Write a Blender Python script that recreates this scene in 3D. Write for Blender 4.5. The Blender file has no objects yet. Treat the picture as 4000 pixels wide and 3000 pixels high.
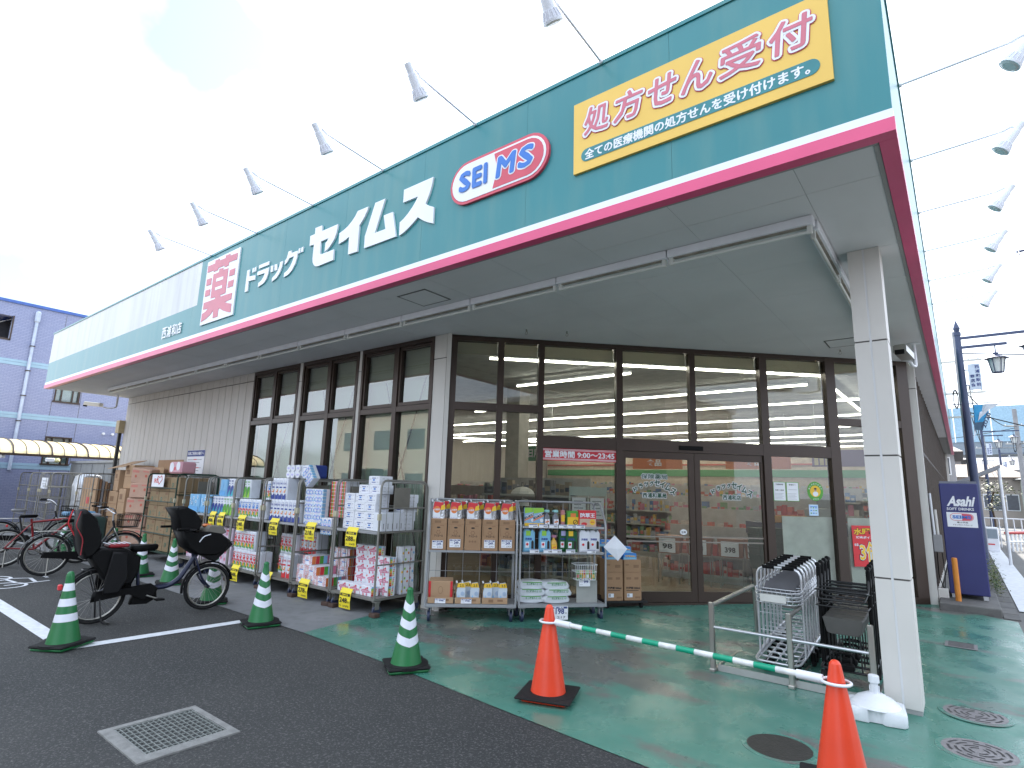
import bpy, math, random
from mathutils import Matrix, Vector
random.seed(7)
C = bpy.context.scene.collection
R = math.radians
SC = bpy.context.scene
# ------------------------------------------------------------------ camera
YAW, PITCH, ROLL, LENS, EYE = 0.66852589, 0.18465002, 0.02872658, 19.8627, 1.62
f0 = Vector((-math.sin(YAW), math.cos(YAW), 0)); r0 = Vector((math.cos(YAW), math.sin(YAW), 0)); u0 = Vector((0, 0, 1))
fw = f0*math.cos(PITCH) + u0*math.sin(PITCH); up = u0*math.cos(PITCH) - f0*math.sin(PITCH)
rt = r0*math.cos(ROLL) + up*math.sin(ROLL); up2 = up*math.cos(ROLL) - r0*math.sin(ROLL)
cd = bpy.data.cameras.new('camera'); cam = bpy.data.objects.new('camera', cd); C.objects.link(cam)
cd.lens = LENS; cd.sensor_width = 36; cd.clip_start = .05; cd.clip_end = 3000
cam.matrix_world = Matrix(((rt.x, up2.x, -fw.x, 0), (rt.y, up2.y, -fw.y, 0), (rt.z, up2.z, -fw.z, EYE), (0, 0, 0, 1)))
SC.camera = cam
# ------------------------------------------------------------------ sky, sun, exposure
SUN_EL, SUN_AZ = R(42), R(-13)      # azimuth from +Y towards +X
EXPOSURE = 1.35
w = bpy.data.worlds.new('World'); SC.world = w; w.use_nodes = True
nt = w.node_tree; nt.nodes.clear(); N = nt.nodes.new; LK = nt.links.new
out = N('ShaderNodeOutputWorld'); bg = N('ShaderNodeBackground'); bg.inputs['Strength'].default_value = .12
sky = N('ShaderNodeTexSky'); sky.sky_type = 'NISHITA'; sky.sun_disc = False
sky.sun_elevation = SUN_EL; sky.sun_rotation = SUN_AZ; sky.dust_density = 2.0; sky.ozone_density = 1.5
tc = N('ShaderNodeTexCoord'); mp = N('ShaderNodeMapping'); mp.inputs['Scale'].default_value = (1.6, 1.6, 3.4)
mp.inputs['Location'].default_value = (.35, .2, .1)
nz = N('ShaderNodeTexNoise'); nz.inputs['Scale'].default_value = 1.5; nz.inputs['Detail'].default_value = 7; nz.inputs['Roughness'].default_value = .55
rp = N('ShaderNodeValToRGB'); rp.color_ramp.elements[0].position = .41; rp.color_ramp.elements[0].color = (.42, .42, .42, 1); rp.color_ramp.elements[1].position = .49
mx = N('ShaderNodeMix'); mx.data_type = 'RGBA'
mx.inputs[7].default_value = (7.1, 7.9, 9.0, 1)
LK(tc.outputs['Generated'], mp.inputs[0]); LK(mp.outputs[0], nz.inputs[0]); LK(nz.outputs[0], rp.inputs[0])
gp = N('ShaderNodeVectorMath'); gp.operation = 'DISTANCE'; gp.inputs[1].default_value = (-.755, .285, .59); LK(tc.outputs['Generated'], gp.inputs[0])
gp2 = N('ShaderNodeVectorMath'); gp2.operation = 'DISTANCE'; gp2.inputs[1].default_value = (-.97, .14, .22); LK(tc.outputs['Generated'], gp2.inputs[0])
gmi = N('ShaderNodeMath'); gmi.operation = 'MINIMUM'; LK(gp.outputs['Value'], gmi.inputs[0]); LK(gp2.outputs['Value'], gmi.inputs[1])
gn = N('ShaderNodeTexNoise'); gn.inputs['Scale'].default_value = 5; gn.inputs['Detail'].default_value = 5; LK(tc.outputs['Generated'], gn.inputs[0])
ga = N('ShaderNodeMath'); ga.operation = 'MULTIPLY_ADD'; ga.inputs[1].default_value = .42; LK(gn.outputs[0], ga.inputs[0]); LK(gmi.outputs[0], ga.inputs[2])
gr_ = N('ShaderNodeMapRange'); gr_.inputs[1].default_value = .28; gr_.inputs[2].default_value = .40; gr_.inputs[3].default_value = .16; gr_.inputs[4].default_value = 1; LK(ga.outputs[0], gr_.inputs[0])
gm_ = N('ShaderNodeMath'); gm_.operation = 'MINIMUM'; LK(gr_.outputs[0], gm_.inputs[0]); LK(rp.outputs[0], gm_.inputs[1])
LK(gm_.outputs[0], mx.inputs[0]); LK(sky.outputs[0], mx.inputs[6]); LK(mx.outputs[2], bg.inputs[0]); LK(bg.outputs[0], out.inputs[0])
sl = bpy.data.lights.new('sun', 'SUN'); sl.energy = 4.2; sl.angle = R(.5); sl.color = (1, .95, .87)
so = bpy.data.objects.new('sun', sl); C.objects.link(so)
sd = Vector((math.sin(SUN_AZ)*math.cos(SUN_EL), math.cos(SUN_AZ)*math.cos(SUN_EL), math.sin(SUN_EL)))
so.rotation_euler = sd.to_track_quat('Z', 'Y').to_euler(); so.location = sd*60
SC.view_settings.view_transform = 'Standard'; SC.view_settings.look = 'None'
SC.view_settings.exposure = EXPOSURE; SC.view_settings.gamma = 1; SC.view_settings.use_curve_mapping = False
SC.cycles.max_bounces = 8; SC.cycles.transparent_max_bounces = 16; SC.cycles.diffuse_bounces = 3
SC.cycles.sample_clamp_indirect = 6; SC.cycles.use_denoising = True

# ------------------------------------------------------------------ materials
MATS = {}
def mat(name, col, rough=.6, metal=0., var=.12, vs=6., bump=0., bs=60., spec=.5, emit=None, dirt=None):
    if name in MATS: return MATS[name]
    m = bpy.data.materials.new(name); m.use_nodes = True; t = m.node_tree; b = t.nodes['Principled BSDF']
    b.inputs['Roughness'].default_value = rough; b.inputs['Metallic'].default_value = metal
    b.inputs['Specular IOR Level'].default_value = spec
    col = (*col, 1)
    if emit:
        b.inputs['Base Color'].default_value = col
        b.inputs['Emission Color'].default_value = col; b.inputs['Emission Strength'].default_value = emit
    else:
        c = t.nodes.new('ShaderNodeTexCoord'); n = t.nodes.new('ShaderNodeTexNoise'); n.inputs['Scale'].default_value = vs; n.inputs['Detail'].default_value = 5
        r = t.nodes.new('ShaderNodeMapRange'); r.inputs[1].default_value = .3; r.inputs[2].default_value = .7
        r.inputs[3].default_value = 1-var; r.inputs[4].default_value = 1+var
        x = t.nodes.new('ShaderNodeMix'); x.data_type = 'RGBA'; x.blend_type = 'MULTIPLY'; x.inputs[0].default_value = 1; x.inputs[6].default_value = col
        t.links.new(c.outputs['Object'], n.inputs[0]); t.links.new(n.outputs[0], r.inputs[0]); t.links.new(r.outputs[0], x.inputs[7])
        last = x.outputs[2]
        if dirt:   # vertical rain streaks of grime
            mpp = t.nodes.new('ShaderNodeMapping'); mpp.inputs['Scale'].default_value = dirt[1]
            n2 = t.nodes.new('ShaderNodeTexNoise'); n2.inputs['Scale'].default_value = 1; n2.inputs['Detail'].default_value = 6
            r2 = t.nodes.new('ShaderNodeMapRange'); r2.inputs[1].default_value = .45; r2.inputs[2].default_value = .75; r2.inputs[4].default_value = dirt[2]
            x2 = t.nodes.new('ShaderNodeMix'); x2.data_type = 'RGBA'; x2.inputs[7].default_value = (*dirt[0], 1)
            t.links.new(c.outputs['Object'], mpp.inputs[0]); t.links.new(mpp.outputs[0], n2.inputs[0]); t.links.new(n2.outputs[0], r2.inputs[0])
            t.links.new(r2.outputs[0], x2.inputs[0]); t.links.new(last, x2.inputs[6]); last = x2.outputs[2]
        t.links.new(last, b.inputs['Base Color'])
        if bump:
            n3 = t.nodes.new('ShaderNodeTexNoise'); n3.inputs['Scale'].default_value = bs; n3.inputs['Detail'].default_value = 3
            bp = t.nodes.new('ShaderNodeBump'); bp.inputs['Strength'].default_value = bump; bp.inputs['Distance'].default_value = .01
            t.links.new(c.outputs['Object'], n3.inputs[0]); t.links.new(n3.outputs[0], bp.inputs['Height']); t.links.new(bp.outputs[0], b.inputs['Normal'])
    MATS[name] = m; return m

def ramp_ground(name, c1, c2, c3, scale, rough, bump, speck=True, patch=None, gloss=None, worn=None):
    m = bpy.data.materials.new(name); m.use_nodes = True; t = m.node_tree; b = t.nodes['Principled BSDF']; L = t.links.new
    c = t.nodes.new('ShaderNodeTexCoord'); O = c.outputs['Object']
    def noise(s, d=5, rg=.5, sc=None):
        n = t.nodes.new('ShaderNodeTexNoise'); n.inputs['Scale'].default_value = s; n.inputs['Detail'].default_value = d; n.inputs['Roughness'].default_value = rg
        if sc:
            q = t.nodes.new('ShaderNodeMapping'); q.inputs['Scale'].default_value = sc; L(O, q.inputs[0]); L(q.outputs[0], n.inputs[0])
        else: L(O, n.inputs[0])
        return n.outputs[0]
    def rng(o, a, bb, lo=0., hi=1.):
        r = t.nodes.new('ShaderNodeMapRange'); r.inputs[1].default_value = a; r.inputs[2].default_value = bb; r.inputs[3].default_value = lo; r.inputs[4].default_value = hi; L(o, r.inputs[0]); return r.outputs[0]
    def mix(f, a, bb):
        x = t.nodes.new('ShaderNodeMix'); x.data_type = 'RGBA'; L(f, x.inputs[0])
        for i, v in ((6, a), (7, bb)):
            if isinstance(v, tuple): x.inputs[i].default_value = (*v, 1)
            else: L(v, x.inputs[i])
        return x.outputs[2]
    col = mix(rng(noise(scale), .3, .7), c1, c2)
    if speck: col = mix(rng(noise(60, 3, .75), .53, .66, 0, .7), col, c3)
    else: col = mix(rng(noise(scale*6, 6), .45, .8, 0, .6), col, c3)
    if patch:
        pf = rng(noise(patch[1], 7, .65, patch[2]), patch[3], patch[4])
        col = mix(pf, col, patch[0])
    if worn:   # an area where the paint has been walked off down to the cement
        sb = t.nodes.new('ShaderNodeVectorMath'); sb.operation = 'SUBTRACT'; sb.inputs[1].default_value = (*worn[0], 0); L(O, sb.inputs[0])
        dv = t.nodes.new('ShaderNodeVectorMath'); dv.operation = 'DIVIDE'; dv.inputs[1].default_value = (*worn[1], 10); L(sb.outputs[0], dv.inputs[0])
        ln = t.nodes.new('ShaderNodeVectorMath'); ln.operation = 'LENGTH'; L(dv.outputs[0], ln.inputs[0])
        ad = t.nodes.new('ShaderNodeMath'); ad.operation = 'MULTIPLY_ADD'; ad.inputs[1].default_value = -2.6; L(noise(1.3, 7, .62, (1, 1.8, 1)), ad.inputs[0]); L(ln.outputs['Value'], ad.inputs[2])
        col = mix(rng(ad.outputs[0], -.55, -.28, .92, 0), col, (.105, .105, .10))
    L(col, b.inputs['Base Color'])
    if gloss: L(rng(noise(2.2, 6, .6), .35, .65, gloss[0], gloss[1]), b.inputs['Roughness'])
    else: b.inputs['Roughness'].default_value = rough
    bp = t.nodes.new('ShaderNodeBump'); bp.inputs['Strength'].default_value = bump; bp.inputs['Distance'].default_value = .01
    L(noise(140 if speck else 60, 3), bp.inputs['Height']); L(bp.outputs[0], b.inputs['Normal'])
    MATS[name] = m; return m

def glass(name, tint, k=1.0, rough=0.0, base=.05):
    m = bpy.data.materials.new(name); m.use_nodes = True; t = m.node_tree; t.nodes.clear(); L = t.links.new
    o = t.nodes.new('ShaderNodeOutputMaterial'); tr = t.nodes.new('ShaderNodeBsdfTransparent'); tr.inputs[0].default_value = (*tint, 1)
    g = t.nodes.new('ShaderNodeBsdfGlossy'); g.inputs['Roughness'].default_value = rough
    fr = t.nodes.new('ShaderNodeFresnel'); fr.inputs[0].default_value = 1.5
    mm = t.nodes.new('ShaderNodeMath'); mm.operation = 'MULTIPLY_ADD'; mm.inputs[1].default_value = k; mm.inputs[2].default_value = base; mm.use_clamp = True
    ge = t.nodes.new('ShaderNodeNewGeometry'); iv = t.nodes.new('ShaderNodeMath'); iv.operation = 'SUBTRACT'; iv.inputs[0].default_value = 1; L(ge.outputs['Backfacing'], iv.inputs[1])
    mu = t.nodes.new('ShaderNodeMath'); mu.operation = 'MULTIPLY'; L(mm.outputs[0], mu.inputs[0]); L(iv.outputs[0], mu.inputs[1])   # only the outer skin reflects
    x = t.nodes.new('ShaderNodeMixShader'); L(fr.outputs[0], mm.inputs[0]); L(mu.outputs[0], x.inputs[0]); L(tr.outputs[0], x.inputs[1]); L(g.outputs[0], x.inputs[2]); L(x.outputs[0], o.inputs[0])
    MATS[name] = m; return m

asphalt = ramp_ground('asphalt', (.021, .023, .025), (.043, .043, .043), (.15, .15, .145), .45, .85, 1.0)
asphalt_old = ramp_ground('asphalt_old', (.11, .11, .11), (.16, .155, .15), (.22, .22, .21), .5, .85, .3)
concrete = ramp_ground('concrete', (.16, .165, .175), (.22, .225, .235), (.12, .125, .13), 1.3, .8, .2, False)
curbm = ramp_ground('curb_concrete', (.09, .09, .09), (.16, .155, .15), (.06, .06, .06), 2.3, .85, .3, False)
greenfl = ramp_ground('green_floor_paint', (.052, .185, .145), (.070, .215, .17), (.044, .155, .12), .8, .4, .10, False,
                      patch=((.125, .12, .115), .75, (1.0, 2.0, 1), .56, .64), gloss=(.12, .48), worn=((-3.75, 5.05), (1.75, .72)))
greenwall = (0.026, .215, .24)
M_teal = mat('teal_fascia', greenwall, .32, 0, .05, .6, dirt=((.10, .26, .25), (5, 5, .7), .55))
M_signw = mat('sign_white', (.80, .83, .88), .35, 0, .03)
M_signcream = mat('sign_cream', (.62, .63, .64), .4, 0, .05, .8, dirt=((.42, .42, .42), (6, 6, .5), .5))
M_pink = mat('pink_stripe', (.72, .09, .22), .35, 0, .06, 2)
M_red = mat('sign_red', (.62, .075, .12), .4, 0, .04)
M_pinkred = mat('sign_faded_red', (.60, .16, .22), .4, 0, .04)
M_yel = mat('sign_yellow', (.80, .52, .10), .4, 0, .04, 2)
M_blue = mat('sign_blue', (.03, .17, .58), .4, 0, .04)
M_soff = mat('soffit_board', (.66, .665, .68), .7, 0, .05, 1.2)
M_soff2 = mat('soffit_frame', (.30, .30, .30), .7, 0, .05, 1.2)
M_side = mat('siding_cream', (.56, .53, .50), .65, 0, .04, 1.5, .1, 200, dirt=((.42, .39, .36), (8, 8, .6), .35))
M_joint = mat('joint_dark', (.10, .095, .09), .8)
M_col = mat('column_panel', (.62, .60, .57), .55, 0, .04, 2, .08, 220)
M_brown = mat('bronze_frame', (.052, .034, .027), .38, .25, .08, 3)
M_steel = mat('stainless', (.42, .41, .38), .32, .9, .08, 4)
M_gal = mat('cage_grey', (.23, .225, .205), .45, .35, .1, 5)
M_rackg = mat('rack_grey', (.34, .35, .37), .42, .35, .08, 5)
M_chrome = mat('chrome', (.62, .63, .66), .28, .75, .05)
M_black = mat('black_plastic', (.0035, .0035, .004), .6, 0, .2, 8, spec=.16)
M_rubber = mat('rubber', (.012, .012, .013), .8, 0, .2, 10, spec=.3)
M_dark = mat('dark_metal', (.03, .03, .032), .4, .4, .2, 8)
M_white = mat('white_plastic', (.72, .74, .78), .4, 0, .04)
M_lampw = mat('lamp_white', (.76, .78, .84), .4, 0, .04)
M_tube = mat('lamp_tube_off', (.62, .64, .62), .3, 0, .03)
M_kraft = mat('cardboard', (.34, .205, .115), .8, 0, .08, 4, .15, 120)
M_kraft2 = mat('cardboard_tan', (.42, .27, .16), .8, 0, .08, 4, .15, 120)
M_kraftd = mat('cardboard_dark_brown', (.24, .14, .08), .85, 0, .1, 4)  # darker brown for carton print, lid seams and some flattened sheets
M_paperp = mat('wrapped_pinkish_paper', (.50, .32, .24), .75, 0, .06, 6, .3, 30)
M_pgreen = mat('cone_green', (.012, .15, .045), .38, 0, .08, 6)
M_orange = mat('cone_orange', (.72, .055, .018), .34, 0, .06, 5)
M_refl = mat('reflective_white', (.72, .74, .82), .35, 0, .05)
M_tape = mat('tape_green', (.0, .30, .17), .4)
M_price = mat('price_yellow', (.86, .70, .03), .55, 0, .03)
M_paper = mat('paper_white', (.80, .81, .86), .6, 0, .02)
M_ink = mat('ink_black', (.02, .015, .015), .6)
M_inkb = mat('ink_blue', (.03, .05, .22), .6)
M_inkr = mat('ink_red', (.55, .03, .03), .6)
M_inkg = mat('ink_green', (.03, .22, .07), .6)
M_inkd = mat('ink_dark_green', (.015, .07, .04), .6)
M_line = mat('road_line_white', (.62, .64, .68), .7, 0, .12, 14)
M_tile = None
G_clear = glass('door_glass', (.84, .86, .83), 1.5, 0.0, .03)
G_blue = glass('window_glass', (.84, .88, .86), 2.2, 0.0, .07)
M_film = mat('frosted_sheet', (.56, .64, .58), .6, 0, .05, 1.2)
def add_translucent(m, col, k):
    t = m.node_tree; o = t.nodes['Material Output']; b = t.nodes['Principled BSDF']; tl = t.nodes.new('ShaderNodeBsdfTranslucent'); tl.inputs[0].default_value = (*col, 1)
    x = t.nodes.new('ShaderNodeMixShader'); x.inputs[0].default_value = k; t.links.new(b.outputs[0], x.inputs[1]); t.links.new(tl.outputs[0], x.inputs[2]); t.links.new(x.outputs[0], o.inputs[0])
add_translucent(M_film, (.62, .72, .64), .45)
M_shadebl = mat('roller_blind', (.62, .58, .48), .8, 0, .05, 2)
M_light = mat('fluorescent_lit', (1, .96, .84), .5, emit=9)
add_translucent(M_shadebl, (.6, .56, .45), .3)
M_inwall = mat('interior_wall', (.52, .44, .36), .8)
M_inceil = mat('interior_ceiling', (.42, .43, .44), .85)
M_infloor = mat('interior_floor', (.42, .33, .24), .25, 0, .06, 2)

def brickmat():
    m = bpy.data.materials.new('blue_tile_wall'); m.use_nodes = True; t = m.node_tree; b = t.nodes['Principled BSDF']; L = t.links.new
    c = t.nodes.new('ShaderNodeTexCoord'); sp = t.nodes.new('ShaderNodeSeparateXYZ'); cb = t.nodes.new('ShaderNodeCombineXYZ')
    L(c.outputs['Object'], sp.inputs[0]); ad = t.nodes.new('ShaderNodeMath'); L(sp.outputs[0], ad.inputs[0]); L(sp.outputs[1], ad.inputs[1])
    L(ad.outputs[0], cb.inputs[0]); L(sp.outputs[2], cb.inputs[1])
    k = t.nodes.new('ShaderNodeTexBrick'); k.inputs['Scale'].default_value = 1; k.inputs['Brick Width'].default_value = .16; k.inputs['Row Height'].default_value = .055
    k.inputs['Mortar Size'].default_value = .010; k.inputs['Mortar Smooth'].default_value = .2
    k.inputs['Color1'].default_value = (.25, .28, .44, 1); k.inputs['Color2'].default_value = (.29, .32, .48, 1); k.inputs['Mortar'].default_value = (.20, .225, .38, 1)
    L(cb.outputs[0], k.inputs[0]); L(k.outputs[0], b.inputs['Base Color']); b.inputs['Roughness'].default_value = .45
    bp = t.nodes.new('ShaderNodeBump'); bp.inputs['Strength'].default_value = .4; bp.invert = True; L(k.outputs[1], bp.inputs['Height']); L(bp.outputs[0], b.inputs['Normal'])
    return m
M_tile = brickmat()

def cmat(col, rough=.5, var=.05):
    key = 'print_%02x%02x%02x' % tuple(int(255*min(1, v)) for v in col)
    return mat(key, col, rough, 0, var, 9)

# ------------------------------------------------------------------ text outlines
TXT = {}
def text_mesh(s, bold=0., sx=False):
    key = (s, bold)
    if key not in TXT:
        c = bpy.data.curves.new('t', 'FONT'); c.body = s; c.size = 1; c.resolution_u = 2; c.offset = bold
        o = bpy.data.objects.new('t', c); C.objects.link(o); dg = bpy.context.evaluated_depsgraph_get()
        m = bpy.data.meshes.new_from_object(o.evaluated_get(dg))
        V = [(v.co.x, v.co.y) for v in m.vertices]; F = [tuple(p.vertices) for p in m.polygons]
        bpy.data.objects.remove(o); bpy.data.curves.remove(c); bpy.data.meshes.remove(m)
        TXT[key] = (V, F)
    return TXT[key]

# ------------------------------------------------------------------ mesh builder
class MB:
    def __init__(s): s.v = []; s.f = []; s.m = []; s.mats = []; s.sm = []; s.T = Matrix.Identity(4)
    def mi(s, m):
        if m not in s.mats: s.mats.append(m)
        return s.mats.index(m)
    def add(s, vs, fs, m, smooth=False):
        n = len(s.v); k = s.mi(m)
        s.v += [tuple(s.T @ Vector(p)) for p in vs]
        for f in fs: s.f.append(tuple(i+n for i in f)); s.m.append(k); s.sm.append(smooth)
    def box(s, a, b, m, cap=None):
        x0, y0, z0 = a; x1, y1, z1 = b
        s.add([(x0,y0,z0),(x1,y0,z0),(x1,y1,z0),(x0,y1,z0),(x0,y0,z1),(x1,y0,z1),(x1,y1,z1),(x0,y1,z1)],
              [(0,3,2,1),(4,5,6,7),(0,1,5,4),(1,2,6,5),(2,3,7,6),(3,0,4,7)], m)
    def rbox(s, a, b, m, r=.01):   # box with chamfered vertical and top edges
        x0, y0, z0 = a; x1, y1, z1 = b; r = min(r, (x1-x0)*.45, (y1-y0)*.45, (z1-z0)*.45)
        def ring(i, z): return [(x0+i+r,y0+i,z),(x1-i-r,y0+i,z),(x1-i,y0+i+r,z),(x1-i,y1-i-r,z),(x1-i-r,y1-i,z),(x0+i+r,y1-i,z),(x0+i,y1-i-r,z),(x0+i,y0+i+r,z)]
        V = ring(r*.7, z0)+ring(0, z0+r)+ring(0, z1-r)+ring(r*.7, z1)
        F = [tuple(range(7, -1, -1)), tuple(range(24, 32))]
        for k in range(3):
            for i in range(8): j = (i+1) % 8; F.append((k*8+i, k*8+j, k*8+8+j, k*8+8+i))
        s.add(V, F, m)
    def quad(s, p, m): s.add(p, [tuple(range(len(p)))], m)
    def cyl(s, p0, p1, r, m, n=10, r2=None, caps=True, smooth=True):
        p0 = Vector(p0); p1 = Vector(p1); d = (p1-p0)
        if d.length < 1e-6: return
        q = d.to_track_quat('Z', 'Y'); r2 = r if r2 is None else r2
        a = [q @ Vector((math.cos(2*math.pi*i/n), math.sin(2*math.pi*i/n), 0)) for i in range(n)]
        V = [p0+v*r for v in a]+[p1+v*r2 for v in a]
        s.add(V, [(i, (i+1) % n, n+(i+1) % n, n+i) for i in range(n)], m, smooth)
        if caps: s.add(V, [tuple(range(n-1, -1, -1)), tuple(range(n, 2*n))], m)
    def tube(s, pts, r, m, n=8, closed=False):
        P = [Vector(p) for p in pts]; K = len(P); V = []; nrm = None
        for i in range(K):
            if closed: d = (P[(i+1) % K]-P[i-1])
            else: d = (P[min(i+1, K-1)]-P[max(i-1, 0)])
            d.normalize()
            if nrm is None: nrm = d.orthogonal().normalized()
            else:
                nrm = nrm-d*nrm.dot(d)
                nrm = nrm.normalized() if nrm.length > 1e-5 else d.orthogonal().normalized()
            b = d.cross(nrm)
            V += [P[i]+(nrm*math.cos(2*math.pi*k/n)+b*math.sin(2*math.pi*k/n))*r for k in range(n)]
        F = []
        for i in range(K if closed else K-1):
            j = (i+1) % K
            for k in range(n): F.append((i*n+k, i*n+(k+1) % n, j*n+(k+1) % n, j*n+k))
        s.add(V, F, m, True)
        if not closed: s.add(V, [tuple(range(n-1, -1, -1)), tuple(range((K-1)*n, K*n))], m)
    def bend(s, pts, r, m, rad=.06, n=8, closed=False):   # polyline with rounded corners
        P = [Vector(p) for p in pts]; out = []; K = len(P)
        for i in range(K):
            if not closed and i in (0, K-1): out.append(P[i]); continue
            a, b, c = P[i-1], P[i], P[(i+1) % K]
            d1 = (a-b); d2 = (c-b); rr = min(rad, d1.length*.45, d2.length*.45); d1.normalize(); d2.normalize()
            for t in (0, .25, .5, .75, 1):
                q0 = b+d1*rr; q2 = b+d2*rr; out.append(q0*(1-t)**2+b*2*t*(1-t)+q2*t*t)
        s.tube(out, r, m, n, closed)
    def lathe(s, prof, m, n=20, c=(0, 0, 0), smooth=True, mats=None, sq=None):
        V = []; K = len(prof)
        for (r, z) in prof:
            for i in range(n):
                a = 2*math.pi*i/n; V.append((c[0]+r*math.cos(a), c[1]+r*math.sin(a), c[2]+z))
        for k in range(K-1):
            mm = mats[k] if mats else m
            s.add(V[k*n:(k+2)*n], [(i, (i+1) % n, n+(i+1) % n, n+i) for i in range(n)], mm, smooth)
        s.add(V[:n], [tuple(range(n-1, -1, -1))], mats[0] if mats else m); s.add(V[-n:], [tuple(range(n))], mats[-1] if mats else m)
    def prism(s, poly, o, ux, uy, th, m, mside=None):   # polygon in a plane, extruded by th along ux x uy
        o = Vector(o); ux = Vector(ux); uy = Vector(uy); nn = ux.cross(uy).normalized(); n = len(poly)
        A = [o+ux*p[0]+uy*p[1]+nn*th for p in poly]; B = [o+ux*p[0]+uy*p[1] for p in poly]
        ar = sum(poly[i][0]*poly[(i+1) % n][1]-poly[(i+1) % n][0]*poly[i][1] for i in range(n))
        if ar < 0: A.reverse(); B.reverse()
        from mathutils.geometry import tessellate_polygon
        s.add(A, tris(A), m); s.add(B, [t[::-1] for t in tris(B)], mside or m)
        s.add(A+B, [(i, n+i, n+(i+1) % n, (i+1) % n) for i in range(n)], mside or m)
    def loft(s, poly, o, ux, uy, layers, m, smooth=True):   # layers: (offset along normal, scale)
        o = Vector(o); ux = Vector(ux); uy = Vector(uy); nn = ux.cross(uy).normalized(); n = len(poly)
        cx = sum(p[0] for p in poly)/n; cy = sum(p[1] for p in poly)/n; V = []
        for (h, sc) in layers:
            V += [o+ux*(cx+(p[0]-cx)*sc)+uy*(cy+(p[1]-cy)*sc)+nn*h for p in poly]
        F = []
        for k in range(len(layers)-1):
            for i in range(n): j = (i+1) % n; F.append((k*n+i, k*n+j, (k+1)*n+j, (k+1)*n+i))
        s.add(V, F, m, smooth); A = V[:n]; B = V[-n:]
        s.add(A, [t[::-1] for t in tris(A)], m); s.add(B, tris(B), m)
    def text(s, st, o, ux, uy, w, h, m, bold=.0, keep=False, th=0, align='c', shear=0, strike=0, ns=8):
        if strike:   # thicken by overstriking shifted copies, each a hair in front of the last
            o = Vector(o); ux = Vector(ux); uy = Vector(uy); nn = ux.cross(uy).normalized()
            for k in range(ns):
                a = 2*math.pi*k/ns; s.text(st, o+ux*strike*math.cos(a)+uy*strike*math.sin(a)+nn*.0002*(k+1), ux, uy, w, h, m, bold, keep, th, align, shear)
            o = o+nn*.0002*(ns+1)
        V, F = text_mesh(st, bold)
        if not V: return
        x0 = min(v[0] for v in V); x1 = max(v[0] for v in V); y0 = min(v[1] for v in V); y1 = max(v[1] for v in V)
        sx = w/(x1-x0); sy = h/(y1-y0); o = Vector(o); ux = Vector(ux); uy = Vector(uy); nn = ux.cross(uy).normalized()
        if keep: sx = sy = min(sx, sy)
        dx = 0
        if keep and align == 'c': dx = (w-(x1-x0)*sx)/2
        s.add([o+ux*((v[0]-x0)*sx+dx+shear*(v[1]-y0)*sy)+uy*((v[1]-y0)*sy)+nn*th for v in V], F, m)
    def build(s, name, parent=None, label=None, cat=None, group=None, kind=None, loc=None, rotz=None):
        me = bpy.data.meshes.new(name); me.from_pydata(s.v, [], s.f)
        for m in s.mats: me.materials.append(m)
        me.polygons.foreach_set('material_index', s.m); me.polygons.foreach_set('use_smooth', s.sm); me.update()
        o = bpy.data.objects.new(name, me); C.objects.link(o)
        if parent: o.parent = parent
        if loc: o.location = loc
        if rotz is not None: o.rotation_euler = (0, 0, rotz)
        tag(o, label, cat, group, kind); return o
def tris(P):
    from mathutils.geometry import tessellate_polygon
    if len(P) <= 4:
        return [tuple(range(len(P)))]
    T = tessellate_polygon([P]); nrm = Vector((0, 0, 0)); n = len(P)
    for i in range(n):
        a, b = P[i], P[(i+1) % n]; nrm += Vector(((a.y-b.y)*(a.z+b.z), (a.z-b.z)*(a.x+b.x), (a.x-b.x)*(a.y+b.y)))
    o = []
    for t in T:
        k = (P[t[1]]-P[t[0]]).cross(P[t[2]]-P[t[0]])
        o.append(tuple(t) if k.dot(nrm) > 0 else tuple(t[::-1]))
    return o
def tag(o, label=None, cat=None, group=None, kind=None):
    if label: o['label'] = label
    if cat: o['category'] = cat
    if group: o['group'] = group
    if kind: o['kind'] = kind
def thing(name, label, cat, loc=(0, 0, 0), rotz=0, group=None):
    o = bpy.data.objects.new(name, None); C.objects.link(o); o.location = loc; o.rotation_euler = (0, 0, rotz); o.empty_display_size = .1
    tag(o, label, cat, group); return o
KIDS = {}
def dup(root, loc=None, rotz=None, label=None, group=None, tilt=None):
    def cp(o, par):
        c = o.copy(); C.objects.link(c)
        if par: c.parent = par
        for ch in list(o.children): cp(ch, c)
        return c
    r = cp(root, None)
    if loc is not None: r.location = loc
    if rotz is not None: r.rotation_euler = (0, 0, rotz)
    if tilt is not None: r.rotation_euler = tilt
    if label: r['label'] = label
    if group: r['group'] = group
    return r
def one(name, fn, mlabel, cat, parent=None, group=None, kind=None, loc=None, rotz=None):
    b = MB(); fn(b); return b.build(name, parent, mlabel, cat, group, kind, loc, rotz)
X3, Y3, Z3 = (1, 0, 0), (0, 1, 0), (0, 0, 1)
def disc(b, cx, cz, r, m, y=-.002, n=10, ry=None, side=None):
    ry = ry or r
    if side == 'r': b.quad([(y, cx+r*math.cos(2*math.pi*i/n), cz+ry*math.sin(2*math.pi*i/n)) for i in range(n)], m)
    else: b.quad([(cx+r*math.cos(2*math.pi*i/n), y, cz+ry*math.sin(2*math.pi*i/n)) for i in range(n)], m)
def fr(b, x0, z0, x1, z1, m, y=-.0015): b.quad([(x0, y, z0), (x1, y, z0), (x1, y, z1), (x0, y, z1)], m)
ORD = ['first', 'second', 'third', 'fourth', 'fifth', 'sixth', 'seventh', 'eighth', 'ninth', 'tenth', 'eleventh', 'twelfth']
def hz(y): return .1*min(max((y-5.7)/3.5, 0), 1)


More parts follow.
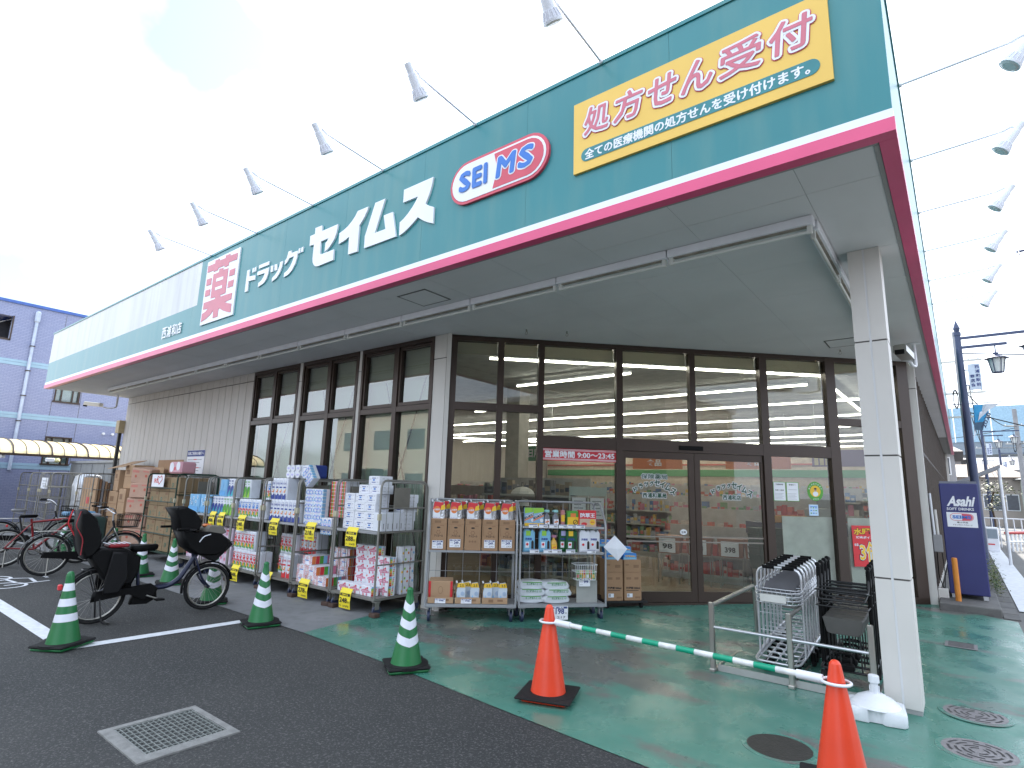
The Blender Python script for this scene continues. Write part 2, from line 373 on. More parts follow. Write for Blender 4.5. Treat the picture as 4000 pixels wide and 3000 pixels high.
# ================================================================== GROUND SHEETS
def clip(poly, ax, v, keep_low):
    o = []; n = len(poly)
    for i in range(n):
        a, b = poly[i], poly[(i+1) % n]; ia = (a[ax] <= v) == keep_low; ib = (b[ax] <= v) == keep_low
        if ia: o.append(a)
        if ia != ib:
            t = (v-a[ax])/(b[ax]-a[ax]); o.append((a[0]+t*(b[0]-a[0]), a[1]+t*(b[1]-a[1])))
    return o
def sheet(name, polys, m, lift, kind='structure', label=None, cat=None, parent=None):
    b = MB()
    for poly in polys:
        for lo, hi in ((-9999, 5.7), (5.7, 9.2), (9.2, 9999)):
            q = clip(clip(poly, 1, hi, True), 1, lo, False)
            if len(q) > 2:
                a = sum(q[i][0]*q[(i+1) % len(q)][1]-q[(i+1) % len(q)][0]*q[i][1] for i in range(len(q)))
                if a < 0: q.reverse()
                b.quad([(x, y, hz(y)+lift) for x, y in q], m)
    return b.build(name, parent, label, cat, None, kind)
sheet('ground', [[(-900, -900), (900, -900), (900, 1200), (-900, 1200)]], asphalt_old, -.012)
sheet('parking_lot', [[(-60, -10), (6, -10), (6, 3.50), (-1.6, 3.50), (-2.75, 3.60), (-4.4, 3.76), (-5.9, 3.85), (-60, 3.85)]], asphalt, -.004)
sheet('pavement', [[(-60, 3.85), (-5.88, 3.85), (-6.12, 5.25), (-6.2, 5.9), (-60, 5.9)]], concrete, 0)
gf = sheet('green_floor', [[(-5.88, 3.85), (-4.4, 3.76), (-2.75, 3.60), (-1.6, 3.50), (.43, 3.45), (.43, 5.7), (-6.15, 5.7), (-6.12, 5.25)],
                           [(-6.15, 5.7), (.43, 5.7), (.43, 10.3), (.2, 10.42), (-.42, 11.05), (-.42, 11.2), (-.7, 11.2)]], greenfl, 0)
sheet('side_road', [[(.80, 10.2), (9.5, 9.6), (9.5, 160), (.80, 160)], [(.43, 3.3), (9.5, 3.3), (9.5, 9.6), (.43, 10.3)]], asphalt_old, -.004)
one('gutter', lambda b: (b.box((.30, 10.45, .02), (.47, 60, .105), curbm), [b.box((.30, 10.9+k*.62, .105), (.47, 10.915+k*.62, .109), M_joint) for k in range(30)]), None, None, kind='structure')
sheet('road_marking', [[(.50, 11.3), (.86, 11.3), (.90, 90), (.56, 90)]], M_line, .003)
b = MB()
for k in range(10):
    y0 = 10.55+k*1.2; b.rbox((-.40, y0, .02), (.29, y0+1.19, .20), curbm, .012)
b.build('kerb', None, kind='structure')
# ------------------------------------------------------------------ painted parking lines
def pline(poly):
    return [poly]
sheet('parking_line_wide', pline([(-60, 1.93), (-7.42, 1.90), (-7.60, 2.06), (-60, 2.12)]), M_line, .002)
sheet('parking_line_narrow', pline([(-6.99, 2.00), (-6.84, 1.86), (-6.76, 3.64), (-6.90, 3.72)]), M_line, .002)
b = MB()
for (cx, cy, r) in ((-12.2, 2.30, .30), (-11.35, 2.32, .30)):
    for i in range(20):
        a0, a1 = i*math.pi/10, (i+1)*math.pi/10
        b.quad([(cx+(r-.05)*math.cos(a0), cy+.42*(r-.05)*math.sin(a0)*2.2, .0015), (cx+r*math.cos(a0), cy+.42*r*math.sin(a0)*2.2, .0015), (cx+r*math.cos(a1), cy+.42*r*math.sin(a1)*2.2, .0015), (cx+(r-.05)*math.cos(a1), cy+.42*(r-.05)*math.sin(a1)*2.2, .0015)], M_line)
for (p, q) in (((-12.2, 2.3), (-11.95, 2.75)), ((-11.95, 2.75), (-11.5, 2.72)), ((-11.35, 2.32), (-11.5, 2.9)), ((-12.0, 2.45), (-11.6, 2.5)), ((-12.2, 2.3), (-11.75, 2.28)), ((-12.05, 2.95), (-11.85, 2.95))):
    d = Vector((q[0]-p[0], q[1]-p[1], 0)).normalized()*.025; n = Vector((-d.y, d.x, 0))
    b.quad([(p[0]-n.x, p[1]-n.y, .002), (q[0]-n.x, q[1]-n.y, .002), (q[0]+n.x, q[1]+n.y, .002), (p[0]+n.x, p[1]+n.y, .002)][::1], M_line)
b.build('bicycle_symbol', None, kind='structure')
# ================================================================== DRUGSTORE BUILDING
store = thing('drugstore_building', 'single storey drugstore with green fascia, deep canopy and glazed corner entrance', 'building')
FY, FX, ZB, ZT = 3.82, -.12, 3.836, 5.30
WY = 5.68
# fascia front panels
for k in range(13):
    x1 = FX-k*1.40; x0 = x1-1.398 if k < 12 else -18.31
    b = MB()
    lo = 4.49
    if x0 < -9.75:
        xe = min(x1, -9.75)
        if x1 > -9.75: b.box((-9.75, FY, 3.977), (x1, FY+.05, 5.265), M_teal)
        b.box((x0, FY, 3.977), (xe, FY+.05, lo), M_teal); b.box((x0, FY, lo), (xe, FY+.05, 5.265), M_signcream)
    else: b.box((x0, FY, 3.977), (x1, FY+.05, 5.265), M_teal)
    b.build('fascia_panel', store)
for k in range(15):
    y0 = FY+.055+k*2.0
    one('fascia_panel', lambda b: b.box((FX-.05, y0, 3.977), (FX, y0+1.998, 5.265), M_teal), None, None, store)
one('white_stripe', lambda b: (b.box((-18.32, FY-.004, 3.918), (FX+.004, FY+.05, 3.976), M_signw), b.box((FX-.05, FY+.052, 3.918), (FX+.004, 34, 3.976), M_signw)), None, None, store)
one('pink_stripe', lambda b: (b.box((-18.325, FY-.008, 3.826), (FX+.008, FY+.088, 3.917), M_pink), b.box((FX-.088, FY+.09, 3.826), (FX+.008, 34, 3.917), M_pink)), None, None, store)
one('coping', lambda b: (b.box((-18.33, FY-.012, 5.266), (FX+.012, FY+.12, 5.302), M_teal), b.box((FX-.1, FY+.122, 5.266), (FX+.012, 34, 5.302), M_teal)), None, None, store)
one('roof', lambda b: (b.box((-18.3, 3.9, 3.93), (FX-.1, 34, 4.3), M_soff2), b.box((-18.31, FY+.1, 3.93), (-18.21, 34, 5.26), M_signcream), b.box((-18.2, 33.9, 3.9), (FX-.1, 34, 5.26), M_signcream)), None, None, store)
one('soffit_trim', lambda b: (b.box((-18.3, 3.91, 3.85), (-.2, 34, 3.90), mat('seam_grey', (.22, .22, .22), .8)), b.box((-18.3, 3.909, 3.832), (-.212, 3.94, 3.849), M_soff2), b.box((-.24, 3.945, 3.832), (-.211, 34, 3.849), M_soff2)), None, None, store)
reg = [[(-18.2, 3.94), (-.24, 3.94), (-.24, 5.26), (-18.2, 5.26)], [(-18.2, 5.26), (-.24, 5.26), (-.24, 5.70), (-18.2, 5.70)],
       [(-5.72, 5.70), (-.24, 5.70), (-.24, 11.15), (-.45, 11.15)], [(-.5, 11.15), (-.24, 11.15), (-.24, 34), (-.5, 34)]]
xs = [-.24, -.71]+[-.71-.91*k for k in range(1, 20)]+[-18.2]
ys = [3.94, 4.36, 5.26, 5.70]+[5.70+.91*k for k in range(1, 32)]
for ri, rg in enumerate(reg):
    for i in range(len(xs)-1):
        for j in range(len(ys)-1):
            q = rg
            for ax, v, kl in ((0, xs[i]-.0015, True), (0, xs[i+1]+.0015, False), (1, ys[j]+.0015, False), (1, ys[j+1]-.0015, True)):
                q = clip(q, ax, v, kl)
                if len(q) < 3: break
            if len(q) < 3: continue
            ar = abs(sum(q[m][0]*q[(m+1) % len(q)][1]-q[(m+1) % len(q)][0]*q[m][1] for m in range(len(q))))/2
            if ar < .003 or (ri == 3 and ys[j] > 24): continue
            b = MB(); b.prism(q, (0, 0, 3.838+random.uniform(-.0008, .0008)), X3, Y3, .011, M_soff); b.build('soffit_panel', store)
for (x0, y0, x1, y1) in ((-5.07, 4.17, -4.60, 4.60), (-1.36, 8.89, -.92, 9.35)):   # inspection hatches in the soffit
    b = MB()
    for (p, q) in (((x0, y0), (x1, y0+.018)), ((x0, y1-.018), (x1, y1)), ((x0, y0), (x0+.018, y1)), ((x1-.018, y0), (x1, y1))):
        b.box((p[0], p[1], 3.831), (q[0], q[1], 3.837), mat('hatch_frame', (.16, .16, .16), .5))
    b.box((x0+.02, y0+.02, 3.831), (x1-.02, y1-.02, 3.837), M_soff)
    b.build('ceiling_hatch', store)
for (x, y) in ((-4.61, 6.13), (-4.18, 6.51), (-1.25, 9.55)):
    one('ceiling_hook', lambda b: (b.cyl((x, y, 3.837), (x, y, 3.80), .012, M_steel), b.tube([(x+.02*math.cos(a), y, 3.785+.02*math.sin(a)) for a in [i*math.pi/5 for i in range(10)]], .004, M_steel, 6, True)), None, None, store)
# front wall: siding boards
x = -11.22; k = 0
one('plinth', lambda b: b.box((-18.2, WY+.005, -.02), (-11.215, WY+.2, .16), curbm), None, None, store)
one('wall_core', lambda b: (b.box((-18.19, WY+.02, .16), (-11.215, WY+.2, 3.84), M_joint), b.box((-18.19, WY+.2, -.02), (-18.0, 34, 3.9), M_side), b.box((-18.0, 33.8, -.02), (-.6, 34, 3.9), M_side)), None, None, store)
while x > -18.15:
    wd = (.292, .31, .305)[k % 3]
    one('siding_board', lambda b: b.box((max(x-wd, -18.2)+.007, WY, .165), (x-.007, WY+.03, 3.650), M_side), None, None, store)
    one('siding_board', lambda b: b.box((max(x-wd, -18.2)+.007, WY, 3.668), (x-.007, WY+.03, 3.836), M_side), None, None, store)
    x -= wd; k += 1
for (a, c) in ((-9.548, -9.437), (-7.758, -7.672)):
    one('pilaster', lambda b: (b.box((a, WY-.0, -.02), (c, WY+.22, 3.48), M_col), b.box((a, WY, 3.49), (c, WY+.22, 3.836), M_col), b.box((a+.01, WY+.01, 3.47), (c-.01, WY+.2, 3.5), M_joint)), None, None, store)
def shaft(b, x0, y0, x1, y1, joints, z0=0., z1=3.836, mid=True):
    zs = [z0]+joints+[z1]; g = .007
    b.box((x0+.008, y0+.008, z0), (x1-.008, y1-.008, z1), M_joint)
    for i in range(len(zs)-1):
        a, c = zs[i]+(g if i else 0), zs[i+1]-(g if i < len(zs)-2 else 0)
        if mid:
            xm = (x0+x1)/2
            b.box((x0, y0, a), (xm-.008, y1, c), M_col); b.box((xm+.008, y0, a), (x1, y1, c), M_col)
        else: b.box((x0, y0, a), (x1, y1, c), M_col)
    if mid: b.box(((x0+x1)/2-.009, y0+.004, z0), ((x0+x1)/2+.009, y1-.004, z1), M_soff)
one('corner_column', lambda b: shaft(b, -.628, 5.68, -.383, 5.941, [.995, 1.99, 2.985], .035), None, None, store)
one('column_base', lambda b: b.box((-.622, 5.686, -.01), (-.389, 5.935, .036), M_soff2), None, None, store)
one('corner_column', lambda b: shaft(b, -5.965, 5.68, -5.715, 5.9, [3.48], 0, 3.836, False), None, None, store)
AX, AY = -5.70, 5.76
def chT(): return Matrix.Translation((AX, AY, 0)) @ Matrix.Rotation(R(45), 4, 'Z')
def cb(): b = MB(); b.T = chT(); return b
b = cb(); b.box((-.06, -.09, 0), (.0, .12, 3.836), M_col); b.build('corner_column', store)
one('corner_column', lambda b: shaft(b, -.56, 11.0, -.424, 11.14, [3.40], .06, 3.836, False), None, None, store)
# front windows
for wi, (x0, xm, x1) in enumerate(((-11.212, -10.39, -9.55), (-9.435, -8.577, -7.76), (-7.67, -6.79, -5.967))):
    f = MB(); y0, y1 = WY-.012, WY+.11; fw_ = .05
    f.box((x0, y0, .05), (x0+fw_, y1, 3.832), M_brown); f.box((x1-fw_, y0, .05), (x1, y1, 3.832), M_brown)
    f.box((x0+fw_, y0, 3.765), (x1-fw_, y1, 3.832), M_brown); f.box((x0+fw_, y0, .05), (x1-fw_, y1, .16), M_brown)
    f.box((xm-.045, y0, .16), (xm+.045, y1, 3.765), M_brown)
    for (a, c) in ((x0+fw_, xm-.045), (xm+.045, x1-fw_)):
        f.box((a, y0+.003, 2.745), (c, y1, 2.825), M_brown)
    w_ = f.build('window', store)
    for (a, c) in ((x0+fw_, xm-.045), (xm+.045, x1-fw_)):
        s_ = MB(); t_ = .045
        s_.box((a+.004, y0+.02, 2.835), (a+t_, y1-.02, 3.76), M_brown); s_.box((c-t_, y0+.02, 2.835), (c-.004, y1-.02, 3.76), M_brown)
        s_.box((a+t_, y0+.02, 2.835), (c-t_, y1-.02, 2.885), M_brown); s_.box((a+t_, y0+.02, 3.715), (c-t_, y1-.02, 3.76), M_brown)
        s_.build('sash', w_)
        one('pane', lambda b: b.box((a+t_, WY+.05, 2.885), (c-t_, WY+.056, 3.715), G_blue), None, None, w_)
        one('pane', lambda b: b.box((a, WY+.05, .16), (c, WY+.056, 2.745), G_blue), None, None, w_)
    one('blind', lambda b: b.box((x0+.06, WY+.125, 3.27), (x1-.06, WY+.131, 3.80), M_shadebl), None, None, w_)
    one('frosted_sheet', lambda b: b.box((x0-.02, WY+.24, .1), (x1+.02, WY+.244, 3.75), M_film), None, None, w_)
    for (p, q) in ((((x0+.25), 3.7), ((xm+.6), .3)), ((x1-.2, 3.75), (xm-.55, .3))):
        one('brace_rod', lambda b: b.cyl((p[0], WY+.20, p[1]), (q[0], WY+.20, q[1]), .011, M_dark, 6), None, None, w_)
# interior partition behind front windows, walls, ceiling, floor
IP = [(-18, 6.05), (-5.62, 6.05), (-.62, 11.05), (-.62, 33.8), (-18, 33.8)]
one('interior_floor', lambda b: b.prism(IP, (0, 0, .05), X3, Y3, .048, M_infloor), None, None, store)
one('interior_ceiling', lambda b: b.prism(IP, (0, 0, 3.785), X3, Y3, .04, M_inceil), None, None, store)
one('interior_wall', lambda b: b.box((-17.9, 26, .1), (-.7, 26.1, 3.78), M_inwall), None, None, store)
# chamfered glazed entrance
def post(nm, s0, s1, z0=.06, z1=3.836, d=.12, y0=0.0):
    b = cb(); b.box((s0, y0, z0), (s1, y0+d, z1), M_brown); return b.build(nm, store)
for (a, c) in ((.0, .09), (.695, .785), (1.305, 1.39), (2.49, 2.59), (3.645, 3.735), (4.79, 4.91), (5.90, 6.06), (7.14, 7.33)):
    if a == 3.645: post('mullion', a, c, 2.41)
    else: post('mullion', a, c)
b = cb()
for (s0, s1, z0, z1) in ((.09, 7.14, 3.765, 3.836), (.09, .695, 2.735, 2.845), (.785, 1.305, 2.735, 2.845), (1.39, 2.49, 2.235, 2.41), (2.59, 4.79, 2.235, 2.41), (4.91, 5.90, 2.235, 2.41), (6.06, 7.14, 2.75, 2.86)):
    b = cb(); b.box((s0, .003, z0), (s1, .117, z1), M_brown); b.build('transom', store)
for (s0, s1) in ((.09, .695), (.785, 1.305), (1.39, 2.49), (4.91, 5.90), (6.06, 7.14)): b = cb(); b.box((s0, .003, .02), (s1, .117, .20), M_brown); b.build('bottom_rail', store)
b = cb(); b.box((2.59, .02, .02), (4.79, .16, .105), M_brown); b.build('threshold', store)
b = cb(); b.box((3.45, -.012, 2.27), (3.82, .0, 2.335), M_black); b.build('door_sensor', store)
for (s0, s1, z0, z1) in ((.09, .695, 2.845, 3.765), (.785, 1.305, 2.845, 3.765), (.09, .695, .2, 2.735), (.785, 1.305, .2, 2.735), (1.39, 2.49, 2.41, 3.765), (2.59, 3.645, 2.41, 3.765),
                         (3.735, 4.79, 2.41, 3.765), (4.91, 5.90, 2.41, 3.765), (1.39, 2.49, .2, 2.235), (4.91, 5.90, .2, 2.235), (6.06, 7.14, 2.86, 3.765), (6.06, 7.14, .2, 2.75)):
    b = cb(); b.box((s0, .05, z0), (s1, .058, z1), G_clear); b.build('glass_pane', store)
for (s0, s1) in ((2.60, 3.685), (3.695, 4.78)):
    b = cb(); st = .085
    b.box((s0, .03, .11), (s0+st*(1 if s0 > 3 else .4), .075, 2.23), M_brown); b.box((s1-st*(1 if s0 < 3 else .4), .03, .11), (s1, .075, 2.23), M_brown)
    s0i, s1i = s0+st*(1 if s0 > 3 else .4), s1-st*(1 if s0 < 3 else .4)
    b.box((s0i, .03, .11), (s1i, .075, .25), M_brown); b.box((s0i, .03, 2.13), (s1i, .075, 2.23), M_brown)
    dr = b.build('sliding_door', store)
    b = cb(); b.box((s0i, .05, .25), (s1i, .058, 2.13), G_clear); b.build('door_glass', dr)
    b = cb(); e = .5*(s0i+s1i); y = .044
    # lettering on the door glass
    tl = '保険薬局' if s0 < 3 else None; lo_ = '西浦和薬局' if s0 < 3 else '西浦和店'
    if tl: b.text(tl, (2.87, y, 1.83), X3, Z3, .40, .075, M_paper, 0, strike=.008); b.text(tl, (2.87, y-.003, 1.83), X3, Z3, .40, .075, M_inkd, .0, strike=.002, ns=4)
    c0 = 3.07 if s0 < 3 else 4.27
    for i, ch in enumerate('ドラッグセイムス'):
        t = (i-3.5)/3.5; xx = c0+t*.27; zz = 1.735-.10*t*t; a = -R(26)*t; big = i > 3
        hgt = .092 if big else .064; wdt = hgt*.9
        ux = (math.cos(a), 0, math.sin(a)); uz = (-math.sin(a), 0, math.cos(a))
        b.text(ch, (xx-wdt/2, y, zz), ux, uz, wdt, hgt, M_paper, 0, strike=.013, ns=8)
        b.text(ch, (xx-wdt/2, y-.003, zz), ux, uz, wdt, hgt, M_inkd, 0, strike=.005, ns=5)
    wl = .36 if s0 < 3 else .28
    b.text(lo_, (c0-wl/2, y, 1.56), X3, Z3, wl, .07, M_paper, 0, strike=.010); b.text(lo_, (c0-wl/2, y-.003, 1.56), X3, Z3, wl, .07, M_inkd, 0, strike=.003, ns=5)
    b.build('lettering', dr)
    b = cb()
    for z in (.93, 1.0): b.box((s0i, .046, z), (s1i, .049, z+.02), mat('etched_band', (.25, .22, .19), .5))
    b.build('safety_band', dr)
    if s0 < 3:
        b = cb(); disc(b, 3.50, 1.08, .055, M_paper, .040, 16, .04); b.text('注意', (3.465, .038, 1.062), X3, Z3, .07, .032, M_ink, .02); b.build('caution_sticker', dr)
# louvred side wall
one('side_wall', lambda b: (b.box((-.60, 11.14, .06), (-.50, 33.9, 3.836), M_joint), b.box((-.52, 33.6, .06), (-.38, 33.9, 3.836), M_col), b.box((-.505, 11.14, .06), (-.43, 24, .16), M_col)), None, None, store)
for k in range(44):
    y = 11.20+k*.51
    one('louvre_slat', lambda b: b.box((-.50, y, .17), (-.455, y+.05, 3.80), mat('louvre_brown', (.11, .085, .07), .5)), None, None, store)
one('side_rail', lambda b: b.box((-.50, 11.15, 2.42), (-.462, 33.5, 2.47), M_brown), None, None, store)
# roller blinds behind the entrance glazing
for (s0, s1) in ((.09, .695), (.785, 1.305), (1.39, 2.49), (2.59, 3.645), (3.735, 4.79), (4.91, 5.90), (6.06, 7.14)):
    b = cb(); b.box((s0+.01, .14, 3.60), (s1-.01, .146, 3.77), M_shadebl); b.cyl((s0+.01, .143, 3.60), (s1-.01, .143, 3.60), .012, M_shadebl, 6); b.build('roller_blind', store)

# ================================================================== FASCIA SIGNS
def sg(name, label, cat): return thing(name, label, cat)
SE = {'se': [(-6.357,4.917),(-6.206,4.913),(-6.203,4.831),(-5.856,4.83),(-5.86,4.772),(-5.875,4.707),(-5.907,4.645),(-5.959,4.593),(-6.014,4.551),(-6.094,4.521),(-6.092,4.639),(-6.058,4.659),(-6.032,4.69),(-6.202,4.689),(-6.197,4.531),(-6.188,4.515),(-6.162,4.504),(-5.894,4.503),(-5.891,4.361),(-6.221,4.356),(-6.277,4.368),(-6.321,4.401),(-6.347,4.442),(-6.358,4.494),(-6.357,4.687),(-6.457,4.692),(-6.462,4.833),(-6.356,4.832)],
 'i': [(-5.46,4.89),(-5.256,4.886),(-5.277,4.835),(-5.319,4.772),(-5.363,4.726),(-5.407,4.686),(-5.407,4.354),(-5.587,4.358),(-5.595,4.591),(-5.692,4.563),(-5.803,4.549),(-5.805,4.694),(-5.713,4.714),(-5.638,4.741),(-5.566,4.784),(-5.508,4.831)],
 'mu': [(-5.129,4.894),(-4.95,4.891),(-5.098,4.504),(-4.906,4.502),(-4.954,4.682),(-4.797,4.68),(-4.712,4.359),(-5.278,4.361),(-5.28,4.513)],
 'su': [(-4.625,4.896),(-4.157,4.894),(-4.173,4.806),(-4.201,4.716),(-4.235,4.652),(-4.257,4.613),(-4.194,4.571),(-4.123,4.534),(-4.121,4.349),(-4.204,4.384),(-4.288,4.433),(-4.368,4.489),(-4.437,4.443),(-4.522,4.398),(-4.593,4.367),(-4.658,4.354),(-4.661,4.512),(-4.599,4.539),(-4.528,4.584),(-4.465,4.638),(-4.417,4.689),(-4.384,4.739),(-4.626,4.74)]}
KU = {'top': [(-9.462,5.102),(-9.216,5.095),(-9.218,5.148),(-9.065,5.14),(-9.072,5.109),(-8.86,5.103),(-8.861,5.144),(-8.718,5.14),(-8.713,5.105),(-8.468,5.097),(-8.467,4.988),(-8.723,4.999),(-8.724,4.947),(-8.855,4.946),(-8.866,4.98),(-9.076,4.984),(-9.084,4.951),(-9.224,4.953),(-9.231,4.979),(-9.458,4.986)],
 'mid': [(-9.222,4.908),(-9.035,4.902),(-9.031,4.958),(-8.898,4.948),(-8.897,4.913),(-8.722,4.901),(-8.719,4.491),(-8.888,4.493),(-8.881,4.464),(-8.493,4.453),(-8.496,4.352),(-8.702,4.341),(-8.601,4.307),(-8.47,4.274),(-8.471,4.137),(-8.602,4.169),(-8.739,4.215),(-8.842,4.265),(-8.888,4.265),(-8.889,4.14),(-9.051,4.143),(-9.062,4.273),(-9.148,4.219),(-9.27,4.175),(-9.458,4.144),(-9.457,4.282),(-9.344,4.299),(-9.257,4.34),(-9.44,4.349),(-9.445,4.464),(-9.051,4.46),(-9.055,4.49),(-9.22,4.501)],
 'd1': [(-8.66,4.855),(-8.492,4.851),(-8.494,4.745),(-8.661,4.75)], 'd2': [(-8.661,4.668),(-8.492,4.666),(-8.495,4.56),(-8.665,4.564)],
 'd3': [(-9.446,4.867),(-9.275,4.86),(-9.267,4.746),(-9.436,4.753)], 'd4': [(-9.439,4.677),(-9.274,4.67),(-9.266,4.562),(-9.438,4.567)]}
KH = [[(-9.085,4.804),(-8.852,4.795),(-8.846,4.744),(-9.085,4.752)], [(-9.084,4.656),(-8.855,4.648),(-8.855,4.601),(-9.085,4.607)]]
DR = {'do': [(-8.106,4.725),(-8.031,4.724),(-8.028,4.614),(-7.844,4.595),(-7.84,4.526),(-8.028,4.54),(-8.025,4.384),(-8.111,4.386)],
 'do1': [(-7.948,4.726),(-7.904,4.725),(-7.907,4.654),(-7.951,4.655)], 'do2': [(-7.883,4.725),(-7.838,4.723),(-7.847,4.654),(-7.888,4.655)],
 'ra1': [(-7.76,4.729),(-7.479,4.725),(-7.484,4.671),(-7.764,4.674)],
 'ra2': [(-7.792,4.633),(-7.468,4.629),(-7.478,4.531),(-7.509,4.463),(-7.575,4.414),(-7.726,4.385),(-7.729,4.449),(-7.655,4.469),(-7.602,4.508),(-7.569,4.568),(-7.79,4.575)],
 'tu1': [(-7.421,4.637),(-7.36,4.634),(-7.353,4.538),(-7.413,4.542)], 'tu2': [(-7.323,4.636),(-7.257,4.632),(-7.243,4.537),(-7.304,4.54)],
 'tu3': [(-7.176,4.64),(-7.104,4.64),(-7.117,4.557),(-7.159,4.477),(-7.233,4.416),(-7.352,4.386),(-7.353,4.444),(-7.274,4.474),(-7.218,4.523),(-7.186,4.581)],
 'gu': [(-6.981,4.748),(-6.904,4.743),(-6.911,4.707),(-6.74,4.702),(-6.75,4.603),(-6.784,4.516),(-6.852,4.44),(-6.933,4.399),(-7.039,4.385),(-7.037,4.446),(-6.96,4.469),(-6.9,4.515),(-6.856,4.577),(-6.827,4.642),(-6.943,4.642),(-6.996,4.59),(-7.055,4.566),(-7.053,4.628),(-7.01,4.662)],
 'gu1': [(-6.727,4.725),(-6.687,4.725),(-6.688,4.654),(-6.728,4.654)], 'gu2': [(-6.66,4.724),(-6.616,4.725),(-6.622,4.655),(-6.661,4.655)]}
t = sg('store_name_sign', 'large white katakana channel letters in the middle of the green fascia', 'sign')
for k_, p in SE.items(): one('letter', lambda b: b.prism(p, (0, FY, 0), X3, Z3, .022, M_signw), None, None, t)
t = sg('drug_lettering_sign', 'smaller white katakana letters right of the red medicine board', 'sign')
for k_, p in DR.items(): one('letter', lambda b: b.prism(p, (0, FY, 0), X3, Z3, .016, M_signw), None, None, t)
t = sg('medicine_board', 'tall white board with one big faded red kanji for medicine on the fascia', 'sign')
one('board', lambda b: b.box((-9.492, FY-.02, 4.088), (-8.40, FY, 5.176), M_signw), None, None, t)
b = MB()
for k_, p in KU.items(): b.prism(p, (0, FY-.021, 0), X3, Z3, .004, M_pinkred)
for p in KH: b.prism(p, (0, FY-.0255, 0), X3, Z3, .002, M_signw)
b.build('lettering', t)
t = sg('branch_name_sign', 'small white branch name characters low on the left end of the fascia', 'sign')
for i, ch in enumerate('西浦和店'): one('letter', lambda b: b.text(ch, (-11.03+i*.207, FY-.014, 4.085), X3, Z3, .180, .20, M_signw, 0, strike=.006, ns=6), None, None, t)
# oval logo sign
def stadium(x0, x1, z0, z1, n=12):
    r = (z1-z0)/2; zc = (z0+z1)/2; o = []
    for i in range(n+1): a = -math.pi/2+math.pi*i/n; o.append((x1-r+r*math.cos(a), zc+r*math.sin(a)))
    for i in range(n+1): a = math.pi/2+math.pi*i/n; o.append((x0+r+r*math.cos(a), zc+r*math.sin(a)))
    return o
t = sg('oval_logo_sign', 'red and white capsule shaped logo sign with blue letters reading SEIMS', 'sign')
one('board', lambda b: b.prism(stadium(-3.875, -2.645, 4.418, 4.884), (0, FY, 0), X3, Z3, .03, M_red), None, None, t)
b = MB(); b.prism(stadium(-3.845, -2.675, 4.448, 4.854), (0, FY-.031, 0), X3, Z3, .003, M_signw)
rp_ = [p for p in stadium(-3.83, -2.70, 4.468, 4.834) if p[0] > -3.05]
b.prism([(-3.29, 4.834)][::-1]+[(-3.262, 4.72), (-3.262, 4.60), (-3.30, 4.468)]+rp_, (0, FY-.035, 0), X3, Z3, .002, M_red)
b.build('colour_field', t)
b = MB()
for i, (ch, x_, w_) in enumerate((('S', -3.735, .135), ('E', -3.555, .105), ('I', -3.405, .024), ('M', -3.25, .20), ('S', -2.985, .150))):
    if i > 2: b.text(ch, (x_, FY-.0375, 4.565), X3, Z3, w_, .20, M_signw, 0, shear=.12, strike=.026, ns=12)
    b.text(ch, (x_, FY-.041, 4.565), X3, Z3, w_, .20, M_blue, 0, shear=.12 if i > 2 else 0, strike=.013, ns=8)
b.build('lettering', t)
t = sg('prescription_sign', 'yellow board near the fascia corner announcing that prescriptions are accepted', 'sign')
one('board', lambda b: b.box((-2.388, FY-.025, 4.302), (-.408, FY, 4.972), M_yel), None, None, t)
b = MB()
xx = -2.29
for ch, wd in zip('処方せん受付', (.275, .285, .27, .275, .33, .31)):
    for off, ma, st_, ns_ in ((.0265, M_red, .029, 16), (.031, M_signw, .023, 16), (.0355, M_pinkred, .0055, 6)):
        b.text(ch, (xx+.008, FY-off, 4.625), X3, Z3, wd-.045, .245, ma, .0, shear=.10, strike=st_, ns=ns_)
    xx += wd+.012 if ch != '付' else 0
b.prism(stadium(-2.31, -.478, 4.385, 4.503), (0, FY-.026, 0), X3, Z3, .003, mat('sign_teal', greenwall, .4))
b.text('全ての医療機関の処方せんを受け付けます。', (-2.27, FY-.030, 4.400), X3, Z3, 1.73, .088, M_signw, .0, strike=.003, ns=4)
b.build('lettering', t)
# opening hours sign on the glass
t = sg('opening_hours_sign', 'red strip sign with white opening hours across the entrance glazing', 'sign')
b = cb(); b.box((1.395, .035, 2.052), (2.488, .048, 2.233), mat('sign_bright_red', (.58, .03, .05), .4)); b.build('board', t)
b = cb()
for z in (2.215, 2.200, 2.066, 2.080): b.box((1.395, .032, z), (2.488, .0345, z+.006), M_signw)
b.text('営業時間 9:00～23:45', (1.425, .032, 2.098), X3, Z3, 1.035, .096, M_signw, 0, strike=.0035, ns=4); b.build('lettering', t)


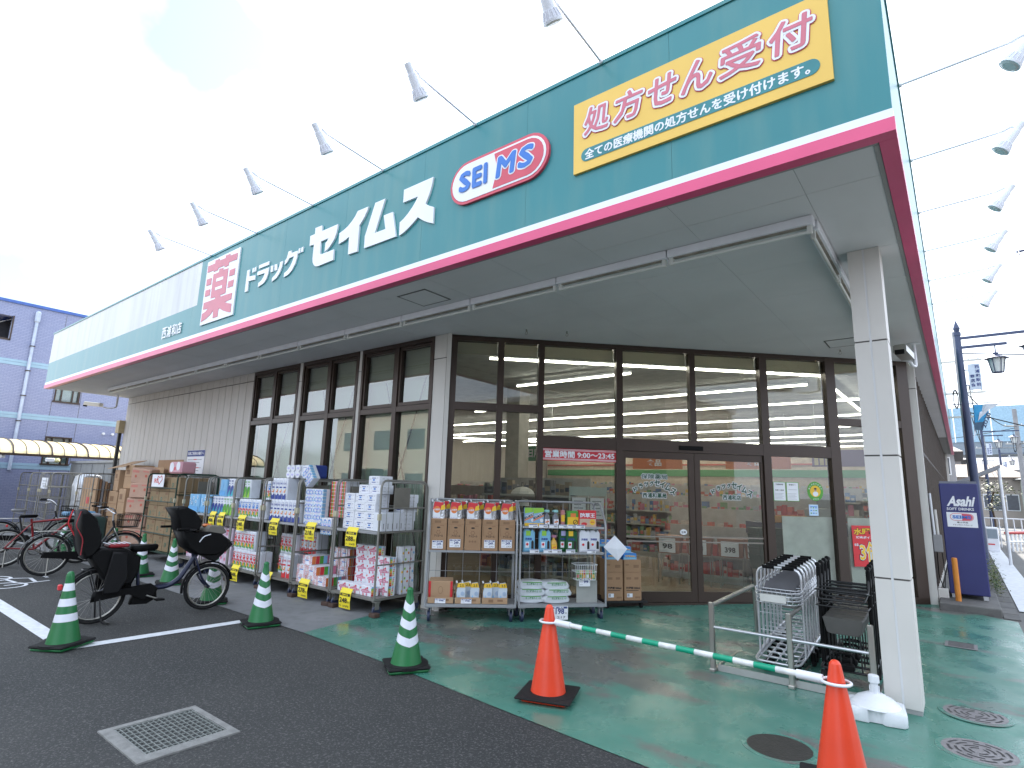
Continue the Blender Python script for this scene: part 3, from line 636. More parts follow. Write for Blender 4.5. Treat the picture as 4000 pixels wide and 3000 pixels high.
# ================================================================== SPOT LAMPS ON THE FASCIA
def lamp_proto():
    t = thing('sign_spotlight', 'x', 'spotlight')
    one('arm', lambda b: (b.cyl((0, .02, 0), (0, -.80, .045), .011, M_lampw, 6), b.cyl((0, .03, 0), (0, -.03, .0), .02, M_lampw, 8)), None, None, t)
    one('bracket', lambda b: b.tube([(0, -.78, .045), (0, -.85, .07), (0, -.885, .045)], .016, M_lampw, 6), None, None, t)
    q = Vector((0, .185, -.235)).normalized(); o = Vector((0, -.915, .055))
    def P(d): return o+q*d
    one('lamp_body', lambda b: (b.cyl(P(-.035), P(.06), .036, M_lampw, 14), b.cyl(P(.06), P(.19), .044, M_lampw, 14, .052)), None, None, t)
    bl = one('lamp_bell', lambda b: (b.cyl(P(.19), P(.262), .054, mat('lamp_fins', (.62, .63, .70), .5), 16, .074), [b.cyl(P(.188)+v*.055, P(.264)+v*.076, .0045, M_lampw, 4) for v in [Vector((math.cos(a), 0, 0))+q.cross(Vector((1, 0, 0)))*math.sin(a) for a in [i*math.pi/7 for i in range(14)]]], b.cyl(P(.255), P(.275), .079, M_lampw, 16)), None, None, t)
    one('lamp_lens', lambda b: b.cyl(P(.275), P(.283), .070, M_tube, 16, .05), None, None, t)
    return t
lp = lamp_proto()
FRONT = [-2.125, -3.584, -5.045, -6.5, -7.967, -9.43]
NM = ['above the yellow prescription board', 'above the gap right of the oval logo', 'above the last big katakana letter', 'above the first big katakana letter', 'above the small katakana letters', 'beside the red medicine board']
for i, x in enumerate(FRONT):
    l = lp if i == 0 else dup(lp)
    l.location = (x, FY, 5.29); l['label'] = 'white arm spotlight over the front fascia '+NM[i]; l['group'] = 'spotlights on arms along the front fascia'
for i in range(6):
    l = dup(lp, (FX, 5.63+1.45*i, 5.29), R(90)); l['label'] = 'white spotlight on the street side fascia, %s back from the corner' % ORD[i]; l['group'] = 'spotlights on arms along the side fascia'
# ================================================================== STRIP LIGHTS UNDER THE CANOPY
def strip_proto(L):
    t = thing('strip_light', 'x', 'light fixture')
    one('housing', lambda b: b.rbox((0, -.045, .012), (L-.010, .045, .088), M_lampw, .006), None, None, t)
    one('reflector', lambda b: b.box((.05, -.022, .004), (L-.06, .022, .012), mat('weathered_reflector', (.30, .28, .24), .7, 0, .3, 8)), None, None, t)
    for x in (.03, L-.045): one('lamp_holder', lambda b: b.rbox((x-.02, -.018, -.055), (x+.02, .018, .02), M_tube, .006), None, None, t)
    one('tube', lambda b: b.cyl((.05, 0, -.038), (L-.065, 0, -.038), .015, M_tube, 8), None, None, t)
    return t
sp = strip_proto(1.222)
for i in range(13):
    l = sp if i == 0 else dup(sp)
    l.location = (-.72-1.222*(i+1), 4.75, 3.748); l['label'] = 'white strip light under the front canopy, %s from the corner column' % (ORD[i] if i < 12 else 'farthest'); l['group'] = 'strip lights in a row under the front canopy'
for i in range(3):
    l = dup(sp, (-.76, 4.83+1.222*i, 3.748), R(90)); l['label'] = 'white strip light under the side canopy, %s back from the front row' % ORD[i]; l['group'] = 'strip lights under the side canopy'
# ================================================================== CCTV CAMERAS
def cctv(loc, rz, lab, sc=1.5):
    t = thing('security_camera', lab, 'camera', loc, rz); t.scale = (sc, sc, 1.0)
    one('stem', lambda b: (b.bend([(0, 0, 0), (0, 0, -.34), (0, -.16, -.36), (0, -.24, -.33)], .017, M_white, .06, 8), b.cyl((0, 0, 0), (0, 0, -.008), .055, M_white, 12)), None, None, t)
    one('housing', lambda b: b.loft([(-.05, -.045), (.05, -.045), (.05, .04), (.035, .055), (-.035, .055), (-.05, .04)], (0, -.42, -.26), X3, (0, .12, .99), [(-.13, .96), (-.12, 1), (.17, 1)], M_steel, False), None, None, t)
    one('lens', lambda b: b.box((-.035, -.605, -.32), (.035, -.585, -.26), M_black), None, None, t)
    return t
cctv((-.35, 9.70, 3.836), R(-8), 'white boxed security camera hanging under the canopy behind the corner column')
cctv((-17.85, 5.32, 3.836), R(-55), 'security camera hanging under the far left end of the canopy')
# ================================================================== ROLL CAGES WITH GOODS
def castor(t, x, y, big=.05, ext=.0, M=M_gal):
    c = one('castor', lambda b: (b.box((x-.04, y-.04, .165), (x+.04, y+.04, .18), M), b.box((x-.025, y-.03, .08), (x-.019, y+.035, .165), M), b.box((x+.019, y-.03, .08), (x+.025, y+.035, .165), M)), None, None, t)
    one('wheel', lambda b: b.cyl((x-.016, y+.01, .062), (x+.016, y+.01, .062), .062, mat('castor_blue_black', (.02, .03, .07), .5), 14), None, None, c)
def cage(W, D, H, M, plates=True, shelf=1.02, wires=6):
    t = thing('roll_cage', 'x', 'roll cage')
    one('deck', lambda b: b.box((.0, .0, .185), (W, D, .215), M), None, None, t)
    if shelf:
        one('shelf', lambda b: (b.box((.03, .01, shelf), (W-.03, D-.03, shelf+.012), M), b.box((.03, .0, shelf-.02), (W-.03, .012, shelf+.014), M_rackg)), None, None, t)
    for x in (0, W):
        fr = one('side_frame', lambda b: (b.bend([(x, 0, .2), (x, 0, H), (x, D, H), (x, D, .2)], .0145, M, .10), b.cyl((x, 0, .62), (x, D, .62), .010, M, 6), b.cyl((x, 0, 1.02), (x, D, 1.02), .012, M, 6), b.cyl((x, 0, 1.33), (x, D, 1.33), .012, M, 6)), None, None, t)
        for k in range(wires):
            yy = D*(k+1)/(wires+1); one('wire', lambda b: b.cyl((x, yy, .2), (x, yy, H-.005), .0036, M, 5, caps=False), None, None, fr)
        one('latch', lambda b: b.rbox((x-.02, -.025, 1.18), (x+.02, .02, 1.26), mat('latch_cream', (.45, .42, .30), .5), .004), None, None, fr)
        if plates: one('name_plate', lambda b: b.box((x-.004, D*.28, 1.34), (x+.004, D*.62, 1.60), mat('plate_taupe', (.17, .16, .135), .6)), None, None, fr)
    bf = one('back_frame', lambda b: (b.bend([(0, D+.02, .2), (0, D+.02, H-.02), (W, D+.02, H-.02), (W, D+.02, .2)], .0145, M, .10), b.cyl((0, D+.02, 1.33), (W, D+.02, 1.33), .010, M, 6)), None, None, t)
    for k in range(7): one('wire', lambda b: b.cyl((W*(k+1)/8, D+.02, .2), (W*(k+1)/8, D+.02, H-.03), .0036, M, 5, caps=False), None, None, bf)
    for (x, y) in ((.03, .06), (W-.03, .06), (.03, D-.08), (W-.03, D-.08)): castor(t, x, y, M=M)
    return t
CW = .925
cproto = cage(CW, .80, 1.69, M_gal)
CX = [-6.868, -7.835, -8.805, -9.80, -10.755, -11.76]
CL = ['holding white tissue packs above the 288 and 248 cards', 'holding blue tissue boxes above the 218 and 278 cards', 'holding navy labelled roll packs with a pack lying on top',
      'holding red and blue flowered roll packs above the 348 cards', 'holding blue and green wave packs above two 408 cards', 'holding pale blue roll packs, nearest the poster wall']
for i, x in enumerate(CX):
    c_ = cproto if i == 0 else dup(cproto)
    c_.location = (x, 4.85, 0); c_['label'] = 'grey wire roll cage '+CL[i]; c_['group'] = 'roll cages along the front wall'
CA = {}
def put(key, fn, name, label, cat, loc, rotz=0, group=None, tilt=None):
    if key not in CA:
        b = MB(); fn(b); o = b.build(name); CA[key] = o.data
    else:
        o = bpy.data.objects.new(name, CA[key]); C.objects.link(o)
    o.location = loc; o.rotation_euler = tilt if tilt else (0, 0, rotz); tag(o, label, cat, group); return o
def sr(b, x, y0, z0, y1, z1, m): b.quad([(x+.0015, y0, z0), (x+.0015, y1, z0), (x+.0015, y1, z1), (x+.0015, y0, z1)], m)
P_w = cmat((.74, .76, .82)); P_lb = cmat((.22, .48, .74)); P_nv = cmat((.03, .06, .30)); P_tl = cmat((.05, .42, .50)); P_gr = cmat((.08, .33, .04)); P_lg = cmat((.28, .55, .06))
P_rd = cmat((.62, .03, .04)); P_yl = cmat((.80, .50, .03)); P_or = cmat((.72, .20, .05)); P_pk = cmat((.62, .20, .30)); P_ll = cmat((.46, .45, .74)); P_bl = cmat((.04, .22, .62)); P_gy = cmat((.30, .31, .34)); P_pp = cmat((.66, .55, .66))
P_film = mat('clear_film_white', (.74, .77, .84), .22, 0, .04, 9, .5, 18)
def rolls(b, w, d, h, n, body=None):   # shrink wrapped rolls: n fluted columns in front
    body = body or P_film; cw = w/n; poly = []
    for k in range(n):
        for i in range(7): a = math.pi+math.pi*i/6; poly.append((cw*(k+.5)+cw*.5*math.cos(a), .025+.025*math.sin(a)))
    poly += [(w, d-.02), (w-.02, d), (.02, d), (0, d-.02)]
    b.loft(poly, (0, 0, 0), X3, Y3, [(0, .96), (.012, 1), (h-.012, 1), (h, .95)], body, False)
def k_white(b):
    b.rbox((0, 0, 0), (.225, .23, .118), P_w, .006)
    for z in (.085, .03): fr(b, .07, z, .15, z+.010, P_nv); fr(b, .03, z-.012, .05, z-.006, P_gy); fr(b, .17, z+.004, .20, z+.010, P_gy)
    fr(b, .09, .055, .13, .075, P_bl)
    for yy in (.05, .12): sr(b, .225, yy, .08, yy+.04, .086, P_gy); sr(b, .225, yy, .03, yy+.05, .034, P_gy)
def k_tblue(b):
    b.rbox((0, 0, 0), (.225, .115, .255), P_w, .005)
    for i in range(5):
        z = .026+i*.051
        fr(b, .0, z-.026, .225, z-.024, P_gy); disc(b, .112, z, .085, P_ll, -.0015, 10, .015)
        for xx in (.03, .11, .19): disc(b, xx, z+(.014 if i % 2 else -.014), .012, P_bl, -.0025, 6); disc(b, xx+.03, z+.004, .014, P_lb, -.002, 6)
        for q, m_ in enumerate((P_lb, P_w)): sr(b, .225, .004+q*.055, z-.022, .058+q*.055, z+.022, m_)
def k_tcol(b):
    b.rbox((0, 0, 0), (.115, .225, .255), P_w, .005)
    for i in range(5):
        for q, m_ in enumerate((P_rd, P_gr, P_or, P_pk)): fr(b, .004+q*.027, i*.051+.003, .03+q*.027, i*.051+.048, m_)
def k_pink(b):
    b.rbox((0, 0, 0), (.235, .12, .12), P_w, .004); random.seed(3)
    for i in range(16): disc(b, .02+.2*random.random(), .012+.096*random.random(), .012, P_pk if i % 3 else P_rd, -.0016-.0001*i, 7, .014)
    disc(b, .118, .06, .085, P_pk, -.004, 12, .022); b.text('scottie', (.06, -.0048, .052), X3, Z3, .115, .018, P_w)
    for q, m_ in enumerate((P_rd, P_or, P_yl, P_lg, P_lb)): sr(b, .235, .004, .004+q*.0235, .05, .026+q*.0235, m_)
    for i in range(5): b.quad([(.237, .07+.03*math.cos(a)*.5+.01*i*.3, .02+i*.022+.01*math.sin(a)) for a in [j*math.pi/3 for j in range(6)]], (P_yl, P_lg, P_or, P_pk, P_lb)[i])
def k_flower(b):
    b.rbox((0, 0, 0), (.235, .33, .12), P_w, .004); random.seed(5)
    for cx_, cz_ in ((.04, .03), (.12, .085), (.2, .035), (.03, .10), (.21, .105)):
        for k in range(7):
            a = k*.9; b.quad([(cx_, -.002, cz_), (cx_+.03*math.cos(a-.18), -.002, cz_+.03*math.sin(a-.18)), (cx_+.038*math.cos(a), -.002, cz_+.038*math.sin(a)), (cx_+.03*math.cos(a+.18), -.002, cz_+.03*math.sin(a+.18))], P_or if k % 2 else P_pk)
    fr(b, .07, .05, .16, .062, P_bl, -.003)
    for q, m_ in enumerate((P_or, P_rd, P_gr, P_lb, P_pk)): sr(b, .235, .004+q*.065, .004, .066+q*.065, .116, m_)
def k_rb(b, top, nt_='scottie', fl=True, ch_=P_bl):
    rolls(b, .225, .22, .30, 2)
    for x0 in (.012, .125):
        fr(b, x0, .235, x0+.085, .262, P_w, -.002); b.text(nt_, (x0, -.003, .236), X3, Z3, .086, .026, ch_, .02)
        disc(b, x0+.043, .19, .034, top, -.0025, 10, .036); disc(b, x0+.043, .20, .02, P_w, -.003, 8, .008)
        for (dx, dz, m_) in ((.0, .13, P_rd), (.03, .10, P_or), (.058, .135, P_rd), (.045, .07, P_yl), (.02, .075, P_or), (.065, .09, P_gr), (.008, .045, P_gr), (.07, .05, P_gr)):
            disc(b, x0+.008+dx, dz, .020, m_, -.0032-dx*.01, 7)
def k_flb(b): k_rb(b, P_bl)
def k_flr(b): k_rb(b, P_rd, ch_=P_rd)
def k_navy(b, mc=None):
    mc = mc or P_nv; rolls(b, .225, .22, .33, 2)
    for x0 in (.01, .123):
        for (a, c, d_, e) in ((.012, .285, .078, .288), (.012, .215, .015, .288), (.075, .215, .078, .288)): fr(b, x0+a, c, x0+d_, e, P_nv, -.002)
        b.text('FLOWER', (x0+.004, -.0025, .232), X3, Z3, .082, .03, mc, .02)
        fr(b, x0+.01, .175, x0+.08, .198, mc, -.002); disc(b, x0+.045, .125, .026, P_or, -.003, 9); disc(b, x0+.04, .135, .014, P_w, -.0035, 7); disc(b, x0+.068, .145, .012, P_yl, -.0035, 7)
        fr(b, x0, .0, x0+.092, .085, mc, -.0022); disc(b, x0+.04, .085, .024, P_w, -.004, 8)
    fr(b, .228, .0, .2285, .01, P_w)
def k_navyr(b): k_navy(b, P_rd)
def k_wave(b, c1, c2):
    rolls(b, .215, .20, .315, 2)
    for x0 in (.006, .112):
        b.text('ELLE', (x0+.012, -.0025, .262), X3, Z3, .07, .03, c1, .03); fr(b, x0+.03, .225, x0+.07, .237, c1, -.0025)
        b.quad([(x0, -.002, .01), (x0+.095, -.002, .01), (x0+.095, -.002, .13), (x0+.085, -.002, .19), (x0+.06, -.002, .205), (x0+.02, -.002, .18), (x0, -.002, .14)], c1)
        b.quad([(x0+.01, -.0028, .01), (x0+.095, -.0028, .01), (x0+.095, -.0028, .15)], c2)
def k_wb(b): k_wave(b, P_nv, P_tl)
def k_wg(b): k_wave(b, P_gr, P_lg)
def k_pale(b):
    rolls(b, .42, .22, .33, 3, P_lb); fr(b, .02, .02, .40, .11, cmat((.12, .38, .72)), -.002)
    for (x_, z_) in ((.08, .23), (.2, .26), (.3, .2), (.36, .28), (.14, .17)): disc(b, x_, z_, .035, cmat((.5, .68, .85)), -.002, 9); disc(b, x_, z_, .012, P_nv, -.003, 6)
def k_pinkroll(b):
    rolls(b, .225, .22, .30, 2, P_pp)
    for (x_, z_) in ((.06, .2), (.16, .22), (.06, .08), (.17, .1)): disc(b, x_, z_, .03, P_pk, -.002, 8)
    fr(b, .03, .24, .2, .265, P_rd, -.002)
SH = 1.035; DK = .217
def stack(key, fn, name, what, cat, cx, x0, y0, z0, dx, dz, cols, rows, grp, where, rz=0, dy=0, ncols=None):
    for r_ in range(rows):
        for c_ in range(cols if not ncols else ncols[r_]):
            nc = ncols[r_] if ncols else cols
            lab = what+(', %s from left' % ORD[c_] if nc > 1 else '')+(', %s layer' % ('bottom' if r_ == 0 else 'top' if r_ == rows-1 else ORD[r_]) if rows > 1 else '')+', '+where
            put(key, fn, name, lab, cat, (cx+x0+dx*c_+random.uniform(-.004, .004), 4.85+y0+dy*r_+random.uniform(0, .012), z0+dz*r_), rz+random.uniform(-.02, .02), grp)
# cage 6
c = CX[0]
stack('white', k_white, 'tissue_pack', 'white tissue pack', 'tissue pack', c, .06, .07, SH, .228, .119, 3, 4, 'white tissue packs above the 288 card', 'above the 288 card')
for i, (x_, z_) in enumerate(((.32, 4), (.55, 4), (.52, 5))): put('white', k_white, 'tissue_pack', 'white tissue pack on top of the full layers, '+['left of the lower two', 'right of the lower two', 'alone at the very top'][i], 'tissue pack', (c+x_, 4.95, SH+.119*z_), 0, 'white tissue packs above the 288 card')
for r_ in range(4): put('white', k_white, 'tissue_pack', 'white tissue pack at the back right behind the cage wires, %s layer up' % ORD[r_], 'tissue pack', (c+.66, 5.26+.02*r_, SH+.119*r_), R(-5), 'white tissue packs above the 288 card')
put('whiteupright', lambda b: (b.rbox((0, 0, 0), (.17, .40, .24), P_film, .006), [sr(b, .17, .03+.075*i, .03, .045+.075*i, .10, P_gy) for i in range(5)]), 'tissue_bundle', 'bundle of white tissue wrapped in clear film, right side of the 288 cage shelf', 'tissue pack', (c+.735, 4.90, SH))
stack('pink', k_pink, 'tissue_box', 'tissue box with pink berry print', 'tissue box', c, .07, .05, DK, .238, .121, 3, 1, 'pink berry tissue boxes', 'at the edge above the 248 card')
stack('pink', k_pink, 'tissue_box', 'pink berry tissue box', 'tissue box', c, .20, .22, DK, .238, .121, 3, 5, 'pink berry tissue boxes', 'behind the 288 card', ncols=[3, 3, 3, 3, 2])
stack('pinks', lambda b: (b.rbox((0, 0, 0), (.12, .235, .12), P_w, .004), [b.quad([(.1215, .03+.045*i+.016*math.cos(a), .04+.04*(i % 2)+.018*math.sin(a)) for a in [j*math.pi/3 for j in range(6)]], (P_yl, P_lg, P_or, P_pk, P_lb)[i]) for i in range(5)]), 'tissue_box', 'fruit printed tissue box end', 'tissue box', c, .79, .42, DK, .1, .121, 1, 5, 'fruit printed tissue boxes', 'beside the right cage wires')
# cage 5
c = CX[1]
stack('tblue', k_tblue, 'tissue_bundle', 'pale blue tissue bundle', 'tissue pack', c, .05, .06, SH, .228, .257, 2, 2, 'pale blue tissue bundles', 'above the 218 card')
put('tbluetop', k_tblue, 'tissue_bundle', 'pale blue tissue bundle tilted on the upper left of the 218 cage', 'tissue pack', (c+.03, 4.93, SH+.53), 0, 'pale blue tissue bundles', (0, R(-38), 0))
put('tblue', k_tblue, 'tissue_bundle', 'pale blue tissue bundle lying third from left on the 218 shelf edge', 'tissue pack', (c+.52, 4.91, SH+.11), 0, 'pale blue tissue bundles', (0, R(90), 0))
stack('tcol', k_tcol, 'tissue_bundle', 'tissue bundle with coloured ends', 'tissue pack', c, .53, .18, SH+.12, .12, .257, 3, 2, 'tissue bundles with coloured ends', 'right side of the 218 cage')
stack('flower', k_flower, 'tissue_bundle', 'orange flower tissue bundle', 'tissue pack', c, .05, .04, DK, .238, .121, 2, 2, 'orange flower tissue bundles', 'in front above the 278 card', ncols=[3, 2])
stack('flower', k_flower, 'tissue_bundle', 'orange flower tissue bundle', 'tissue pack', c, .05, .12, DK+.242, .238, .121, 1, 1, 'orange flower tissue bundles', 'topmost at the front left of the 278 cage')
stack('flower', k_flower, 'tissue_bundle', 'orange flower tissue bundle', 'tissue pack', c, .30, .40, DK, .238, .121, 2, 4, 'orange flower tissue bundles', 'rear stack in the 278 cage')
# cage 4
c = CX[2]
stack('navy', k_navy, 'toilet_roll_pack', 'navy based roll pack', 'toilet rolls', c, .04, .06, SH, .222, .33, 4, 2, 'navy roll packs', 'above the 328 card', ncols=[4, 2])
put('lying', lambda b: ([b.cyl((x_, 0, z_), (x_, .02, z_), .052, P_film, 12) for x_ in (.055, .165, .30) for z_ in (.055, .155)], b.rbox((0, .02, .005), (.36, .30, .205), P_film, .03), [disc(b, x_, z_, .03, P_ll, -.003, 10, .016) for x_ in (.055, .165, .30) for z_ in (.055, .155)],
               b.rbox((.36, .02, .005), (.62, .28, .205), P_film, .03), b.rbox((.60, .018, .003), (.665, .282, .207), P_nv, .02), fr(b, .40, .04, .50, .17, P_nv, .018), fr(b, .407, .047, .493, .163, P_w, .0165), disc(b, .58, .12, .03, P_rd, .014), disc(b, .56, .08, .025, P_or, .013)), 'toilet_roll_pack', 'large roll pack lying on its side on top of the cages', 'toilet rolls', (c+.32, 4.98, 1.70), R(4))
stack('navyr', k_navyr, 'toilet_roll_pack', 'red based roll pack', 'toilet rolls', c, .50, .38, DK+.34, .222, .33, 2, 1, 'red based roll packs', 'below the 328 card')
put('navyr', k_navyr, 'toilet_roll_pack', 'single roll pack with red base at the deck edge left of the flower tissue', 'toilet rolls', (c+.56, 4.92, DK), R(6), 'red based roll packs')
# cage 3
c = CX[3]
stack('flb', k_flb, 'toilet_roll_pack', 'blue flowered roll pack', 'toilet rolls', c, .05, .05, SH, .226, .30, 3, 1, 'blue flower roll packs', 'above the upper 348 card')
put('sidepk', lambda b: (rolls(b, .225, .22, .30, 2), fr(b, .03, .03, .19, .16, P_gy, -.002), fr(b, .03, .17, .19, .19, P_bl, -.002), disc(b, .11, .22, .04, P_rd, -.002, 10, .02)), 'toilet_roll_pack', 'roll pack turned to show its back print beside the blue flowered packs', 'toilet rolls', (c+.73, 4.91, SH), 0)
put('wg', k_wg, 'toilet_roll_pack', 'green wave roll pack standing on top of the blue flowered packs', 'toilet rolls', (c+.02, 4.98, SH+.31), 0, 'green wave roll packs')
put('flb', k_flb, 'toilet_roll_pack', 'blue flowered roll pack alone on the second layer, right end', 'toilet rolls', (c+.70, 4.98, SH+.31), 0, 'blue flower roll packs')
put('wgdark', lambda b: (rolls(b, .225, .22, .27, 2), fr(b, .0, .0, .225, .15, P_gr, -.002)), 'toilet_roll_pack', 'roll pack with dark green lower half behind the taupe plate', 'toilet rolls', (c+.45, 5.1, SH+.31))
stack('flr', k_flr, 'toilet_roll_pack', 'red flowered roll pack', 'toilet rolls', c, .03, .05, DK, .226, .305, 4, 2, 'red flower roll packs', 'above the lower 348 card', ncols=[4, 3])
stack('flr', k_flr, 'toilet_roll_pack', 'red flowered roll pack', 'toilet rolls', CX[2], .05, .30, DK, .226, .305, 2, 2, 'red flower roll packs', 'deep in the 328 cage')
# cage 2 and 1
c = CX[4]
for i, (k_, f_, nm_) in enumerate((('wb', k_wb, 'navy'), ('wb', k_wb, 'navy'), ('wg', k_wg, 'green'), ('wg', k_wg, 'green'))):
    put(k_, f_, 'toilet_roll_pack', '%s wave roll pack, %s from the left above the 408 cards' % (nm_, ORD[i]), 'toilet rolls', (c+.02+.218*i, 4.91, SH), 0, nm_+' wave roll packs')
put('wb', k_wb, 'toilet_roll_pack', 'navy wave roll pack standing on top of the 408 row', 'toilet rolls', (c+.42, 4.97, SH+.32), 0, 'navy wave roll packs')
put('palehalf', lambda b: (rolls(b, .25, .22, .30, 2, P_lb), fr(b, .02, .02, .23, .1, cmat((.12, .38, .72)), -.002)), 'toilet_roll_pack', 'pale blue roll pack on top at the left of the 408 cage', 'toilet rolls', (c+.04, 5.0, SH+.32))
stack('pinkroll', k_pinkroll, 'toilet_roll_pack', 'lilac pink roll pack', 'toilet rolls', c, .10, .10, DK, .23, .305, 3, 2, 'lilac pink roll packs', 'below the 408 cards')
c = CX[5]
for i in range(2): put('pale', k_pale, 'toilet_roll_pack', 'pale blue wide roll pack on the leftmost cage shelf, '+['left one', 'right one'][i], 'toilet rolls', (c+.04+.43*i, 4.92+.02*i, SH), 0, 'pale blue wide roll packs')
stack('pinkroll', k_pinkroll, 'toilet_roll_pack', 'lilac pink roll pack', 'toilet rolls', c, .08, .10, DK, .23, .305, 3, 1, 'lilac pink roll packs', 'on the deck of the leftmost cage')
# price cards
def price(x, z, num, sub, where, w=.235, h=.20, y=4.83, lab=None, cardm=None, hdr=None):
    t = thing('price_card', lab or 'yellow price card reading %s %s' % (num, where), 'price card', (x, y, z)); cm = cardm or M_price
    tp = .05
    one('card', lambda b: (b.add([(0, -.004, 0), (w, -.002, 0), (w, -.012, h*.5), (0, -.012, h*.5), (w, .002, h), (0, .002, h), (0, .03, h+tp), (w, .03, h+tp)], [(0, 1, 2, 3), (3, 2, 4, 5), (5, 4, 7, 6)], cm)), None, None, t)
    b = MB(); f = lambda u, v: -.0145+(.012*(v/h-.5)*2 if v > h*.5 else 0)
    b.quad([(w*.06, f(0, h*.78)-.001, h*.78), (w*.94, f(0, h*.78)-.001, h*.78), (w*.94, f(0, h*.94)-.001, h*.94), (w*.06, f(0, h*.94)-.001, h*.94)], M_ink)
    b.text(hdr or '期間奉仕品', (w*.22, f(0, h*.8)-.003, h*.80), X3, Z3, w*.55, h*.11, cm, .03)
    b.text(num, (w*.07, -.0165, h*.36), X3, Z3, w*.68, h*.31, M_ink, .022); b.text('円', (w*.80, -.0165, h*.36), X3, Z3, w*.12, h*.13, M_ink, .02)
    b.text('税込', (w*.08, -.0155, h*.13), X3, Z3, w*.16, h*.10, M_ink); b.text('（'+sub+'円）', (w*.40, -.0155, h*.10), X3, Z3, w*.52, h*.14, M_ink, .02)
    b.build('lettering', t); return t
price(-6.59, .815, '288', '316', 'hanging from the white tissue shelf'); price(-6.62, .03, '248', '272', 'hanging from the deck of the pink box cage')
price(-7.56, .825, '218', '239', 'hanging under the pale blue tissue boxes'); price(-7.60, .035, '278', '305', 'hanging under the orange flower bundles')
price(-8.55, .83, '328', '360', 'hanging under the navy roll packs'); price(-8.60, .03, '328', '360', 'near the ground, half hidden by a green cone')
price(-9.57, .83, '348', '382', 'hanging under the blue flowered roll packs'); price(-9.60, .03, '348', '382', 'near the ground behind the bicycle wheel')
price(-10.60, .84, '408', '448', 'left one under the wave packs', .21); price(-10.27, .84, '408', '448', 'right one under the wave packs', .21)
# wheel chocks
random.seed(11)
for i, x in enumerate([-5.93, -6.80, -6.95, -7.80, -8.75, -9.75]):
    put('chock', lambda b: b.rbox((-.06, -.045, 0), (.06, .045, .05), mat('chock_brown', (.07, .04, .03), .8), .006), 'wheel_chock', ['brown wheel chock under the outer corner wheel of the pink box cage', 'brown wheel chock left of the pink berry boxes', 'brown wheel chock under the right wheel of the orange flower cage', 'brown wheel chock under the left wheel of the orange flower cage', 'brown wheel chock under the navy roll pack cage', 'brown wheel chock under the red flower pack cage'][i], 'wheel chock', (x, 4.86, .001), random.uniform(-.3, .3), 'brown wheel chocks')


# ================================================================== STOCK RACKS BEFORE THE ENTRANCE
def whitecard(w, h, num, small, name, label, parent_loc, rz, big=.34):
    t = thing(name, label, 'price card', parent_loc, rz)
    one('card', lambda b: b.box((0, -.004, 0), (w, -.001, h), M_paper), None, None, t)
    b = MB(); b.box((w*.04, -.0055, h*.80), (w*.96, -.0042, h*.95), M_inkb); b.text('お買い得品', (w*.2, -.007, h*.815), X3, Z3, w*.6, h*.12, M_paper, .03)
    b.text(num, (w*.40, -.006, h*.40), X3, Z3, w*.42, h*big, M_inkb, .03); b.text('円', (w*.86, -.006, h*.40), X3, Z3, w*.08, h*.12, M_ink)
    if small: b.text(small, (w*.48, -.006, h*.10), X3, Z3, w*.40, h*.16, M_ink)
    for z in (.65, .52, .2): b.box((w*.06, -.0052, h*z), (w*.33, -.0042, h*(z+.035)), P_gy)
    b.build('lettering', t); return t
def rack(label, loc, rz, W, shelves, H=1.47, D=.42):
    t = thing('display_rack', label, 'rack', loc, rz)
    one('deck', lambda b: (b.box((0, 0, .185), (W, D, .215), M_rackg), b.box((-.005, -.006, .18), (W+.005, .0, .218), M_rackg)), None, None, t)
    for z in shelves: one('shelf', lambda b: (b.box((.02, .0, z-.012), (W-.02, D-.02, z), M_rackg), b.box((.02, -.008, z-.022), (W-.02, -.001, z+.004), M_rackg)), None, None, t)
    for x in (0, W): 
        one('side_frame', lambda b: (b.bend([(x, 0, .18), (x, 0, H-.25), (x+(.0), D*.5, H), (x, D, H), (x, D, .18)], .013, M_rackg, .07), b.cyl((x, 0, .8), (x, D, .8), .008, M_rackg, 6)), None, None, t)
    bk = one('back_frame', lambda b: b.bend([(0, D, .2), (0, D, H), (W, D, H), (W, D, .2)], .014, M_rackg, .08), None, None, t)
    for k in range(4): one('wire', lambda b: b.cyl((W*(k+1)/5, D, .2), (W*(k+1)/5, D, H), .004, M_rackg, 5, caps=False), None, None, bk)
    for z in (.55, .98, 1.32): one('wire', lambda b: b.cyl((0, D, z), (W, D, z), .004, M_rackg, 5, caps=False), None, None, bk)
    for (x, y) in ((.05, .06), (W-.05, .06), (.05, D-.06), (W-.05, D-.06)): castor(t, x, y, M=M_rackg)
    return t
R1 = Vector((-5.307, 5.119, 0)); A1 = math.atan2(.759, .82); R2 = Vector((-4.457, 5.91, 0)); A2 = math.atan2(.874, .733)
rack('silver display rack holding tall brown cartons, beside the roll cages', R1, A1, 1.115, [.85])
rack('silver display rack with garden sprays above white soil bags', R2, A2, 1.14, [.845, 1.165])
def at(Rv, A, x, y, z): return (Rv.x+x*math.cos(A)-y*math.sin(A), Rv.y+x*math.sin(A)+y*math.cos(A), z)
NM5 = ['leftmost', 'second from the left', 'middle', 'second from the right', 'rightmost']
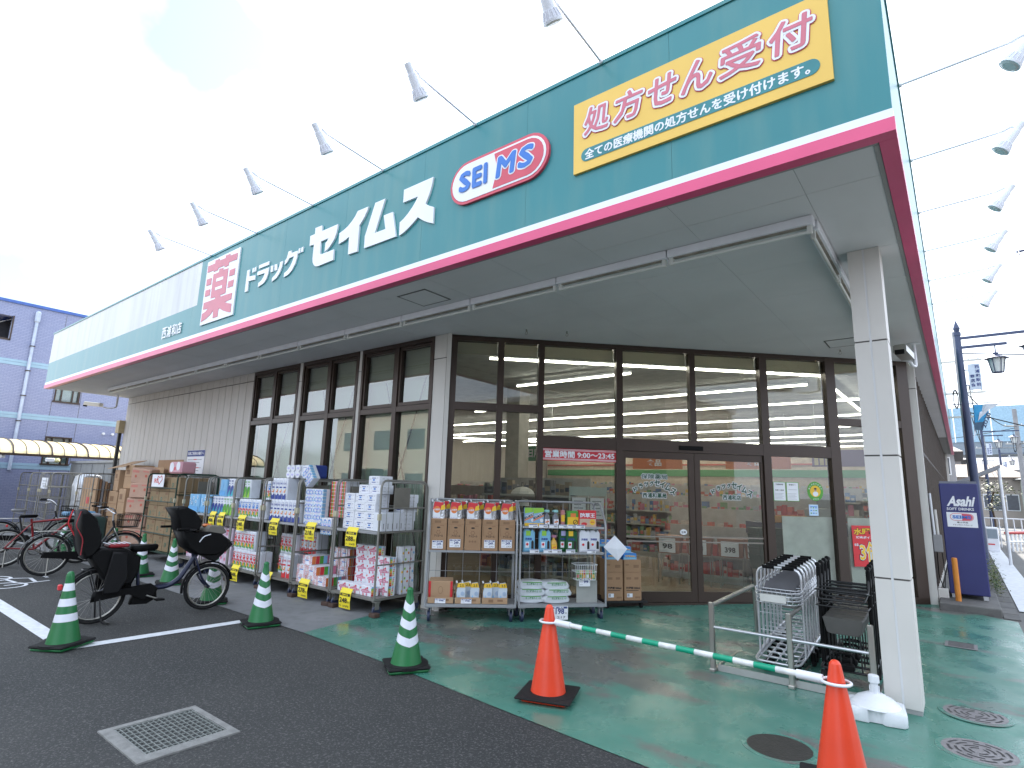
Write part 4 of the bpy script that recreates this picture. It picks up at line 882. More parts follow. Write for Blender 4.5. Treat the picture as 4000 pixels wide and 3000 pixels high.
def k_carton(b):
    b.rbox((0, 0, 0), (.205, .30, .385), M_kraft, .006); b.box((-.001, -.001, .315), (.206, .301, .318), M_kraftd)
    for i in range(6): a = i*math.pi/3; disc(b, .10+.022*math.cos(a), .215+.022*math.sin(a), .009, M_kraftd, -.002, 6)
    b.text('アリエール', (.05, -.002, .16), X3, Z3, .11, .026, M_ink, .03); disc(b, .10, .275, .024, M_ink, -.002, 10, .01); fr(b, .12, .295, .17, .303, M_kraftd, -.002)
    fr(b, .015, .18, .02, .29, M_kraftd, -.002); fr(b, .05, .33, .13, .36, M_kraftd, -.0015)
    for i in range(3): disc(b, .065+.035*i, .11, .014, M_kraftd, -.002, 8)
def k_pouch(b):
    b.loft([(0, 0), (.14, 0), (.145, .13), (.125, .215), (.02, .215), (-.003, .13)], (0, .03, 0), X3, Z3, [(-.035, .75), (-.012, .97), (.0, 1), (.018, .98), (.026, .93)], mat('foil_pouch', (.50, .52, .56), .15, .75, .25, 8, .6, 14))
    b.quad([(.012, -.0, .02), (.095, -.0, .02), (.085, -.0, .12), (.008, -.0, .13)], P_w); b.quad([(.006, -.001, .125), (.10, -.001, .125), (.125, -.001, .20), (.022, -.001, .207)], P_rd)
    b.quad([(.09, -.0015, .12), (.143, -.0015, .13), (.135, -.0015, .18), (.10, -.0015, .165)], P_yl); disc(b, .052, .125, .036, P_or, -.003, 12); b.text('お買得', (.022, -.0045, .115), X3, Z3, .06, .02, P_w, .02)
    b.text('アリエール', (.015, -.002, .03), X3, Z3, .075, .018, P_nv); b.cyl((.0, .03, .205), (-.012, .03, .225), .009, P_w, 8)
for i in range(5):
    x = .02+.217*i
    put('carton5', k_carton, 'tall_carton', 'tall brown carton of refill pouches on the rack shelf, '+NM5[i], 'carton', at(R1, A1, x, .03, .851), A1, 'tall brown cartons on the rack')
    for j, (dx, dy, rz) in enumerate(((.01, .05, -.12), (.075, .14, .2))):
        put('pouch', k_pouch, 'detergent_pouch', 'silver and red detergent pouch in the %s tall carton, %s' % (NM5[i], ('front', 'rear')[j]), 'pouch', at(R1, A1, x+dx, dy, 1.195+.01*j), A1+rz, 'detergent pouches in the tall cartons').scale = (1.15, 1, 1.2)
    if i != 2: whitecard(.135, .098, '249', '273', 'price_card', 'white 249 price card on the %s tall carton' % NM5[i], at(R1, A1, x+.03, .026, .868+(.02 if i == 1 else .006*i)), A1)
b = MB(); b.rbox((0, 0, 0), (.30, .34, .25), M_kraft2, .006); fr(b, -.0, .0, .03, .25, P_rd, -.001); fr(b, .27, 0, .30, .25, P_rd, -.001); disc(b, .15, .145, .03, M_kraftd, -.002, 12, .045); disc(b, .15, .145, .026, M_kraft2, -.003, 12, .040); fr(b, .05, .02, .26, .035, M_kraftd, -.002)
b.build('carton', None, 'brown carton with red edges on the lower deck of the left rack', 'carton', None, None, at(R1, A1, .03, .10, .217), A1)
def tray(b): b.box((0, 0, 0), (.315, .20, .004), M_kraft2); b.box((0, 0, 0), (.315, .004, .075), M_kraft2); b.box((0, .196, 0), (.315, .2, .14), M_kraft2); b.box((0, .004, 0), (.004, .196, .11), M_kraft2); b.box((.311, .004, 0), (.315, .196, .11), M_kraft2); fr(b, .08, .02, .14, .055, M_kraftd, -.002); fr(b, .19, .03, .26, .055, M_kraftd, -.002)
for i in range(3): put('tray', tray, 'display_tray', 'cardboard display tray on the left rack deck, '+['under the red edged carton', 'with four pouches', 'right end'][i], 'tray', at(R1, A1, .03+.335*i, .015, .217), A1, 'cardboard display trays')
def k_pouch2(b):
    b.loft([(0, 0), (.10, 0), (.105, .14), (.08, .20), (.015, .19), (-.003, .10)], (0, .03, 0), X3, Z3, [(-.03, .8), (-.01, .97), (.0, 1), (.02, .97), (.026, .93)], cmat((.55, .62, .70), .3))
    b.quad([(.005, -.001, .15), (.10, -.001, .15), (.085, -.001, .195), (.015, -.001, .19)], P_yl); b.text('2.5', (.035, -.002, .157), X3, Z3, .045, .024, M_ink, .02); disc(b, .07, .09, .022, cmat((.35, .45, .6)), -.001, 9); b.quad([(.005, -.0012, .03), (.05, -.0012, .02), (.03, -.0012, .08)], cmat((.25, .5, .75))); b.cyl((.0, .03, .19), (-.01, .03, .21), .009, P_w, 8)
for i, (x, y, rz) in enumerate(((.38, .03, -.15), (.46, .08, .2), (.55, .03, 0), (.71, .03, -.1), (.81, .07, .1), (.90, .03, 0))):
    put('pouch2', k_pouch2, 'softener_pouch', 'pale softener pouch with yellow top on the left rack deck, %s from the left' % ORD[i], 'pouch', at(R1, A1, x, y, .225), A1+rz, 'pale softener pouches').scale = (1.1, 1, 1.22)
whitecard(.13, .055, '998', '', 'price_card', 'white 998 price strip under the red edged carton', at(R1, A1, .12, .008, .222), A1); whitecard(.13, .055, '998', '', 'price_card', 'white 998 price strip under the softener pouches', at(R1, A1, .44, .008, .222), A1)
# rack 2 goods
def rp(name, fn, label, cat, x, y, z, rz=0, grp=None):
    b = MB(); fn(b); o = b.build(name, None, label, cat, grp, None, at(R2, A2, x, y, z), A2+rz); k_ = 1.2 if ('jug' in name or 'spray' in name or 'box' in name) else 1; o.scale = (k_, k_, k_*(1.04 if 'jug' in name else 1)); return o
def k_fly(b):
    b.rbox((0, 0, 0), (.115, .05, .19), cmat((.25, .42, .60)), .004); b.quad([(0, -.001, .13), (.115, -.001, .15), (.115, -.001, .19), (0, -.001, .19)], P_lg); b.quad([(.0, -.002, .07), (.115, -.002, .125), (.115, -.002, .145), (.0, -.002, .09)], M_ink)
    b.text('コバエ', (.01, -.003, .082), (.91, 0, .41), Z3, .095, .025, P_w, .04); b.quad([(.0, -.002, .05), (.115, -.002, .105), (.115, -.002, .12), (.0, -.002, .065)], P_or); fr(b, 0, 0, .115, .03, P_yl, -.002); disc(b, .09, .06, .02, P_w, -.003, 9)
rp('insect_box', k_fly, 'blue and green fly trap box, leftmost on the top shelf', 'box', .06, .06, 1.167); rp('insect_box', k_fly, 'blue and green fly trap box, second on the top shelf', 'box', .175, .05, 1.167)
def spray(body, lab_, trig):
    def f(b):
        b.lathe([(.036, 0), (.038, .01), (.038, .085), (.026, .115), (.013, .13), (.013, .145)], body, 16)
        b.rbox((-.022, -.014, .145), (.03, .014, .172), trig, .005); b.box((-.038, -.008, .155), (-.022, .008, .165), trig); b.quad([(-.027, -.0375, .02), (.027, -.0375, .02), (.027, -.0375, .075), (-.027, -.0375, .075)], lab_); b.quad([(-.02, -.039, .035), (.02, -.039, .045), (.02, -.039, .06), (-.02, -.039, .05)], P_or)
    return f
rp('spray_bottle', spray(cmat((.18, .19, .22), .2), P_w, cmat((.3, .6, .6))), 'dark spray bottle with white label on the top shelf, left of the pair', 'bottle', .36, .09, 1.167)
rp('spray_bottle', spray(cmat((.18, .19, .22), .2), P_w, cmat((.3, .6, .6))), 'dark spray bottle with white label on the top shelf, right of the pair', 'bottle', .48, .09, 1.167)
rp('tube_box', lambda b: (b.rbox((0, 0, 0), (.04, .04, .17), cmat((.5, .2, .2)), .003), fr(b, .0, .05, .04, .12, P_yl)), 'thin reddish box between the sprays and the green box', 'box', .56, .09, 1.167)
rp('insect_box', lambda b: (b.rbox((0, 0, 0), (.125, .06, .165), P_gr, .004), fr(b, .0, .0, .125, .10, P_yl), fr(b, .035, .10, .095, .14, P_or, -.002), disc(b, .09, .045, .028, M_ink, -.003, 12), disc(b, .09, .045, .020, P_yl, -.004, 12), b.quad([(.07, -.005, .03), (.075, -.005, .026), (.11, -.005, .06), (.105, -.005, .064)], M_ink)), 'green and yellow ant bait box right of centre on the top shelf', 'box', .64, .07, 1.167)
rp('weedkiller_box', lambda b: (b.rbox((0, 0, 0), (.20, .07, .175), P_rd, .004), fr(b, .008, .0, .195, .085, cmat((.55, .40, .30))), b.text('除草王', (.015, -.002, .098), X3, Z3, .17, .05, P_w, .03), disc(b, .155, .05, .032, P_yl, -.003, 12), b.text('800', (.135, -.004, .042), X3, Z3, .04, .016, P_rd, .02), disc(b, .06, .03, .035, P_rd, -.002, 10, .018)), 'red weedkiller box at the right end of the top shelf', 'box', .79, .05, 1.167)
def jug(body, cap, front):
    def f(b):
        pl = [(0, 0), (.125, 0), (.125, .19), (.10, .225), (.075, .20), (.06, .225), (.015, .225), (.0, .19)]
        b.loft(pl, (0, .06, 0), X3, Z3, [(-.03, .9), (-.022, 1), (.022, 1), (.03, .9)], body, False); b.cyl((.04, .06, .22), (.04, .06, .25), .017, cap, 12)
        b.quad([(.085, .028, .03), (.112, .028, .03), (.112, .028, .10), (.098, .028, .115), (.085, .028, .10)], M_ink); b.quad([(.025, .027, .16), (.075, .027, .16), (.075, .027, .21), (.025, .027, .21)], front); b.quad([(.02, .027, .04), (.06, .027, .04), (.06, .027, .10), (.02, .027, .10)], P_w); disc(b, .04, .075, .014, P_rd, .026, 8); b.text('除草剤', (.02, .0265, .115), X3, Z3, .07, .024, P_nv, .03)
    return f
jb = cmat((.20, .46, .66), .35)
rp('weedkiller_jug', jug(jb, P_nv, P_lg), 'pale blue weedkiller jug at the left end of the middle shelf', 'bottle', .05, .01, .847); rp('weedkiller_jug', jug(jb, P_nv, P_lg), 'pale blue weedkiller jug beside the orange spray bottle', 'bottle', .26, .01, .847)
rp('spray_bottle', spray(cmat((.72, .42, .08), .3), P_yl, cmat((.45, .2, .3))), 'orange yellow spray bottle on the middle shelf', 'bottle', .46, .09, .847)
rp('weedkiller_jug', jug(cmat((.01, .10, .03), .3), P_yl, P_ll), 'dark green weedkiller jug, left of two', 'bottle', .53, .05, .847); rp('weedkiller_jug', jug(cmat((.01, .10, .03), .3), P_yl, P_yl), 'dark green weedkiller jug, right of two', 'bottle', .62, .01, .847)
rp('weedkiller_jug', jug(P_w, P_gr, P_w), 'white weedkiller jug with green cap, left of two', 'bottle', .80, .01, .847); rp('weedkiller_jug', jug(P_w, P_gr, P_w), 'white weedkiller jug with green cap, right of two', 'bottle', .94, .04, .847)
for i, x in enumerate((.10, .235, .37, .50, .62, .735)): rp('price_strip', lambda b: (b.box((0, 0, 0), (.115, .003, .045), M_paper), fr(b, .005, .034, .11, .042, M_inkb, -.001), b.text(('698', '855', '780', '980', '498', '1280')[i], (.06, -.001, .008), X3, Z3, .045, .018, M_ink, .02)), 'small white price strip on the top shelf edge, %s from the left' % ORD[i], 'price strip', x, -.014, 1.150, 0, 'small price strips on the sprays rack')
for i, x in enumerate((.12, .30, .42, .60, .88)): rp('price_strip', lambda b: (b.box((0, 0, 0), (.12, .003, .048), M_paper), fr(b, .005, .036, .115, .044, M_inkb, -.001), b.text(('548', '648', '860', '998', '1480')[i], (.065, -.001, .008), X3, Z3, .045, .02, M_ink, .02)), 'small white price strip on the middle shelf edge, %s from the left' % ORD[i], 'price strip', x, -.014, .838, 0, 'small price strips on the sprays rack')
def soil(b):
    b.loft([(0, 0), (.10, -.012), (.25, -.012), (.35, 0), (.36, .03), (.33, .075), (.18, .092), (.03, .078), (-.012, .04)], (0, .02, .012), X3, Z3, [(-.02, .80), (0, .96), (.0-.05, .99), (-.22, 1), (-.27, .8)][::1] if False else [(0, .85), (-.02, .97), (-.06, 1), (-.20, 1), (-.25, .85)], cmat((.60, .64, .68), .35))
    b.text('花と野菜の土 12ℓ', (.10, -.003, .052), X3, Z3, .20, .026, M_inkg, .02); fr(b, .05, .078, .3, .088, P_gr, .015)
random.seed(2)
for i in range(3):
    put('soil', soil, 'soil_bag', 'white bag of flower soil, %s of the right pile' % ('bottom', 'middle', 'top')[i], 'soil bag', at(R2, A2, .33+.02*(i % 2), .03+.01*i, .215+.082*i), A2+random.uniform(-.04, .04), 'white soil bags')
    put('soil', soil, 'soil_bag', 'white bag of flower soil, %s of the left pile' % ('bottom', 'middle', 'top')[i], 'soil bag', at(R2, A2, -.0+.01*i, .09+.02*i, .215+.082*i), A2-.12+random.uniform(-.05, .05), 'white soil bags')
t = thing('wire_basket', 'small white wire basket of seed packets hooked inside the sprays rack', 'basket', at(R2, A2, .74, .02, .50), A2)
for z, g in ((.0, .02), (.10, .008), (.19, 0)): one('rim', lambda b: b.bend([(g, g, z), (.30-g, g, z), (.30-g, .2-g, z), (g, .2-g, z)], .005, M_white, .02, 6, True), None, None, t)
one('wires', lambda b: [b.cyl((.02+.0235*i, .02, 0), (.0+.0255*i, 0, .19), .003, M_white, 4, caps=False) for i in range(12)]+[b.cyl((.02+.0235*i, .02, 0), (.02+.0235*i, .18, 0), .003, M_white, 4, caps=False) for i in range(12)], None, None, t).__setitem__('kind', 'stuff')
random.seed(4)
for i in range(6): rp('seed_packet', lambda b: (b.box((0, 0, 0), (.042, .006, .11), [P_gr, P_yl, P_rd, P_lg, P_or, P_gr][i]), fr(b, .006, .02, .036, .06, [P_rd, P_gr, P_yl, P_w, P_gr, P_yl][i])), 'seed packet in the white wire basket, %s from the left' % ORD[i], 'seed packet', .765+.042*i, .06, .506, random.uniform(-.2, .2), 'seed packets in the wire basket')
rp('plastic_sheet', lambda b: b.box((0, 0, 0), (.28, .006, .27), cmat((.35, .36, .34), .2)), 'shiny clear sheet standing at the right of the soil bags', 'sheet', .78, .10, .216)
whitecard(.15, .10, '99', '', 'price_card', 'white 99 price card above the plastic sheet', at(R2, A2, .80, .06, .42), A2)
whitecard(.27, .165, '198', '217', 'price_card', 'large white 198 price card under the soil bags', at(R2, A2, .36, -.012, .035), A2, .42)
# carton stacks right of the racks
D0 = Vector((-3.978, 7.231, 0)); DA = R(50)
t = thing('platform_dolly', 'low dolly under the brown dehumidifier cartons', 'dolly', (D0.x, D0.y, .045), DA)
one('deck', lambda b: b.box((-.02, -.01, .085), (.62, .45, .11), M_dark), None, None, t)
for (x, y) in ((.05, .06), (.55, .06), (.05, .38), (.55, .38)): one('wheel', lambda b: b.cyl((x-.015, y, .045), (x+.015, y, .045), .042, M_rubber, 12), None, None, t)
def k_big(b):
    b.rbox((0, 0, 0), (.255, .36, .375), M_kraft, .006); b.text('除湿剤 500ml', (.03, -.002, .15), X3, Z3, .20, .035, M_ink, .04); fr(b, .03, .13, .21, .138, M_ink, -.002); fr(b, .15, .28, .21, .31, M_kraftd, -.002); fr(b, .03, .28, .10, .31, M_kraftd, -.002); fr(b, .16, .03, .235, .055, M_kraftd, -.002)
    fr(b, .04, .045, .12, .095, P_w, -.0025); fr(b, .045, .055, .075, .09, P_gy, -.003)
def k_bs(b): b.rbox((0, 0, 0), (.255, .36, .17), M_kraft, .006); fr(b, .14, .06, .22, .10, M_kraftd, -.002); fr(b, .02, .09, .07, .11, M_kraftd, -.002)
def k_bb(b):
    b.rbox((0, 0, 0), (.20, .16, .085), P_bl, .004); fr(b, 0, 0, .2, .03, cmat((.2, .45, .65))); b.text('除湿剤 800ml', (.03, -.002, .035), X3, Z3, .15, .026, P_yl, .04)
def dl(x, y, z): return at(D0, DA, x, y, z+.045)
for i in range(2):
    put('bigc', k_big, 'carton', 'tall brown dehumidifier carton on the dolly, '+('left', 'right')[i], 'carton', dl(.01+.275*i, .01, .111), DA, 'dehumidifier cartons'); put('smc', k_bs, 'carton', 'short open brown carton on the %s tall carton' % ('left', 'right')[i], 'carton', dl(.01+.275*i, .012, .487), DA, 'dehumidifier cartons')
for i, (x, y, z, rz) in enumerate(((.02, .02, .655, 0), (.28, .02, .655, .05), (.02, .06, .74, -.08), (.21, .05, .742, .06), (-.05, .08, .826, .1))):
    put('bbx', k_bb, 'dehumidifier_box', 'blue dehumidifier box on the short cartons, '+['lower left', 'lower right', 'second layer left', 'second layer right', 'top of the pile'][i], 'box', dl(x, y, z), DA+rz, 'blue dehumidifier boxes')
put('opc', lambda b: b.box((0, 0, 0), (.20, .012, .09), M_kraft), 'carton_flap', 'loose brown carton flap behind the blue boxes', 'cardboard', dl(.22, .25, .74), DA)
one('paper_sheet', lambda b: b.add([(0, 0, 0), (.19, -.02, -.17), (.33, 0, -.02), (.15, -.01, .15), (.16, -.035, -.02)], [(0, 1, 4), (1, 2, 4), (2, 3, 4), (3, 0, 4)], P_w), 'white paper sheet hanging crooked from the right side of the sprays rack', 'paper', None, None, None, at(R2, A2, 1.10, -.03, .92), A2)

# ================================================================== TRAFFIC CONES
def cone_proto(colm, band, base, chev=0):
    t = thing('traffic_cone', 'x', 'traffic cone')
    H = .70; r0_, r1_ = .135, .030
    def rr(z): return r0_+(r1_-r0_)*(z-.03)/(H-.06-.03)
    prof = [(.165, .022), (.155, .03), (.14, .045)]; ms = [colm, colm]
    if band:
        zs_ = [.045, .24, .31, .38, .45, .52, .59, .66]; cols = [colm, M_refl, colm, M_refl, colm, M_refl, colm]
    else: zs_ = [.045, .66]; cols = [colm]
    pr = list(prof)
    for i in range(len(cols)):
        pr.append((rr(zs_[i+1]) if zs_[i+1] < .66 else .034, zs_[i+1])); ms.append(cols[i])
    pr += [(.030, .68), (.020, .695), (.006, .70)]; ms += [colm]*3
    def body(b):
        n = 32; V = []; K = len(pr)
        for (r_, z_) in pr:
            for i in range(n):
                a = 2*math.pi*i/n; q_ = abs(((i*2/n) % 1)-.5)*2; dz = -chev*(1-q_) if (chev and .1 < z_ < .665) else 0
                rq = (rr(z_+dz) if chev and .1 < z_ < .665 else r_); V.append((rq*math.cos(a), rq*math.sin(a), z_+dz))
        for k in range(K-1): b.add(V[k*n:(k+2)*n], [(i, (i+1) % n, n+(i+1) % n, n+i) for i in range(n)], (ms+[colm])[k], True)
        b.add(V[-n:], [tuple(range(n))], colm)
    one('cone_body', body, None, None, t)
    one('cone_base', lambda b: b.rbox((-.18, -.18, .0), (.18, .18, .024), base, .02), None, None, t)
    return t
gc = cone_proto(M_pgreen, True, M_pgreen)
gc2 = cone_proto(M_pgreen, True, M_pgreen, .042)
WT = lambda t: one('rubber_weight', lambda b: (b.lathe([(.165, .024), (.20, .024), (.20, .05), (.16, .05)], M_rubber, 24), b.rbox((-.19, -.19, .024), (.19, .19, .046), M_rubber, .015)), None, None, t)
WT(gc2)
one('rubber_weight', lambda b: (b.lathe([(.165, .024), (.20, .024), (.20, .05), (.16, .05)], M_rubber, 24), [b.rbox((-.19, -.19, .024), (.19, .19, .046), M_rubber, .015)]), None, None, gc)
GC = [(-7.0, 1.955, .5, 'nearest green and white striped cone, at the parking line corner'), (-6.53, 3.70, 1.0, 'green and white striped cone standing before the 278 card'), (-4.12, 3.78, .8, 'green and white striped cone on the edge of the green floor'),
      (-8.12, 3.86, .3, 'green and white striped cone seen through the front bicycle wheel'), (-9.98, 4.06, .1, 'green and white striped cone behind the bicycle crossbar'), (-11.1, 4.02, .9, 'green and white striped cone left of the bicycle saddle'),
      (-12.55, 4.05, .4, 'green and white striped cone beside the wrapped box stack'), (-14.6, 4.1, .2, 'green and white striped cone behind the silver bicycle'), (-15.4, 4.0, .7, 'green and white striped cone behind the red bicycle frame')]
for i, (x, y, rz, lab) in enumerate(GC):
    c_ = gc if i == 0 else gc2 if i == 1 else dup(gc2)
    c_.location = (x, y, .003); c_.rotation_euler = (0, 0, math.atan2(-y, -x)-math.pi/2+rz*.25); c_['label'] = lab; c_['group'] = 'green and white striped cones'
gc.rotation_euler = (R(1.5), R(-2), .5)
oc = cone_proto(M_orange, False, M_orange)
one('rubber_weight', lambda b: (b.lathe([(.165, .024), (.215, .024), (.215, .042), (.16, .046)], M_rubber, 24), b.rbox((-.22, -.22, .024), (.22, .22, .040), M_rubber, .02)), None, None, oc)
oc.location = (-2.745, 4.055, .004); oc.rotation_euler = (0, 0, .35); oc['label'] = 'orange traffic cone on the green floor before the price sign'; oc['group'] = 'plain orange cones'
o2 = dup(oc, (-.668, 3.935, .004), .2, 'orange traffic cone nearest the viewer, before the white umbrella stand')
t = thing('cone_bar', 'green and white striped bar with rings spanning the two orange cones', 'bar')
pa, pb_ = Vector((-2.745, 4.055, .575)), Vector((-.668, 3.935, .585)); dv = (pb_-pa).normalized()
for p_, sg_ in ((pa, 1), (pb_, -1)):
    one('ring', lambda b: (b.tube([(p_.x+.075*math.cos(a), p_.y+.075*math.sin(a), p_.z) for a in [i*math.pi/10 for i in range(20)]], .009, M_white, 8, True), b.cyl(p_+dv*.07*sg_, p_+dv*.21*sg_, .026, M_white, 12)), None, None, t)
L0, L1 = .20, (pb_-pa).length-.20; nseg = 13; cuts = [L0+(L1-L0)*i/nseg for i in range(nseg+1)]
for i in range(nseg):
    one('bar_section', lambda b: b.cyl(pa+dv*cuts[i], pa+dv*(cuts[i+1]), .0195 if i % 2 else .019, M_tape if i % 2 else mat('bar_white', (.66, .67, .66), .4, 0, .18, 14), 12, caps=False), None, None, t)

# ================================================================== BICYCLES
def wheel(t, y, r, rim=M_steel, tyre=M_rubber, n=28):
    wh = one('wheel', lambda b: (b.cyl((-.035, y, r), (.035, y, r), .022, M_dark, 12), b.cyl((-.06, y, r), (.06, y, r), .006, M_steel, 6)), None, None, t)
    one('tyre', lambda b: b.tube([(0, y+(r-.022)*math.cos(a), r+(r-.022)*math.sin(a)) for a in [2*math.pi*i/n for i in range(n)]], .021, tyre, 8, True), None, None, wh)
    one('rim', lambda b: b.tube([(0, y+(r-.052)*math.cos(a), r+(r-.052)*math.sin(a)) for a in [2*math.pi*i/n for i in range(n)]], .011, rim, 6, True), None, None, wh)
    sp_ = one('spokes', lambda b: [b.cyl((.025*(1 if i % 2 else -1), y+.02*math.cos(i*.9), r+.02*math.sin(i*.9)), (0, y+(r-.055)*math.cos(2*math.pi*i/24), r+(r-.055)*math.sin(2*math.pi*i/24)), .0014, M_steel, 4, caps=False) for i in range(24)], None, None, wh); sp_['kind'] = 'stuff'
    return wh
def fender(t, y, r, a0, a1, m, wd=.028):
    def f(b):
        n = 12; V = []
        for i in range(n+1):
            a = R(a0+(a1-a0)*i/n)
            for (dx, dr) in ((-wd, .012), (-wd*.6, .030), (wd*.6, .030), (wd, .012)): V.append((dx, y+(r+dr)*math.cos(a), r+(r+dr)*math.sin(a)))
        F = [(i*4+k, i*4+k+1, i*4+5+k, i*4+4+k) for i in range(n) for k in range(3)]
        b.add(V, F, m, True)
    one('mudguard', f, None, None, t)
# e-bike with two child seats
t = thing('electric_bicycle', 'black electric bicycle with front and rear child seats parked beside the green cones', 'bicycle', (-7.83, 2.42, 0), R(-3))
rw, fwh = .30, .285; WB = 1.20; M_navy = mat('bike_navy_paint', (.015, .02, .05), .3, .2, .1, 6)
wheel(t, 0, rw); wheel(t, WB, fwh); fender(t, 0, rw, 30, 200, M_black); fender(t, WB, fwh, 10, 190, M_black)
one('frame', lambda b: (b.bend([(0, 1.02, .70), (0, .86, .42), (0, .75, .34), (0, .55, .33), (0, .42, .36)], .030, M_navy, .12, 10), b.cyl((0, .42, .30), (0, .36, .72), .020, M_navy, 10), b.cyl((.05, .45, .30), (.05, 0, rw), .012, M_navy, 8), b.cyl((-.05, .45, .30), (-.05, 0, rw), .012, M_navy, 8), b.cyl((.05, .38, .62), (.05, 0, rw), .010, M_navy, 8), b.cyl((-.05, .38, .62), (-.05, 0, rw), .010, M_navy, 8), b.cyl((0, 1.0, .64), (0, .97, .78), .026, M_navy, 10)), None, None, t)
one('fork', lambda b: [b.bend([(s_*.02, 1.01, .66), (s_*.055, 1.03, .58), (s_*.055, 1.10, .40), (s_*.055, WB, fwh)], .013, M_navy, .05, 8) for s_ in (-1, 1)], None, None, t)
one('chain_case', lambda b: b.loft([(-.06, .25), (.30, .30), (.46, .22), (.58, .26), (.60, .34), (.52, .40), (.30, .38), (-.05, .36)], (.05, 0, 0), Y3, Z3, [(0, .95), (.01, 1), (.035, 1), (.045, .93)], M_black), None, None, t)
one('motor_cover', lambda b: b.loft([(.34, .17), (.52, .16), (.62, .22), (.60, .33), (.45, .36), (.36, .28)], (-.05, 0, 0), Y3, Z3, [(0, .9), (.02, 1), (.08, 1), (.10, .9)], M_black), None, None, t)
one('battery', lambda b: b.rbox((-.035, .26, .36), (.035, .335, .60), M_black, .012), None, None, t)
one('crank', lambda b: (b.cyl((.10, .48, .27), (.10, .60, .22), .010, M_steel, 8), b.rbox((.10, .57, .205), (.19, .66, .225), M_black, .005), b.cyl((-.10, .48, .27), (-.10, .36, .31), .010, M_steel, 8)), None, None, t)
one('saddle', lambda b: (b.loft([(-.09, .06), (-.10, .11), (-.06, .135), (0, .12), (.02, .085), (0, .05), (-.05, .045)], (0, .18, .72), X3, Z3, [], M_black) if False else b.loft([(.20, 0), (.19, .045), (.10, .055), (-.02, .115), (-.09, .10), (-.10, 0), (-.09, -.10), (-.02, -.115), (.10, -.055), (.19, -.045)], (0, .30, .70), Y3, X3, [(0, .8), (-.02, .95), (-.055, 1), (-.075, .93)], M_black)), None, None, t)
[setattr(o_, 'location', (0, .07, .07)) for o_ in t.children if o_.name.startswith('saddle')]
one('rear_rack', lambda b: (b.bend([(-.06, .30, .60), (-.06, -.16, .60), (.06, -.16, .60), (.06, .30, .60)], .008, M_dark, .03), b.cyl((-.06, -.1, .6), (-.06, 0, rw), .006, M_dark, 6), b.cyl((.06, -.1, .6), (.06, 0, rw), .006, M_dark, 6)), None, None, t)
rs = one('rear_child_seat', lambda b: (b.loft([(-.30, 1.26), (-.24, 1.27), (-.13, 1.17), (-.06, .98), (-.05, .86), (-.12, .74), (-.18, .72), (-.22, .80), (-.27, 1.0)], (-.17, 0, 0), Y3, Z3, [(0, .84), (.03, .97), (.17, 1), (.31, .97), (.34, .84)], M_black),
     b.loft([(-.16, .78), (-.05, .84), (.20, .82), (.36, .72), (.36, .56), (.30, .42), (.10, .40), (-.02, .56)], (-.155, 0, 0), Y3, Z3, [(0, .9), (.02, 1), (.29, 1), (.31, .9)], M_black),
     [b.loft([(.06, .80), (.20, .78), (.24, .50), (.16, .34), (.02, .34), (.02, .5)], (sx_, 0, 0), Y3, Z3, [(0, .92), (.01, 1), (.03, 1), (.04, .92)], mat('seat_dark_grey', (.007, .007, .008), .6, spec=.2)) for sx_ in (-.20, .165)]), None, None, t)
one('harness', lambda b: (b.bend([(.175, -.30, 1.25), (.178, -.33, 1.10), (.17, -.24, .95), (.17, -.24, .78)], .006, cmat((.30, .02, .03)), .04, 6), b.bend([(-.175, -.30, 1.25), (-.178, -.33, 1.10), (-.17, -.24, .95)], .008, P_rd, .04, 6)), None, None, rs)
one('cushion', lambda b: (b.rbox((-.11, .03, .835), (.11, .24, .872), cmat((.30, .02, .03)), .015), [b.box((-.125, .02+.05*i, .876), (.125, .04+.05*i, .8785), P_w) for i in range(5)]), None, None, rs)
fs = one('front_child_seat', lambda b: (b.loft([(.62, 1.28), (.78, 1.30), (.90, 1.24), (1.0, 1.12), (.98, 1.0), (.84, .94), (.74, 1.0), (.70, 1.16)], (-.16, 0, 0), Y3, Z3, [(0, .82), (.03, .97), (.16, 1), (.29, .97), (.32, .82)], M_black),
     b.loft([(.74, 1.02), (.90, .99), (1.10, .98), (1.25, .95), (1.37, .86), (1.34, .72), (1.18, .68), (.98, .70), (.84, .80)], (-.155, 0, 0), Y3, Z3, [(0, .88), (.03, 1), (.28, 1), (.31, .88)], M_black),
     b.loft([(1.04, .70), (1.22, .60), (1.28, .66), (1.42, .80), (1.40, .84), (1.22, .76)], (-.11, 0, 0), Y3, Z3, [(0, .95), (.01, 1), (.21, 1), (.22, .95)], mat('seat_dark_grey', (.007, .007, .008), .6, spec=.2))), None, None, t)
one('hood_trim', lambda b: b.tube([(.17*math.cos(a), .70+.13*math.sin(a)*0-.02+.16*abs(math.cos(a))*0, 1.27+.01*math.cos(a)) for a in [i*math.pi/8 for i in range(9)]], .008, mat('seat_dark_grey', (.007, .007, .008), .6, spec=.2), 6), None, None, fs)
one('handle_strap', lambda b: (b.bend([(.16, .98, .86), (.175, 1.02, .93), (.175, 1.10, .95)], .007, P_w, .03, 6), disc(b, 0, 0, .001, P_w)), None, None, fs)
one('bag', lambda b: (b.loft([(1.02, .98), (1.10, 1.06), (1.28, 1.04), (1.33, .96), (1.24, .92)], (-.12, 0, 0), Y3, Z3, [(0, .8), (.03, 1), (.2, 1), (.23, .8)], mat('grey_cloth', (.16, .15, .13), .9)), b.rbox((-.05, 1.06, 1.03), (.05, 1.15, 1.07), P_or, .015)), None, None, fs)
